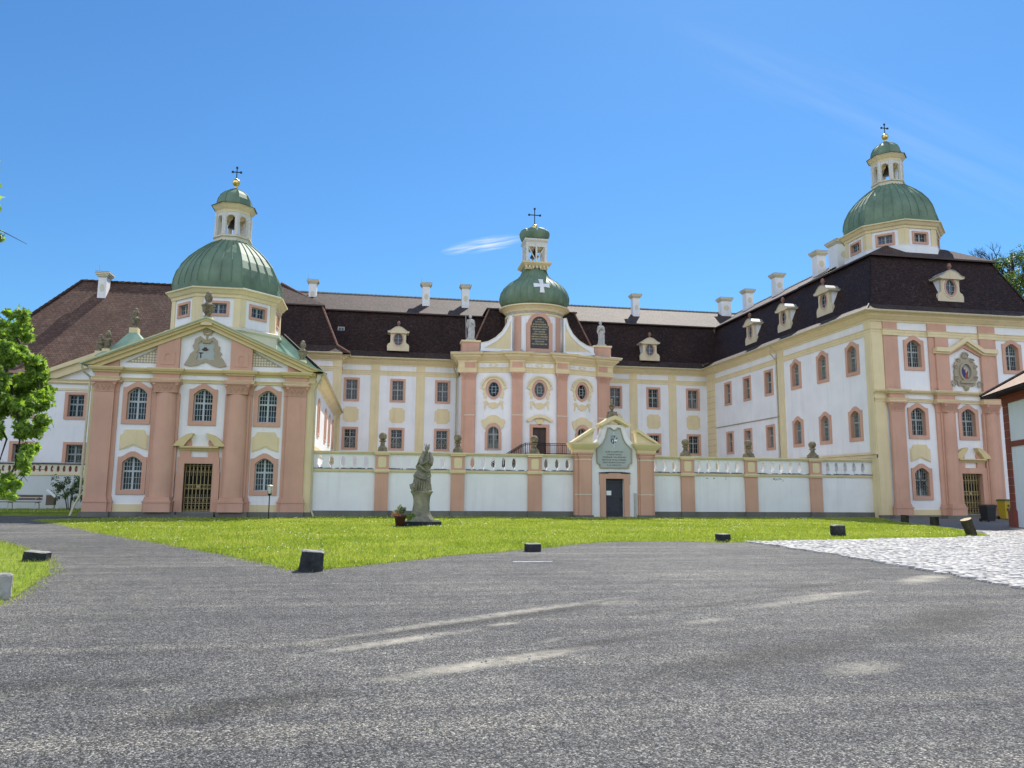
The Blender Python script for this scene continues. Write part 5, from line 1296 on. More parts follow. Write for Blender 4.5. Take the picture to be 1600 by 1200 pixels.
    m.build('oval_picture', ['slate_panel', 'robe_blue', 'robe_red', 'skin_paint'], mo)
    panel_chapel(T, F, 34.12, 3.56); panel_chapel(T, F, 41.45, 3.56)
    chapel_door(T, F, CX-.05)
    # roof
    xe, ye, xf = EX-.66, Y0-.66, X1+.6
    kz = 18.05; k0, k1, k2, k3 = (33.4, 55.0, kz), (33.4, 46.1, kz), (42.9, 46.1, kz), (42.9, 56, kz)
    rt_ = 19.3; q0, q1, q2, q3 = (37.7, 55.0, 20.4), (35.4, 47.2, rt_-.1), (40.2, 47.2, rt_-.1), (40.2, 56, rt_)
    r = MB()
    mansard_seg(r, (xe, 55.0, EZ), (xe, ye, EZ), k0, k1, q0, q1); mansard_seg(r, (xe, ye, EZ), (xf, ye, EZ), k1, k2, q1, q2); mansard_seg(r, (xf, ye, EZ), (xf, 56, EZ), k2, k3, q2, q3)
    r.c = 0; r.poly([q0, q1, q2, q3])
    ro = r.build('roof', ['roof_tiles', 'mansard_tiles', 'door_brown'], T, uv=True)
    h = MB()
    for e, k in (((xe, ye, EZ), k1), ((xf, ye, EZ), k2)):
        a2 = Vector(e)*.58+Vector(k)*.42; a2.z = EZ+.78; h.tube([Vector(e), a2+Vector((0, 0, .04)), Vector(k)], .07, 6); h.cut()
    h.builds('hip_cap', 'mansard_tiles', ro)
    chimney(ro, 37.3, 55.4, 19.4, 22.3, 1.3, 1.3, wires=False)
    dormer(ro, EX+.85, 49.55, 14.45, S90, 2.2); dormer(ro, 38.05, Y0+1.1, 14.45, 0, 2.2)
    r8 = R(22.5); oc = [(37.6+3.1/math.cos(r8)*math.sin(R(22.5+45*k)), 49.4-3.1/math.cos(r8)*math.cos(R(22.5+45*k))) for k in range(8)]
    m = MB(); m.sweep([(-.8, 17.6), (0, 17.6), (0, 19.0), (.02, 19.08), (-.8, 19.1)], oc, True); m.build('drum_base', 'white_plaster', T)
    dome(T, 37.6, 49.4, 20.85, 18.4)
build_east()

# ------------------------------------------------------------------ balustraded garden wall
POSTS = [(-.17, .59), (4.14, 4.92), (8.66, 9.48), (18.13, 18.97), (22.3, 23.1), (26.66, 27.46)]
HOLES = [-3.24, -2.62, -1.97, -1.32, -.70, 1.10, 1.73, 2.36, 3.02, 3.64, 5.40, 6.02, 6.62, 7.24, 7.86, 9.79, 10.45, 11.08, 16.50, 17.12, 17.76,
         19.35, 19.97, 20.59, 21.21, 21.83, 23.55, 24.17, 24.79, 25.41, 26.03, 27.95, 28.57, 29.18, 29.80, 30.42]
def hole_shape(u, z0=2.76, z1=3.44, w=.135):
    h = z1-z0
    return [(u-.035, z0), (u+.035, z0), (u+.04, z0+h*.12), (u+w, z0+h*.30), (u+w, z0+h*.68), (u+w*.62, z0+h*.9), (u+.03, z1), (u-.03, z1), (u-w*.62, z0+h*.9), (u-w, z0+h*.68), (u-w, z0+h*.30), (u-.04, z0+h*.12)]
def build_garden_wall():
    T = thing('garden_wall', 'long white wall with pierced balustrade and pink posts behind the lawn', 'wall', (13.7, 44, 0))
    F = (0, 44, 0)
    for a, b in ((-3.7, 11.45), (16.3, 31.1)):
        hs = [hole_shape(u) for u in HOLES if a < u < b]
        m = MB().at(*F); m.prism(rect(a, b, 0, 3.55), hs, 0, .34, back=True); m.build('wall_panel', 'white_plaster', T)
        m = MB().at(*F); m.box(a, b, -.09, 0, -.1, .36); m.build('plinth', 'plinth_stone', T)
        m = MB().at(*F); m.sweep([(0, 2.53), (.06, 2.53), (.09, 2.60), (.09, 2.66), (0, 2.69)], [(a, 0), (b, 0)]); m.build('string_course', 'yellow_paint', T)
        m = MB().at(*F); m.box(a, b, -.11, 0, 2.66, 2.695); m.c = 1
        rnd = random.Random(5)
        for k in range(int((b-a)*9)):
            u = rnd.uniform(a, b); m.box(u, u+rnd.uniform(.05, .3), -.105, -.01, 2.695, 2.70+rnd.uniform(.01, .05))
        m.build('mossy_ledge', ['zinc', 'granite_dark'], T)
        m = MB().at(*F); m.box(a, b, -.12, .46, 3.552, 3.62); m.box(a, b, -.06, .40, 3.50, 3.55) if False else None; m.box(a, b, -.17, .50, 3.622, 3.68); m.build('coping', 'yellow_paint', T)
    for a, b in POSTS:
        m = MB().at(*F); c = (a+b)/2; m.box(a, b, -.17, .4, .362, 2.5); m.c = 1; m.box(a-.03, b+.03, -.20, -.12, -.1, .36); m.c = 2
        m.box(a-.06, b+.06, -.25, .4, 2.502, 2.58); m.box(a-.08, b+.08, -.28, .4, 2.582, 2.68); m.c = 0; m.box(a+.0, b-.0, -.17, .45, 2.682, 3.50); m.c = 2
        m.box(a-.05, b+.05, -.24, .5, 3.502, 3.60); m.box(a-.09, b+.09, -.28, .55, 3.602, 3.69)
        r_ = .1; hw, hh = .23, .30; pl = []
        for cx, cz, s in ((hw-r_, -hh+r_, -PI/2), (hw-r_, hh-r_, 0), (-hw+r_, hh-r_, PI/2), (-hw+r_, -hh+r_, PI)):
            pl += [(c+cx+r_*math.cos(s+t), 3.09+cz+r_*math.sin(s+t)) for t in np.linspace(0, PI/2, 4)]
        m.prism(pl, [], -.19, -.17); po = m.build('post', ['pink_paint', 'plinth_stone', 'yellow_paint'], T)
        f = MB().at(c, 44.13); f.box(-.27, .27, -.27, .27, 3.692, 3.80); f.box(-.25, .25, -.25, .25, 3.802, 3.92)
        f.lathe([(.30, 3.92), (.20, 4.04), (.14, 4.10)], 0, 0, 4, PI/4); f.lathe([(.14, 4.10), (.12, 4.22), (.20, 4.28), (.20, 4.32), (.10, 4.35)]+[(.235*math.cos(t), 4.56+.235*math.sin(t)) for t in np.linspace(-1.1, 1.45, 9)]+[(0, 4.797)], 0, 0, 18)
        f.build('ball_finial', 'finial_stone', po, True, autosm=R(45))
    # scuffs where paint has flaked off
    m = MB().at(*F); rnd = random.Random(3)
    for u0, n, w in ((24.5, 26, .5), (19.9, 4, .1), (20.3, 3, .06), (21.1, 4, .06), (17.0, 4, .2)):
        for k in range(n):
            u = u0+rnd.gauss(0, w*.5); z = 2.36+rnd.gauss(0, .035)-(u-u0)*.08; r_ = rnd.uniform(.012, .04); m.prism([(u+r_*1.6*math.cos(t)*rnd.uniform(.6, 1), z+r_*math.sin(t)*rnd.uniform(.6, 1)) for t in np.linspace(0, 2*PI, 7)[:-1]], [], -.003, 0, sides=False)
    m.build('flaked_paint', 'granite_top', T)
build_garden_wall()

def build_gateway():
    T = thing('gateway', 'white gateway with dark door, grey inscription shield and broken pediment', 'gateway', (13.85, 43.6, 0))
    F = (0, 43.6, 0); C = 13.83
    m = MB().at(*F)
    g = [(-1.45, 0), (-.56, 0), (-.56, 2.29), (.56, 2.29), (.56, 0), (1.45, 0), (1.45, 4.35), (1.12, 4.45), (.96, 4.62), (.78, 4.95), (.70, 5.30), (.66, 5.5), (-.66, 5.5), (-.70, 5.30), (-.78, 4.95), (-.96, 4.62), (-1.12, 4.45), (-1.45, 4.35)]
    m.prism(shift(g, C, 0), [], 0, .7, back=True); m.build('gate_wall', 'white_plaster', T)
    m = MB().at(*F); fr = [(-.90, 0), (-.56, 0), (-.56, 2.29), (.56, 2.29), (.56, 0), (.90, 0), (.90, 1.9), (.94, 1.96), (.94, 2.58), (.42, 2.58), (.36, 2.62), (-.36, 2.62), (-.42, 2.58), (-.94, 2.58), (-.94, 1.96), (-.90, 1.9)]
    m.prism(shift(fr, C, 0), [], -.1, 0); m.build('door_frame', 'pink_paint', T)
    m = MB().at(*F); m.prism(shift([(-.96, 2.60), (-.42, 2.60), (-.36, 2.64), (.36, 2.64), (.42, 2.60), (.96, 2.60), (.96, 2.65), (.4, 2.69), (-.4, 2.69), (-.96, 2.65)], C, 0), [], -.13, 0); m.build('drip_lead', 'granite_dark', T)
    m = MB().at(*F)
    for j in range(8): m.box(C-.56+.14*j+.003, C-.56+.14*j+.137, .2, .26, .02, 2.29)
    for z in (.25, 1.15, 2.05): m.box(C-.55, C+.55, .17, .198, z, z+.12)
    d = m.build('door', 'dark_wood', T)
    m = MB().at(*F); m.box(C+.44, C+.48, .12, .17, 1.0, 1.14); m.tube([(C+.46, .1, 1.1), (C+.36, .1, 1.1)], .012, 5); m.build('door_handle', 'iron', d)
    m = MB().at(*F); m.box(C-.46, C-.16, .155, .168, 1.32, 1.58); n_ = m.build('paper_notice', 'paper', d)
    for z in (1.50, 1.44, 1.38): 
        q = MB().at(*F); q.box(C-.42, C-.22+(z-1.44), .150, .154, z, z+.012); q.build('notice_lettering', 'ink', n_) if False else None
    # paired pilasters, capitals, half pediments
    for s in (-1, 1):
        p = MB().at(*F); c = C+s*1.93
        a, b = c-.5, c+.5
        p.box(a, b, -.16, .7, .16, 3.55); p.box(c-.36-s*.06, c+.36-s*.06, -.3, -.162, .16, 3.55)
        p.c = 1; p.box(a-.05, b+.05, -.36, .7, -.05, .158); p.c = 0
        po = p.build('gate_pilaster', ['pink_paint', 'plinth_stone'], T)
        t = MB().at(*F)
        for z in (1.33, 3.36): t.box(c-.38-s*.06, c+.38-s*.06, -.32, -.30, z, z+.05); t.box(a-.02, b+.02, -.18, -.17, z, z+.05)
        t.build('pilaster_band', 'cream_paint', po)
        k = MB().at(*F); k.sweep([(0, 3.552), (.04, 3.552), (.04, 3.70), (.10, 3.72), (.10, 3.80), (0, 3.80)], [(a, .6), (a, -.16), (c-.38-s*.06, -.16), (c-.38-s*.06, -.3), (c+.38-s*.06, -.3), (c+.38-s*.06, -.16), (b, -.16), (b, .6)]); k.build('capital', 'pink_paint', po)
        k = MB().at(*F); k.sweep([(-.3, 3.802), (.06, 3.802), (.10, 3.95), (.22, 4.10), (.34, 4.28), (.36, 4.38), (-.3, 4.40)], [(a, .6), (a, -.2), (b, -.2), (b, .6)]); k.box(a, b, -.2, .6, 3.82, 4.39)
        k.build('gate_cornice', 'yellow_paint', T)
        k = MB().at(*F); tri = [(s*2.60, 4.402), (s*1.42, 4.402), (s*1.30, 5.12), (s*1.38, 5.14), (s*1.8, 4.88), (s*2.3, 4.56)]
        k.prism(shift(tri if s < 0 else tri[::-1], C, 0), [], -.24, .35, back=True)
        tr2 = [(s*2.68, 4.404), (s*2.5, 4.404), (s*1.95, 4.70), (s*1.44, 5.02), (s*1.28, 5.06), (s*1.24, 5.2), (s*1.42, 5.24), (s*1.9, 4.92), (s*2.4, 4.60)]
        k.prism(shift(tr2 if s < 0 else tr2[::-1], C, 0), [], -.40, .42, back=True); k.build('half_pediment', 'yellow_paint', T)
    m = MB().at(*F)
    o = [(-1.0, 5.42), (-.86, 5.40), (-.62, 5.52), (-.3, 5.70), (0, 5.80), (.3, 5.70), (.62, 5.52), (.86, 5.40), (1.0, 5.42), (1.02, 5.54), (.7, 5.68), (.34, 5.92), (0, 6.04), (-.34, 5.92), (-.7, 5.68), (-1.02, 5.54)]
    m.prism(shift([(a*.92, b-.06) for a, b in o], C, 0), [], -.12, .62, back=True); m.prism(shift([(a*.96, b) for a, b in o], C, 0), [], -.26, .66, back=True); m.build('gate_hood', 'yellow_paint', T)
    m = MB().at(*F); m.c = 0; m.box(C-.28, C+.28, .05, .6, 5.9, 6.14); m.box(C-.24, C+.24, .1, .56, 6.142, 6.30); ornament_urn(m, C-.02, .33, 6.3, .80, n=12); m.build('gate_urn', 'finial_stone', T, True, autosm=R(40))
    # inscription shield
    sh = [(-.86, 2.90), (.86, 2.90), (.92, 2.98), (.90, 3.08), (1.10, 3.22), (1.10, 4.06), (.98, 4.16), (.72, 4.42), (.56, 4.72), (.48, 5.02), (.40, 5.32), (.22, 5.34), (.14, 5.26), (.06, 5.20), (-.06, 5.20), (-.14, 5.26), (-.22, 5.34), (-.40, 5.32), (-.48, 5.02), (-.56, 4.72), (-.72, 4.42), (-.98, 4.16), (-1.10, 4.06), (-1.10, 3.22), (-.90, 3.08), (-.92, 2.98)]
    inn = [(x*.945, 4.1+(z-4.1)*.955) for x, z in sh]
    m = MB().at(*F); m.prism(shift(sh, C-.01, 0), [shift(inn, C-.01, 0)], -.10, 0); m.build('shield_moulding', 'cartouche_paint', T)
    m = MB().at(*F); m.prism(shift(inn, C-.01, 0), [], -.03, 0); pl = m.build('inscription_shield', 'slate_panel', T)
    for k, (s, w) in enumerate((('SUB AUSPICIIS', 1.08), ('CHRISTINAE', .92), ('MARIAE VALESKAE', 1.42), ('BEATAE WALLMANN', 1.46), ('RESTAURATUM EST', 1.38), ('A. D. MDCCCL', .92))):
        text('shield_lettering', s, (C-.01, 43.565, 3.87-.158*k), .125, 'ink', pl, width=w)
    m = MB().at(*F); X0, Z0 = C-.02, 4.62
    m.c = 0; m.prism(shift([(-.2, .22), (-.012, .22), (-.012, .012), (-.2, .012)][::-1], X0, Z0), [], -.05, -.03); m.c = 1
    m.prism(shift([(.012, .22), (.1, .22), (.012, .10)][::-1], X0, Z0), [], -.05, -.03); m.prism(shift([(.2, .14), (.2, .012), (.1, .012)][::-1], X0, Z0), [], -.05, -.03)
    m.prism(shift([(-.2, -.012), (-.012, -.012), (-.012, -.27), (-.12, -.22), (-.18, -.13)][::-1], X0, Z0), [], -.05, -.03); m.c = 2
    m.prism(shift([(-.14, -.05), (-.05, -.05), (-.05, -.075), (-.08, -.075), (-.08, -.19), (-.11, -.19), (-.11, -.075), (-.14, -.075)][::-1], X0, Z0), [], -.055, -.05)
    m.prism(shift([(.012, -.012), (.2, -.012), (.19, -.10), (.13, -.2), (.012, -.27)][::-1], X0, Z0), [], -.045, -.03); m.c = 0; m.prism(shift([(.03, -.12), (.17, -.12), (.12, -.19), (.03, -.24)][::-1], X0, Z0), [], -.05, -.045)
    for j in range(3): m.c = 2; m.prism(shift([(-.2, .05+.06*j), (-.012, .05+.06*j), (-.012, .065+.06*j), (-.2, .065+.06*j)], X0, Z0), [], -.055, -.05)
    m.tube([(X0, -.04, Z0-.28), (X0, -.04, Z0-.5)], .012, 4); m.tube([(X0, -.04, Z0+.24), (X0, -.04, Z0+.44)], .012, 4)
    m.build('coat_of_arms', ['blue_paint', 'ink', 'paper'], pl)
    m = MB().at(*F); m.box(15.02, 15.14, -.1, 0, .05, 1.45); m.build('cable_duct', 'zinc', T)
    m = MB().at(*F); m.box(C-.62, C+.62, -.35, .3, -.02, .05); m.build('door_step', 'plinth_stone', T)
build_gateway()

def build_west_garden_wall():
    T = thing('balustrade_wall', 'low white wall with dark red balusters running behind the bench left of the chapel', 'wall', (-22, 49.6, 0))
    F = (0, 49.6, 0); m = MB().at(*F); m.prism(rect(-34, -15.5, .0, 2.22), [], 0, .3, back=True); m.build('wall_panel', 'grey_plaster', T)
    m = MB().at(*F); m.box(-34, -15.5, -.05, .3, 2.222, 2.34); m.build('string_course', 'yellow_paint', T)
    u = [-17.52-.332*j for j in range(50)]
    m = MB().at(*F); m.prism(rect(-34, -15.5, 2.342, 2.88), [ell(x, 2.61, .088, .19, 10) for x in u if x > -33.5], 0, .2, back=True); m.build('pierced_parapet', 'cream_paint', T)
    m = MB().at(*F)
    for j, x in enumerate(u): m.prism(ell(x, 2.61, .10, .2, 10), [ell(x, 2.61, .04, .1, 8)] if j % 2 else [], .1, .14, back=True)
    m.build('baluster_row', 'red_plaster', T)
    m = MB().at(*F); m.box(-34, -15.5, -.08, .3, 2.882, 2.93); m.c = 1; m.box(-34, -15.5, -.11, .33, 2.932, 2.99); m.build('coping', ['granite_dark', 'white_stone'], T)
build_west_garden_wall()

# stair with iron rail before the pavilion door
def build_stair():
    T = thing('stair', 'stone landing with black iron railings in front of the pavilion door', 'stair', (14.1, 62.6, 0))
    m = MB(); m.box(12.0, 16.2, 62.0, 64.3, 0, 4.4)
    for s, x0 in ((-1, 12.0), (1, 16.2)):
        for j in range(22): a = x0+s*.3*j; m.box(min(a, a+s*.3), max(a, a+s*.3), 62.0, 63.6, 0, 4.2-.19*j)
    m.build('steps', 'plinth_stone', T)
    r = MB()
    def rail(a, b):
        a, b = Vector(a), Vector(b); n = max(2, int((b-a).length/.17))
        for o in (1.0, .86, .16): r.tube([a+Vector((0, 0, o)), b+Vector((0, 0, o))], .028, 5)
        for j in range(n+1): p = a.lerp(b, j/n); r.tube([p, p+Vector((0, 0, .98))], .016 if j % 6 else .032, 4)
    rail((12.0, 62.05, 4.45), (16.2, 62.05, 4.45)); rail((12.0, 62.05, 4.45), (8.6, 62.05, 2.3)); rail((16.2, 62.05, 4.45), (19.6, 62.05, 2.3)); rail((12.0, 63.5, 4.45), (9.0, 63.5, 2.6)); rail((16.2, 63.5, 4.45), (19.2, 63.5, 2.6))
    r.build('iron_railing', 'iron', T)
build_stair()

# ------------------------------------------------------------------ statues
def statue(x, y, z, h, label, seedv, arms, extra=None):
    m = MB(); m.box(x-.42, x+.42, y-.34, y+.34, z, z+.16); robe(m, x, y, z+.15, h, arms=arms, seedv=seedv)
    if extra: extra(m)
    o = m.build('statue', 'white_stone', None, True, autosm=R(60)); tag(o, label, 'statue', 'saints on the entrance pavilion')
def crosier(m):
    m.tube([(7.28, 65.4, 14.76), (7.2, 65.35, 17.0)], .025, 6); m.tube([(7.2-.13*math.sin(t), 65.35, 17.13-.13*math.cos(t)) for t in np.linspace(0, 5, 10)], .03, 5)
statue(7.7, 65.8, 14.6, 2.22, 'white stone saint holding a crosier on the left end of the entrance pavilion', 3, ((-1, .70, -.03, .30), (1, .62, .12, .30)), crosier)
statue(19.7, 65.8, 14.6, 2.2, 'white stone saint with hands folded on the right end of the entrance pavilion', 8, ((-1, .66, .17, .36), (1, .63, .17, .36)))
def build_lawn_statue():
    T = thing('stone_statue', 'weathered sandstone saint on a flared baroque pedestal standing on the lawn', 'statue', (1.82, 33.6, 0))
    m = MB(); m.box(.86, 2.76, 33.2, 34.6, 0, .2); m.build('base_slab', 'granite_dark', T)
    def loft(rows, yc, dep, n=40, folds=0, amp=0., seedv=1, sq=1.0):
        m = MB(); rings = []
        for z, a, b in rows:
            c, hw = (a+b)/2, (b-a)/2
            for j in range(n):
                t = 2*PI*j/n; k = 1+(amp*math.sin(folds*t+z*4+math.sin(z*3)*1.5)+amp*.6*math.sin((folds*2-1)*t-z*7+seedv) if folds else 0)
                cs_, sn = math.cos(t), math.sin(t)
                X = hw*math.copysign(abs(sn)**sq, sn)*min(k, 1.05 if abs(sn) > .9 else 9); Y_ = -hw*dep*math.copysign(abs(cs_)**sq, cs_)*k
                rings.append((c+X, yc+Y_, z))
        i = m.pts(rings); q = len(rows)
        for k in range(q-1):
            for j in range(n): jj = (j+1) % n; m.face((i+k*n+j, i+k*n+jj, i+(k+1)*n+jj, i+(k+1)*n+j))
        m.face([i+j for j in range(n)][::-1]); m.face([i+(q-1)*n+j for j in range(n)]); return m
    def W_(rows): return [(z, a, b) for z, a, b in rows]
    px = lambda cx, z=2.4: .79+(cx-168)*.003858+.12-.037*(z-.2)
    pz = lambda cy: 3.52-(cy-410)*.00372
    ped = [(1040, 268, 582), (1008, 275, 578), (990, 276, 572), (965, 302, 556), (930, 320, 538), (880, 334, 528), (820, 344, 526), (760, 348, 530), (715, 342, 538), (695, 334, 548), (680, 322, 560), (668, 316, 568), (655, 318, 566), (648, 330, 548)]
    # the pedestal rows use the lower photograph strip: 0 of z at row 1085
    rows = [((1066-cy)*.00366, px(a, (1066-cy)*.00366), px(b, (1066-cy)*.00366)) for cy, a, b in ped]
    loft(rows, 33.85, .82, 40, 8, .03, sq=.72).build('pedestal', 'sandstone', T, True, autosm=R(50))
    fig = [(950, 335, 552), (925, 338, 552), (895, 343, 549), (860, 347, 547), (830, 350, 546), (800, 355, 541), (770, 350, 548), (745, 362, 544), (720, 384, 541), (700, 393, 542), (680, 384, 544), (662, 379, 553), (640, 392, 560), (612, 404, 566), (585, 418, 568), (556, 434, 568), (530, 450, 563), (508, 458, 556), (494, 466, 550), (487, 474, 545), (480, 487, 532)]
    rows = [(pz(cy), px(a, pz(cy)), px(b, pz(cy))) for cy, a, b in fig]
    rr = []
    for (z0, a0, b0), (z1, a1, b1) in zip(rows, rows[1:]):
        for f in (0, .5): rr.append((z0+(z1-z0)*f, a0+(a1-a0)*f, b0+(b1-b0)*f))
    rr.append(rows[-1])
    m = loft(rr, 33.85, .78, 56, 7, .085, 2)
    # neck, head with beard, brow and hair, tilted to the right
    hx, hz = px(508, 3.4), pz(447); n = 20; rings = []
    prof = [(-.17, .07), (-.13, .062), (-.10, .085), (-.06, .105), (-.02, .118), (.03, .122), (.07, .112), (.10, .085), (.125, .04)]
    for dz, r in prof:
        for j in range(n):
            t = 2*PI*j/n; f = max(0, math.cos(t)); d = .022*f**10*(1 if -.04 < dz < .0 else .2)+(.02*f**3 if dz < -.05 else 0)
            rings.append((hx+r*.9*math.sin(t)+dz*.15, 33.74-(r*1.05+d)*math.cos(t), hz+dz))
    i = m.pts(rings)
    for k in range(len(prof)-1):
        for j in range(n): jj = (j+1) % n; m.face((i+k*n+j, i+k*n+jj, i+(k+1)*n+jj, i+(k+1)*n+j))
    m.face([i+(len(prof)-1)*n+j for j in range(n)])
    # arms folded into the cloak, hands on the chest, swags of cloth
    Yf = 33.52; P3 = lambda cx, cy, y=Yf: (px(cx, pz(cy)), y, pz(cy))
    m.tube([P3(478, 500, 33.7), P3(440, 570, 33.58), P3(432, 640, 33.5), P3(478, 628, 33.42), P3(505, 600, 33.42)], [.09, .10, .09, .06, .04], 8)
    m.tube([P3(548, 505, 33.75), P3(560, 580, 33.62), P3(548, 640, 33.5), P3(520, 610, 33.42)], [.07, .085, .08, .045], 8)
    for k in range(4): m.tube([P3(503+5*k, 603, 33.4), P3(512+6*k, 588, 33.385), P3(518+6*k, 578, 33.40)], [.017, .015, .01], 5)
    m.tube([P3(500, 600, 33.4), P3(497, 584, 33.39), P3(500, 572, 33.4)], [.017, .014, .009], 5)
    m.tube([P3(384, 668, 33.6), P3(412, 650, 33.5), P3(450, 690, 33.48), P3(500, 722, 33.48), P3(545, 700, 33.6)], [.03, .05, .06, .055, .03], 7)
    m.tube([P3(360, 765, 33.62), P3(420, 800, 33.5), P3(480, 812, 33.47), P3(540, 770, 33.6)], [.04, .055, .05, .03], 7)
    for k, (a, b) in enumerate(((375, 392), (402, 415), (430, 440), (458, 470), (486, 500), (512, 522))): m.tube([P3(a, 945, 33.52), P3(a+8, 880, 33.49-.02*(k % 2)), P3(b, 815, 33.53)], [.04, .035, .015], 6)
    m.tube([P3(470, 480, 33.8), P3(420, 600, 33.72), P3(380, 668, 33.7)], [.05, .06, .02], 7)
    m.tube([P3(345, 948, 33.55), P3(325, 915, 33.55), P3(318, 880, 33.56), P3(340, 862, 33.56)], [.07, .075, .08, .03], 8)
    for k in range(7):
        a = 2*PI*k/7; m.tube([(hx+.1*math.cos(a), 33.76+.1*math.sin(a), hz+.10), (hx+.12*math.cos(a), 33.76+.12*math.sin(a), hz+.2)], [.018, .004], 4)
    m.build('saint_figure', 'sandstone', T, True, autosm=R(60))
build_lawn_statue()

# ------------------------------------------------------------------ gatehouse at the right edge
def build_gatehouse():
    T = thing('gatehouse', 'pale blue house with dark red quoins and tan tiled roof at the right edge', 'building', (30.7, 32.9, 0))
    th = math.atan2(-.91, -.41); F = (30.75, 32.9, th)
    wall(T, F, 0, 12, 0, 6.3, [rect(4.1, 5.0, 4.6, 5.7), rect(4.1, 5.0, 1.4, 2.8)], mat='pale_blue_plaster')
    m = MB().at(*F); m.box(.02, 12, .46, 9, 0, 6.3); m.build('wall', 'pale_blue_plaster', T)
    for z in (4.5, 1.4):
        m = MB().at(*F); m.box(4.1, 5.0, .1, .2, z, z+1.35); m.build('window', 'window_glass', T)
    m = MB().at(*F)
    m.box(-.14, .62, -.16, .6, -.05, .78); m.box(-.08, .54, -.1, .6, .78, .86)
    for j in range(14): z = .862+.385*j; m.box(-.05, .50, -.07, .6, z, z+.365)
    m.box(-.05, 12, -.06, 0, 3.88, 4.14); m.box(.62, 12, -.06, .0, 0, .42) if False else None
    m.box(-.05, 12, -.1, .5, 6.02, 6.3); m.box(-.15, 12, -.2, .5, 6.302, 6.5); m.build('quoins', 'red_plaster', T)
    m = MB().at(*F); m.box(-.045, .495, -.055, .55, .862, 6.0); m.build('quoin_joint', 'mortar_line', T)
    r = MB().at(*F); a, b, c, d = (-.75, -.8, 6.5), (12, -.8, 6.5), (12, 5, 10.2), (4.5, 5, 10.2)
    r.poly([a, b, c, d]); r.poly([(-.75, 10.5, 6.5), a, d]); r.c = 1; r.poly([(a[0], a[1], 6.38), (b[0], b[1], 6.38), b, a]); r.poly([(a[0], 10.5, 6.38), (a[0], a[1], 6.38), a, (a[0], 10.5, 6.5)]); r.poly([(a[0], a[1], 6.38), (a[0], 10.5, 6.38), (0, 9, 6.4), (12, 9, 6.4), (12, a[1], 6.38)])
    r.tube([(a[0], a[1], 6.53), (d[0], d[1], 10.24)], .09, 6)
    r.build('roof', ['tan_tiles', 'mansard_tiles'], T, uv=True)
build_gatehouse()
def build_car():
    T = thing('car', 'red car parked against the pale blue house at the right edge', 'car', (27.0, 27.9, 0))
    th = math.atan2(-.91, -.41); f = (30.75-.41*2.95+.91*-1.0*-1, 0, 0)
    ox, oy = 30.75-.41*6.9-.91*1.75, 32.9-.91*6.9+.41*1.75
    F = (ox, oy, th)
    m = MB().at(*F)
    body = [(0, .35), (.02, .75), (.12, .92), (.9, 1.0), (1.4, 1.42), (2.8, 1.45), (3.5, 1.02), (4.1, .92), (4.2, .6), (4.18, .32)]
    wl = [(3.75+.34*math.cos(t), .32+.34*math.sin(t)) for t in np.linspace(0, PI, 9)]; wr = [(.8+.34*math.cos(t), .32+.34*math.sin(t)) for t in np.linspace(0, PI, 9)]
    pts = body[::-1]; out = [(0, .35)]+[(x, z) for x, z in wr[::-1]]+[(x, z) for x, z in wl[::-1]]+[(4.18, .32)]+body[::-1][1:-1]
    m.prism(out, [], 0, 1.7, back=True); b = m.build('body', 'red_enamel', T)
    m = MB().at(*F); m.prism([(1.05, 1.02), (2.0, 1.02), (2.0, 1.36), (1.45, 1.36)], [], -.01, 0); m.prism([(2.08, 1.02), (3.3, 1.02), (2.78, 1.37), (2.08, 1.37)], [], -.01, 0); m.build('side_window', 'window_glass', T)
    for x in (.8, 3.75):
        for y in (.02, 1.5):
            m = MB().at(*F); m.tube([(x, y, .32), (x, y+.2, .32)], .31, 18); w = m.build('wheel', 'black_plastic', T); m = MB().at(*F); m.tube([(x, y-.01, .32), (x, y+.0, .32)], .18, 12); m.build('rim', 'zinc', w)
build_car()

# ------------------------------------------------------------------ ground
LAWN = [(-12.77, 34.71), (-9.76, 29.4), (-7.71, 26.09), (-5.82, 23.16), (-4.05, 20.37), (-2.57, 17.68), (-1.87, 16.37), (-1.49, 15.71), (-0.95, 15.91), (-0.34, 16.49), (0.47, 17.27), (1.74, 18.81), (2.78, 19.48), (4.17, 20.64), (5.4, 21.99), (6.94, 23.27), (8.28, 23.49), (9.54, 23.43), (10.76, 22.78), (12.55, 23.27), (14.04, 23.51), (15.83, 23.74), (17.95, 24.31), (19.93, 24.58), (22.66, 25.59), (24.93, 29.56), (26.56, 33.57), (28.0, 38.0), (30.4, 42.4), (30.9, 43.86), (-3.6, 43.86), (-4.0, 42.2), (-12.0, 42.0), (-15.5, 39.0)]
LEFT = [(-10.54, 24.19), (-9.55, 22.65), (-8.35, 20.67), (-7.3, 18.84), (-6.47, 17.05), (-5.9, 15.46), (-5.51, 13.99), (-5.26, 12.93), (-5.16, 12.24), (-4.98, 11.6), (-7, 8), (-12, 7), (-22, 10), (-22, 26)]
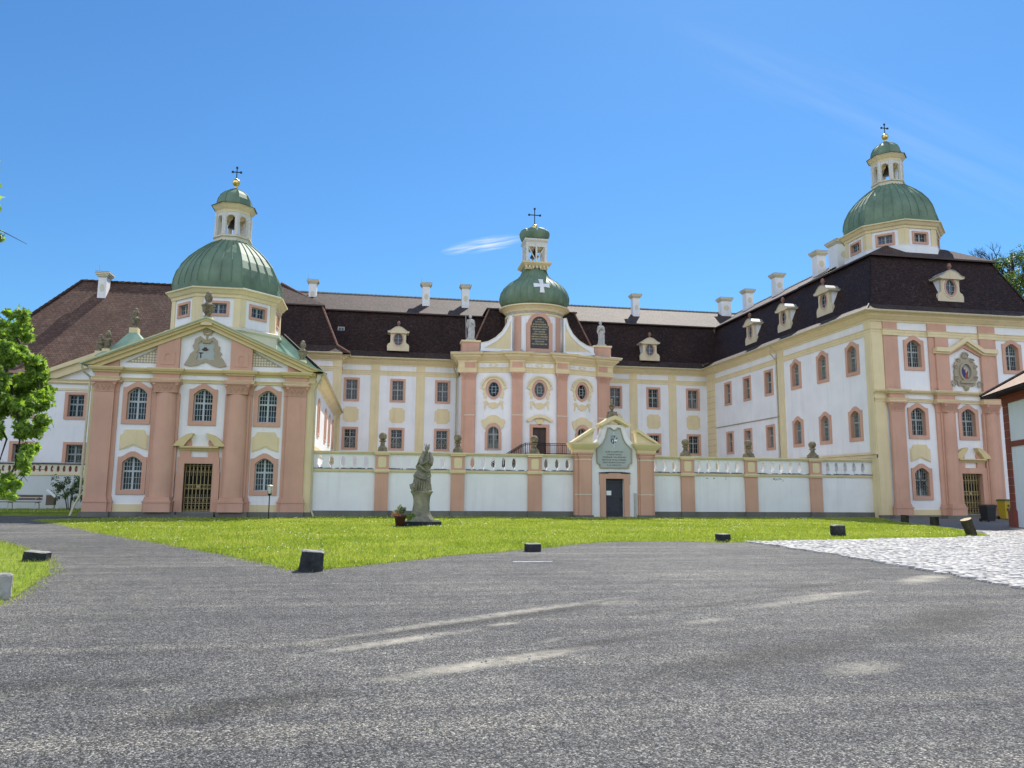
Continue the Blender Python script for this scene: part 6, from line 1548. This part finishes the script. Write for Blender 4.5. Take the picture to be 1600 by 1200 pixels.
def sheet(name, pts, z, mat, res=None, wob=0):
    P_ = []
    n = len(pts)
    for i in range(n):
        a, b = Vector(pts[i]), Vector(pts[(i+1) % n]); k = max(1, int((b-a).length/(.25 if wob else 99)))
        for j in range(k):
            p = a.lerp(b, j/k)
            if wob: nn = Vector((noise.noise((p.x*1.3, p.y*1.3, 3)), noise.noise((p.x*1.3, p.y*1.3, 9)))); p = p+nn*wob
            P_.append((p.x, p.y))
    m = MB(); tris = tessellate_polygon([[Vector((x, y, 0)) for x, y in P_]])
    i = m.pts([(x, y, z) for x, y in P_])
    for a, b, c in tris:
        A, B, C_ = P_[a], P_[b], P_[c]; cr = (B[0]-A[0])*(C_[1]-A[1])-(B[1]-A[1])*(C_[0]-A[0])
        m.face((i+a, i+b, i+c) if cr > 0 else (i+a, i+c, i+b))
    o = m.build(name, mat); tag(o, None, None, kind='structure'); return o, P_
g = MB(); g.poly([(-900, -300, 0), (900, -300, 0), (900, 1500, 0), (-900, 1500, 0)]); tag(g.build('gravel_ground', 'gravel'), None, None, kind='structure')
_, LW = sheet('lawn_ground', LAWN, .008, 'turf_soil', wob=.16)
_, LF = sheet('verge_ground', LEFT, .008, 'turf_soil', wob=.12)
sheet('cobble_bed', [(11.45, 23.0), (11.57, 20.38), (11.53, 17.86), (11.36, 15.44), (11.01, 13.14), (10.74, 11.39), (10.3, 8), (30, 8), (34, 26), (27.6, 29.0), (25.0, 28.6), (22.9, 25.6), (19.93, 24.4), (17.95, 24.1), (15.83, 23.5), (14.04, 23.3), (12.55, 23.0)], .004, 'joint_sand')
simple('court_gravel', (.46, .43, .37), .9, 0, .15, 4, .2)
sheet('courtyard_ground', [(-3.6, 44.4), (31.05, 44.4), (31.05, 68.5), (-3.4, 68.5)], .006, 'court_gravel')
sheet('path', [(24.9, 28.5), (27.6, 29.0), (34, 26.2), (60, 30), (60, 43.2), (31.2, 43.2), (30.8, 42.4), (28.3, 38), (26.8, 33.5)], .006, 'road_asphalt')
m = MB(); m.poly([(-60, 44.6, .005), (-15.6, 44.6, .005), (-15.6, 47.2, .22), (-60, 47.2, .22)]); m.poly([(-60, 47.2, .22), (-15.6, 47.2, .22), (-15.6, 49.6, .24), (-60, 49.6, .24)]); BK = m.build('grass_bank', 'turf_soil'); tag(BK, None, None, kind='structure')

def inpoly(x, y, P_):
    P_ = np.array(P_); c = np.zeros(len(x), bool); j = len(P_)-1
    for i in range(len(P_)):
        xi, yi = P_[i]; xj, yj = P_[j]
        k = ((yi > y) != (yj > y)) & (x < (xj-xi)*(y-yi)/(yj-yi+1e-12)+xi); c ^= k; j = i
    return c
def raw_mesh(name, V, loops, counts, mat, kind='stuff', smooth=False):
    me = bpy.data.meshes.new(name); me.vertices.add(len(V)); me.vertices.foreach_set('co', V.astype(np.float32).ravel())
    me.loops.add(len(loops)); me.loops.foreach_set('vertex_index', loops.astype(np.int32))
    me.polygons.add(len(counts)); st = np.concatenate(([0], np.cumsum(counts)[:-1])); me.polygons.foreach_set('loop_start', st.astype(np.int32)); me.polygons.foreach_set('loop_total', np.array(counts, dtype=np.int32))
    me.materials.append(MATS[mat]); me.update(calc_edges=True); me.validate()
    o = bpy.data.objects.new(name, me); COL.objects.link(o)
    if kind: o['kind'] = kind
    return o
rng = np.random.default_rng(11)
def blades(name, P_, n, hmin, hmax, wmin, wmax, near=None, ymax=99, zoff=.008, wf=.0):
    P = np.array(P_); x0, y0 = P.min(0); x1, y1 = P.max(0)
    x = rng.uniform(x0-.15, x1+.15, n*3); y = y0+(y1-y0)*rng.uniform(0, 1, n*3)**(near or 1)
    jx = rng.normal(0, .07, n*3); jy = rng.normal(0, .07, n*3)
    ok = inpoly(x+jx, y+jy, P_) & (np.abs(x-y*.2) < y*1.35+2) & (y < ymax); x, y = x[ok][:n], y[ok][:n]; k = len(x)
    cl = np.array([noise.noise((a*.9, b*.9, 1.7)) for a, b in zip(x, y)])
    h = rng.uniform(hmin, hmax, k)*(1+.55*cl); w = rng.uniform(wmin, wmax, k)*(1+wf*(y-16)/20); a = rng.uniform(0, 2*PI, k)
    lx, ly = rng.normal(0, .4, k)*h, rng.normal(0, .4, k)*h
    dx, dy = np.cos(a)*w/2, np.sin(a)*w/2; z = np.full(k, zoff)
    V = np.stack([np.stack([x-dx, y-dy, z], 1), np.stack([x+dx, y+dy, z], 1), np.stack([x+dx*.7+lx*.4, y+dy*.7+ly*.4, z+h*.6], 1), np.stack([x+lx, y+ly, z+h], 1), np.stack([x-dx*.7+lx*.4, y-dy*.7+ly*.4, z+h*.6], 1)], 1).reshape(-1, 3)
    b = np.arange(k)[:, None]*5; loops = (b+np.array([0, 1, 2, 3, 4])).ravel()
    return raw_mesh(name, V, loops, [5]*k, 'grass_blades')
blades('lawn_grass', LW, 190000, .035, .085, .010, .022, near=1.5, wf=.5)
blades('verge_grass', LF, 26000, .05, .13, .006, .013)
BKP = [(-34, 45.2), (-15.7, 45.2), (-15.7, 49.5), (-34, 49.5)]
blades('bank_grass', BKP, 7000, .08, .16, .02, .04, zoff=.18)
# weeds straying over the gravel edge
def rim(P_, n, spread, name):
    P = np.array(P_); i = rng.integers(0, len(P), n); t = rng.uniform(0, 1, n)[:, None]; q = P[i]*(1-t)+P[(i+1) % len(P)]*t; q = q+rng.normal(0, spread, (n, 2))
    q = q[q[:, 1] < 42]; k = len(q); h = rng.uniform(.02, .07, k); a = rng.uniform(0, 2*PI, k); w = rng.uniform(.008, .02, k); lx, ly = rng.normal(0, .5, (2, k))*h
    dx, dy = np.cos(a)*w/2, np.sin(a)*w/2; z = np.full(k, .004)
    V = np.stack([np.stack([q[:, 0]-dx, q[:, 1]-dy, z], 1), np.stack([q[:, 0]+dx, q[:, 1]+dy, z], 1), np.stack([q[:, 0]+lx, q[:, 1]+ly, z+h], 1)], 1).reshape(-1, 3)
    return raw_mesh(name, V, np.arange(3*k), [3]*k, 'grass_blades')
rim(LW, 26000, .13, 'edge_weeds'); rim(LF, 6000, .12, 'edge_weeds')
# daisies
def daisies(P_, n):
    P = np.array(P_); x0, y0 = P.min(0); x1, y1 = P.max(0); x = rng.uniform(x0, x1, n*9); y = rng.uniform(y0, y1, n*9)
    cl = np.array([noise.noise((a*.22, b*.5, 5)) for a, b in zip(x, y)])
    ok = inpoly(x, y, P_) & (cl+rng.normal(0, .16, n*9) > .14); x, y = x[ok][:n], y[ok][:n]; k = len(x); r = rng.uniform(.008, .014, k)*(1+(y-16)*.02); z = rng.uniform(.07, .10, k)
    V = []; 
    for j in range(6):
        a = j*PI/3; V.append(np.stack([x+r*math.cos(a), y+r*.9*math.sin(a), z+r*.35*math.sin(a)], 1))
    V = np.stack(V, 1).reshape(-1, 3); return raw_mesh('daisies', V, np.arange(6*k), [6]*k, 'daisy_white')
daisies(LW, 800)
# cobbles: every stone a slightly domed block
def cobbles():
    V, Lp, Ct = [], [], []; base = 0
    CB = [(11.6, 22.9), (11.62, 20.38), (11.58, 17.86), (11.4, 15.44), (11.05, 13.14), (10.8, 11.39), (10.4, 8.4), (28, 8.4), (33, 26), (27.6, 28.8), (25.0, 28.4), (22.8, 25.5), (19.93, 24.4), (17.95, 24.1), (15.83, 23.5), (14.04, 23.3), (12.55, 23.0)]
    row = 0; y = 8.4; xs_, ys_, ws_, hs_ = [], [], [], []
    while y < 28.8:
        h = rng.uniform(.13, .17); x = 10.3+rng.uniform(0, .1)
        while x < min(31, y*1.1+3):
            w = rng.uniform(.12, .21); xs_.append(x+w/2); ys_.append(y+h/2+.12*math.sin(x*.7+row*.02)); ws_.append(w); hs_.append(h); x += w+.018
        y += h+.018; row += 1
    xs_, ys_, ws_, hs_ = map(np.array, (xs_, ys_, ws_, hs_)); ok = inpoly(xs_, ys_, CB); xs_, ys_, ws_, hs_ = xs_[ok], ys_[ok], ws_[ok], hs_[ok]; k = len(xs_)
    t = rng.normal(0, .05, k); tx, ty = rng.normal(0, .025, k), rng.normal(0, .025, k); z0 = rng.normal(.045, .006, k)
    P = []
    for f, zz in ((1.0, -.045), (.96, -.010), (.74, .001)):
        for sx, sy in ((-1, -1), (0, -1.08), (1, -1), (1.08, 0), (1, 1), (0, 1.08), (-1, 1), (-1.08, 0)):
            r = f*(.92 if sx and sy else 1); jx = rng.normal(0, .006, k); lx, ly = sx*ws_/2*r+jx, sy*hs_/2*r
            P.append(np.stack([xs_+lx-t*ly, ys_+ly+t*lx, z0+zz+tx*lx+ty*ly], 1))
    P.append(np.stack([xs_, ys_, z0+.004], 1)); V = np.stack(P, 1).reshape(-1, 3)
    fc = []
    for a in (0, 8):
        for j in range(8): fc.append((a+j, a+(j+1) % 8, a+8+(j+1) % 8, a+8+j))
    f3 = [(16+j, 16+(j+1) % 8, 24) for j in range(8)]
    lo = [i for f in fc for i in f]+[i for f in f3 for i in f]; loops = (np.arange(k)[:, None]*25+np.array(lo)).ravel(); return raw_mesh('cobblestones', V, loops, ([4]*16+[3]*8)*k, 'cobblestone')
cobbles()
# loose stones lying on the gravel
def pebbles(n):
    y = 3.0+rng.uniform(0, 1, n)**1.3*11; x = rng.uniform(-.55, 1.05, n)*y; r = rng.gamma(2.0, .0028, n)+.003; r = np.minimum(r, .022)
    ok = ~inpoly(x, y, LEFT) & ~inpoly(x, y, LAWN) & (x < 11.2); x, y, r = x[ok], y[ok], r[ok]; k = len(x); a = rng.uniform(0, PI, k); e = rng.uniform(.6, 1, k)
    P = []
    for j in range(5):
        t = a+j*2*PI/5; P.append(np.stack([x+r*np.cos(t)*rng.uniform(.8, 1.2, k), y+r*e*np.sin(t), np.full(k, .0)], 1))
    for j in range(5):
        t = a+j*2*PI/5+.3; P.append(np.stack([x+r*.62*np.cos(t), y+r*.62*e*np.sin(t), r*rng.uniform(.5, .9, k)], 1))
    V = np.stack(P, 1).reshape(-1, 3); lo = []; ct = []
    for j in range(5): lo += [j, (j+1) % 5, 5+(j+1) % 5, 5+j]; ct.append(4)
    lo += [5, 6, 7, 8, 9]; ct.append(5)
    return raw_mesh('loose_gravel', V, (np.arange(k)[:, None]*10+np.array(lo)).ravel(), ct*k, 'pebbles')
pebbles(5000)

# ------------------------------------------------------------------ bollard stones and log stumps
def stone_block(x, y, w, d, h, rz, lean, label, mats=('granite_dark', 'granite_top'), seedv=0, top=1.0, group='kerb stones round the lawn'):
    rnd = random.Random(seedv); m = MB(); m.M = Matrix.Translation((x, y, -.03)) @ Matrix.Rotation(rz, 4, 'Z') @ Matrix.Rotation(lean[0], 4, 'X') @ Matrix.Rotation(lean[1], 4, 'Y')
    n = 6; rings = []; lv = 7
    def sq(t): return math.copysign(abs(t)**.26, t)
    k = 20
    for l in range(lv):
        f = l/(lv-1); z = h*f*.94; tp = 1-(1-top)*f
        for j in range(k):
            a = 2*PI*j/k; q = 1+rnd.uniform(-.03, .03); rings.append((w/2*sq(math.cos(a))*tp*q, d/2*sq(math.sin(a))*tp*q, z+rnd.uniform(-.008, .008)))
    for j in range(k):
        a = 2*PI*j/k; rings.append((w/2*.88*sq(math.cos(a))*top, d/2*.88*sq(math.sin(a))*top, h*(.985+rnd.uniform(-.02, .03))))
    i = m.pts(rings+[(0, 0, h*1.03)])
    for l in range(lv):
        for j in range(k): jj = (j+1) % k; m.face((i+l*k+j, i+l*k+jj, i+(l+1)*k+jj, i+(l+1)*k+j), 1 if l == lv-1 else 0)
    for j in range(k): m.face((i+lv*k+j, i+lv*k+(j+1) % k, i+(lv+1)*k), 1)
    o = m.build('kerb_stone', list(mats)); tag(o, label, 'stone', group)
stone_block(-1.24, 15.6, .46, .42, .42, .1, (0, .09), 'largest dark leaning stone block, at the lawn corner nearest the viewer', seedv=1, top=.93)
stone_block(4.06, 19.9, .40, .34, .24, .0, (0, 0), 'low dark stone block with flat pale top beside the gravel bend of the lawn', seedv=2)
stone_block(10.95, 23.2, .42, .36, .29, .6, (0, .0), 'dark stone block with slanting white top where gravel meets cobbles', seedv=3)
stone_block(16.5, 25.5, .44, .36, .46, -.1, (0, -.03), 'tall black stone post at the lawn edge behind the cobbles', seedv=4)
stone_block(-7.15, 18.1, .46, .36, .24, .0, (0, .1), 'low dark stone block sunk in the grass verge on the left', seedv=5)
stone_block(-5.33, 12.15, .46, .30, .38, .4, (0, 0), 'pale concrete block at the left edge of the picture', ('concrete', 'granite_top'), seedv=6)
def log(x, y, r, h, lx, ly, label, seedv):
    rnd = random.Random(seedv); m = MB(); n = 18; rings = []
    for l in range(6):
        f = l/5
        for j in range(n): a = 2*PI*j/n; q = r*(1+.05*math.sin(a*3+seedv)+rnd.uniform(-.03, .03)); rings.append((x+lx*f+q*math.cos(a), y+ly*f+q*math.sin(a), -.03+h*f-lx*.3*math.cos(a)*f))
    i = m.pts(rings)
    for l in range(5):
        for j in range(n): m.face((i+l*n+j, i+l*n+(j+1) % n, i+(l+1)*n+(j+1) % n, i+(l+1)*n+j))
    m.face([i+5*n+j for j in range(n)], 1); o = m.build('log_bollard', ['bark_log', 'cut_wood'], None, True, autosm=R(50)); tag(o, label, 'log bollard', 'cut log bollards by the lawn')
log(22.2, 25.7, .19, .66, -.22, .02, 'leaning cut log bollard with pale sawn top at the right tip of the lawn', 1)
log(27.6, 34.4, .20, .46, 0, 0, 'short dark log bollard between the other two, before the corner pavilion', 2)
log(28.1, 37.3, .20, .44, .04, 0, 'short log bollard with white sawn top, farthest back before the corner pavilion', 3)

# ------------------------------------------------------------------ small things
def lamp():
    x, y = -5.37, 40.3; T = thing('garden_lamp', 'short black garden lamp with glass lantern in front of the chapel', 'lamp', (x, y, 0))
    m = MB(); m.tube([(x, y, 0), (x, y, 1.22)], .028, 8); m.lathe([(.05, 0), (.05, .05), (.03, .08)], x, y, 10); m.build('lamp_pole', 'iron', T)
    m = MB(); m.lathe([(.04, 1.2), (.11, 1.26), (.09, 1.3)], x, y, 12, capb=True); m.tube([(x, y, 1.28), (x, y, 1.66)], .022, 6)
    for k in range(4): a = PI/4+k*PI/2; m.tube([(x+.1*math.cos(a), y+.1*math.sin(a), 1.28), (x+.15*math.cos(a), y+.15*math.sin(a), 1.66)], .01, 4)
    m.build('lamp_frame', 'iron', T)
    m = MB(); m.lathe([(.095, 1.3), (.14, 1.5), (.145, 1.65)], x, y, 14, capt=False); m.build('lamp_glass', 'lamp_glass', T, True)
    m = MB(); m.lathe([(.17, 1.66), (.17, 1.68), (.05, 1.74), (.0, 1.75)], x, y, 16, capb=True); m.build('lamp_cap', 'zinc', T)
lamp()
def leaves(centers, n, size, mat, name, parent=None, seedv=0, shape='maple', droop=.5, flat=.0):
    """leaf blades scattered through clumps (x, y, z, r, weight)"""
    rg = np.random.default_rng(seedv); C_ = np.array(centers); w = C_[:, 4]/C_[:, 4].sum(); i = rg.choice(len(C_), n, p=w)
    d = rg.normal(0, 1, (n, 3)); d /= np.linalg.norm(d, axis=1)[:, None]; rr = C_[i, 3]*rg.uniform(0, 1, n)**.42*rg.uniform(.75, 1.15, n)
    p = C_[i, :3]+d*rr[:, None]*np.array([1, 1, .8])
    if shape == 'maple': S = [(0, -.1), (.12, .12), (.42, .02), (.34, .26), (.58, .42), (.30, .50), (.20, .62), (0, 1.0), (-.20, .62), (-.30, .50), (-.58, .42), (-.34, .26), (-.42, .02), (-.12, .12)]
    else: S = [(0, 0), (.28, .35), (.2, .75), (0, 1.0), (-.2, .75), (-.28, .35)]
    S = np.array(S); k = len(S); sz = size*rg.uniform(.6, 1.2, n)
    t = rg.normal(0, 1, (n, 3)); t[:, 2] -= droop*1.6; t += d*.7; t /= np.linalg.norm(t, axis=1)[:, None]
    u = rg.normal(0, 1, (n, 3)); u -= (u*t).sum(1)[:, None]*t; u /= np.linalg.norm(u, axis=1)[:, None]; nn = np.cross(t, u)
    V = p[:, None, :]+sz[:, None, None]*(S[None, :, 0, None]*u[:, None, :]+S[None, :, 1, None]*t[:, None, :]+(np.abs(S[None, :, 0, None])*.35-.12*S[None, :, 1, None]**2)*nn[:, None, :])
    o = raw_mesh(name, V.reshape(-1, 3), np.arange(n*k), [k]*n, mat, kind=None)
    if parent: o.parent = parent; o.location = -WL[parent.name]
    return o
def maple():
    T = thing('maple_tree', 'leafy maple hanging in from the left edge', 'tree', (-12.2, 18.6, 0))
    rnd = random.Random(4); cs = []
    def add(px, z, r, w, Y=18.0, n=1): cs.append((px, Y, z, r, w))
    # hanging boughs at the edge of the view
    edge = [(-8.15, 5.0, .42), (-7.85, 5.1, .34), (-8.35, 4.5, .45), (-7.9, 4.45, .40), (-7.55, 4.15, .36), (-7.35, 3.85, .34), (-7.8, 3.9, .42), (-8.3, 3.9, .45), (-7.35, 3.4, .34), (-7.6, 3.25, .36), (-8.05, 3.35, .42), (-8.5, 3.3, .45), (-7.3, 2.92, .24), (-7.65, 2.80, .26), (-8.25, 2.85, .34), (-7.45, 2.45, .22), (-7.32, 2.75, .16), (-7.55, 2.12, .18), (-7.5, 1.92, .12), (-8.5, 2.7, .38), (-7.8, 1.72, .2), (-8.15, 1.95, .15), (-7.95, 1.45, .17), (-7.72, 1.38, .1), (-7.62, 1.62, .1), (-8.1, 1.7, .13)]
    for x, z, r in edge:
        for k_ in range(7):
            dy = rnd.uniform(-.7, .9); rr = r*rnd.uniform(.28, .55); an = rnd.uniform(0, 2*PI); q = max(0, r-rr)*rnd.uniform(.3, 1.0); cs.append((x*(18+dy)/18+q*math.cos(an), 18+dy, z+q*math.sin(an), rr, rr**1.6))
    for x, z, r in ((-8.72, 7.35, .2), (-8.62, 7.05, .2), (-8.9, 7.9, .3), (-8.5, 7.1, .13)): cs.append((x, 18, z, r, r*r*.9))
    nv = len(cs)
    A = leaves(cs, 19000, .098, 'maple_leaves', 'crown', T, 2)
    A['kind'] = 'stuff' if False else ''; del A['kind']
    # the rest of the crown, outside the frame
    c2 = []
    for k in range(120):
        a = rnd.uniform(0, 2*PI); q = rnd.uniform(.2, 1)**.5; z = rnd.uniform(3.2, 10.5); rr = 4.0*math.sqrt(max(0, 1-((z-6.4)/4.4)**2))*q
        x, y = -12.6+rr*math.cos(a), 18.6+rr*math.sin(a)
        if x > -.475*y-.5: continue
        c2.append((x, y, z, .75, 1))
    leaves(c2, 13000, .17, 'maple_leaves', 'crown', T, 3)
    m = MB(); m.tube([(-12.2, 18.6, -.1), (-12.25, 18.55, 1.4), (-12.1, 18.6, 3), (-12.2, 18.7, 5), (-12.5, 18.6, 8.5)], [.34, .26, .22, .17, .06], 12); m.build('trunk', 'bark', T, True)
    for pts, r in (([(-12.1, 18.6, 3.0), (-11, 18.4, 4.6), (-9.6, 18.2, 5.2), (-8.6, 18.1, 4.9), (-8.1, 18, 4.2), (-7.8, 18, 3.4), (-7.65, 18, 2.6), (-7.7, 18, 2.0), (-7.9, 18, 1.5)], [.13, .10, .07, .05, .035, .025, .016, .012, .006]),
                   ([(-11, 18.4, 4.6), (-9.4, 18.4, 4.0), (-8.5, 18.3, 3.4), (-8.0, 18.2, 2.6), (-8.1, 18.1, 1.9)], [.07, .05, .035, .02, .008]), ([(-8.6, 18.1, 4.9), (-8.0, 18.1, 4.9), (-7.5, 18.1, 4.1), (-7.3, 18.0, 3.4), (-7.35, 18, 2.7)], [.04, .028, .02, .014, .006]),
                   ([(-12.3, 18.6, 6.5), (-10.5, 18.2, 7.4), (-9.2, 18, 7.5), (-8.6, 18, 7.3), (-7.9, 18, 6.95)], [.09, .06, .03, .012, .004]), ([(-12.1, 18.6, 4.2), (-13.6, 19.2, 6), (-14.6, 19.8, 7.6)], [.12, .08, .03])):
        m = MB(); m.tube(pts, r, 7); m.build('limb', 'bark', T, True)
    m = MB()
    for k in range(70):
        x, y, z, r, w = cs[rnd.randrange(nv)]; a = Vector((x, y, z)); b = a+Vector((rnd.uniform(-.3, .3), rnd.uniform(-.2, .2), rnd.uniform(-.35, .3))); c = b+Vector((rnd.uniform(-.15, .15), 0, rnd.uniform(-.3, 0))); m.tube([a, b, c], [.009, .006, .003], 4)
    m.build('twigs', 'bark', T)['kind'] = 'stuff'
maple()
def far_tree():
    x0, y0 = 59.0, 61; T = thing('distant_tree', 'tall tree with bare top twigs rising behind the right end of the mansard roof', 'tree', (x0, y0, 0))
    rnd = random.Random(9); m = MB(); m.tube([(x0, y0, 0), (x0+.3, y0, 8), (x0, y0, 18), (x0+.2, y0, 24.5)], [.6, .45, .3, .12], 10); m.build('trunk', 'bark', T, True)
    m = MB()
    def br(p, d, l, r, dep):
        q = p+d*l; m.tube([p, (p+q)/2+Vector((rnd.uniform(-.1, .1), 0, rnd.uniform(-.05, .1)))*l*.3, q], [r, r*.8, r*.55], 4)
        if dep:
            for _ in range(3 if dep > 1 else 4):
                dd = (d+Vector((rnd.uniform(-.7, .7), rnd.uniform(-.7, .7), rnd.uniform(-.25, .5)))).normalized(); br(p+d*l*rnd.uniform(.4, 1), dd, l*rnd.uniform(.5, .75), r*.55, dep-1)
    for k in range(9): a = 2*PI*k/9+.3; z = rnd.uniform(18, 24); br(Vector((x0, y0, z)), Vector((math.cos(a)*.7, math.sin(a)*.7, .75)).normalized(), rnd.uniform(2.0, 2.9), .10, 4)
    m.build('bare_branches', 'bark', T)
    cs = []
    for k in range(60):
        a = rnd.uniform(0, 2*PI); q = rnd.uniform(.1, 1)**.5; z = rnd.uniform(13, 24); rr = 4.6*q*(1-max(0, z-20)/7); cs.append((x0+rr*math.cos(a), y0+rr*math.sin(a), z, rnd.uniform(.7, 1.2), 1))
    leaves(cs, 16000, .22, 'distant_leaves', 'crown', T, 5, 'oval')
far_tree()
def shrub():
    T = thing('shrub', 'loose leafy shrub growing by the left downpipe of the chapel', 'shrub', (-17.2, 47.3, .2)); rnd = random.Random(2); cs = []
    for k in range(40):
        a = rnd.uniform(0, 2*PI); q = rnd.uniform(0, 1)**.5*.85; cs.append((-17.25+q*math.cos(a), 47.3+q*.6*math.sin(a), rnd.uniform(.75, 2.15), rnd.uniform(.12, .24), 1))
    leaves(cs, 1700, .11, 'shrub_leaves', 'foliage', T, 7, 'oval'); m = MB()
    for k in range(7): a = rnd.uniform(0, 2*PI); m.tube([(-17.2+.1*math.cos(a), 47.3, .1), (-17.2+.3*math.cos(a), 47.3+.2*math.sin(a), 1.0), (-17.2+.6*math.cos(a), 47.3+.35*math.sin(a), 1.9)], [.025, .018, .006], 5)
    m.build('stems', 'bark', T)
shrub()
m = MB(); m.tube([(-18.3, 46.9, 1.38), (-17.85, 46.95, .98)], .07, 6); tag(m.build('white_board', 'paper'), 'white board stuck slanting in the shrub left of the chapel', 'board')
def bench():
    x0, x1, y = -22.0, -18.9, 47.9; T = thing('park_bench', 'slatted wooden bench with metal legs against the low wall on the left', 'bench', (-20.4, y, .22))
    z = .22; m = MB(); m.box(x0, x1, y-.5, y-.38, z+.44, z+.48); m.box(x0, x1, y-.34, y-.22, z+.44, z+.48); m.box(x0, x1, y-.18, y-.06, z+.44, z+.48); m.build('seat', 'bench_wood', T)
    m = MB(); m.box(x0, x1, y, y+.04, z+.56, z+.68); m.box(x0, x1, y+.03, y+.07, z+.72, z+.86); m.build('backrest', 'bench_wood', T)
    for x in (x0+.15, (x0+x1)/2, x1-.15):
        m = MB(); m.tube([(x, y-.48, z), (x, y-.46, z+.43), (x, y+.02, z+.42)], .025, 6); m.tube([(x, y+.12, z), (x, y+.0, z+.45), (x, y+.09, z+.86)], .025, 6); m.tube([(x, y-.46, z+.43), (x, y-.44, z+.66), (x, y+.03, z+.68)], .02, 6); m.build('leg', 'zinc', T)
bench()
m = MB(); m.box(-18.62, -18.2, 47.7, 48.05, .5, 1.06, 0); m.box(-18.65, -18.17, 47.67, 48.08, 1.062, 1.10, 1); m.tube([(-18.3, 48.1, .2), (-18.3, 48.1, 1.1)], .035, 6, 1)
tag(m.build('litter_bin', ['bench_wood', 'zinc']), 'small slatted litter bin on a post beside the bench', 'bin')
def pot():
    T = thing('flower_pot', 'dark terracotta pot of orange and grey-green flowers at the foot of the stone statue', 'flower pot', (.98, 32.85, 0))
    x, y = .98, 32.85; m = MB(); m.lathe([(.17, .02), (.24, .42), (.27, .43), (.27, .48), (.22, .48), (.2, .40)], x, y, 16, capb=True); m.build('pot', 'terracotta', T, True)
    leaves([(x, y, .64, .2, 1), (x-.15, y, .58, .15, .7), (x+.12, y-.05, .72, .14, .7), (x, y, .82, .10, .4)], 420, .08, 'pot_leaves', 'foliage', T, 1, 'oval', droop=-.3)
    leaves([(x+.42, y-.05, .42, .17, 1), (x+.55, y, .5, .1, .4)], 200, .08, 'maple_leaves', 'foliage', T, 3, 'oval', droop=.2)
    leaves([(x-.24, y-.12, .58, .14, 1), (x-.05, y-.2, .52, .1, .6)], 60, .055, 'flower_orange', 'blossom', T, 2, 'oval')
pot()
def wheelie(x, y, col, label, h=.98, w=.56, pat=False):
    T = thing('wheelie_bin', label, 'bin', (x, y, 0)); m = MB().at(x, y); a, b = w/2*.8, w/2
    i = m.pts([(-a, -a, .06), (a, -a, .06), (a, a, .06), (-a, a, .06), (-b, -b, h-.1), (b, -b, h-.1), (b, b, h-.1), (-b, b, h-.1)])
    for q in ((0, 3, 2, 1), (0, 1, 5, 4), (1, 2, 6, 5), (2, 3, 7, 6), (3, 0, 4, 7), (4, 5, 6, 7)): m.face([i+k for k in q])
    m.box(-b-.03, b+.03, -b-.03, b+.02, h-.14, h-.1); m.build('bin_body', col, T)
    m = MB().at(x, y); m.prism([(-b-.03, h-.098), (b+.03, h-.098), (b, h-.04), (b*.4, h), (-b*.4, h), (-b, h-.04)], [], -b-.05, b+.06, back=True); m.build('lid', col if not pat else 'shrub_leaves', T)
    for s in (-1, 1): m = MB().at(x, y); m.tube([(s*(a-.02), a+.04, .1), (s*(a+.04), a+.04, .1)], .1, 12); m.build('wheel', 'black_plastic', T)
    if pat:
        m = MB().at(x, y)
        for u, z in ((-.05, .86), (.12, .72), (-.1, .62), (.14, .5)):
            m.prism([(u+(.11 if j % 2 else .05)*math.cos(j*PI/5), z+(.11 if j % 2 else .05)*math.sin(j*PI/5)) for j in range(10)], [], -b-.012, -a*.9)
        m.build('star_motif', 'ink', T)
wheelie(34.35, 38.5, 'black_plastic', 'black wheelie bin standing before the gilt gate of the corner pavilion', .98, .6)
wheelie(38.85, 42.1, 'yellow_plastic', 'yellow bin with black star shapes between corner pavilion and red-quoined house', 1.25, .62, True)
# small finds on the gravel
m = MB(); m.box(3.0, 3.9, 16.85, 16.95, .0, .02); tag(m.build('plank', 'white_stone'), 'thin white plank lying on the gravel before the lawn', 'plank')
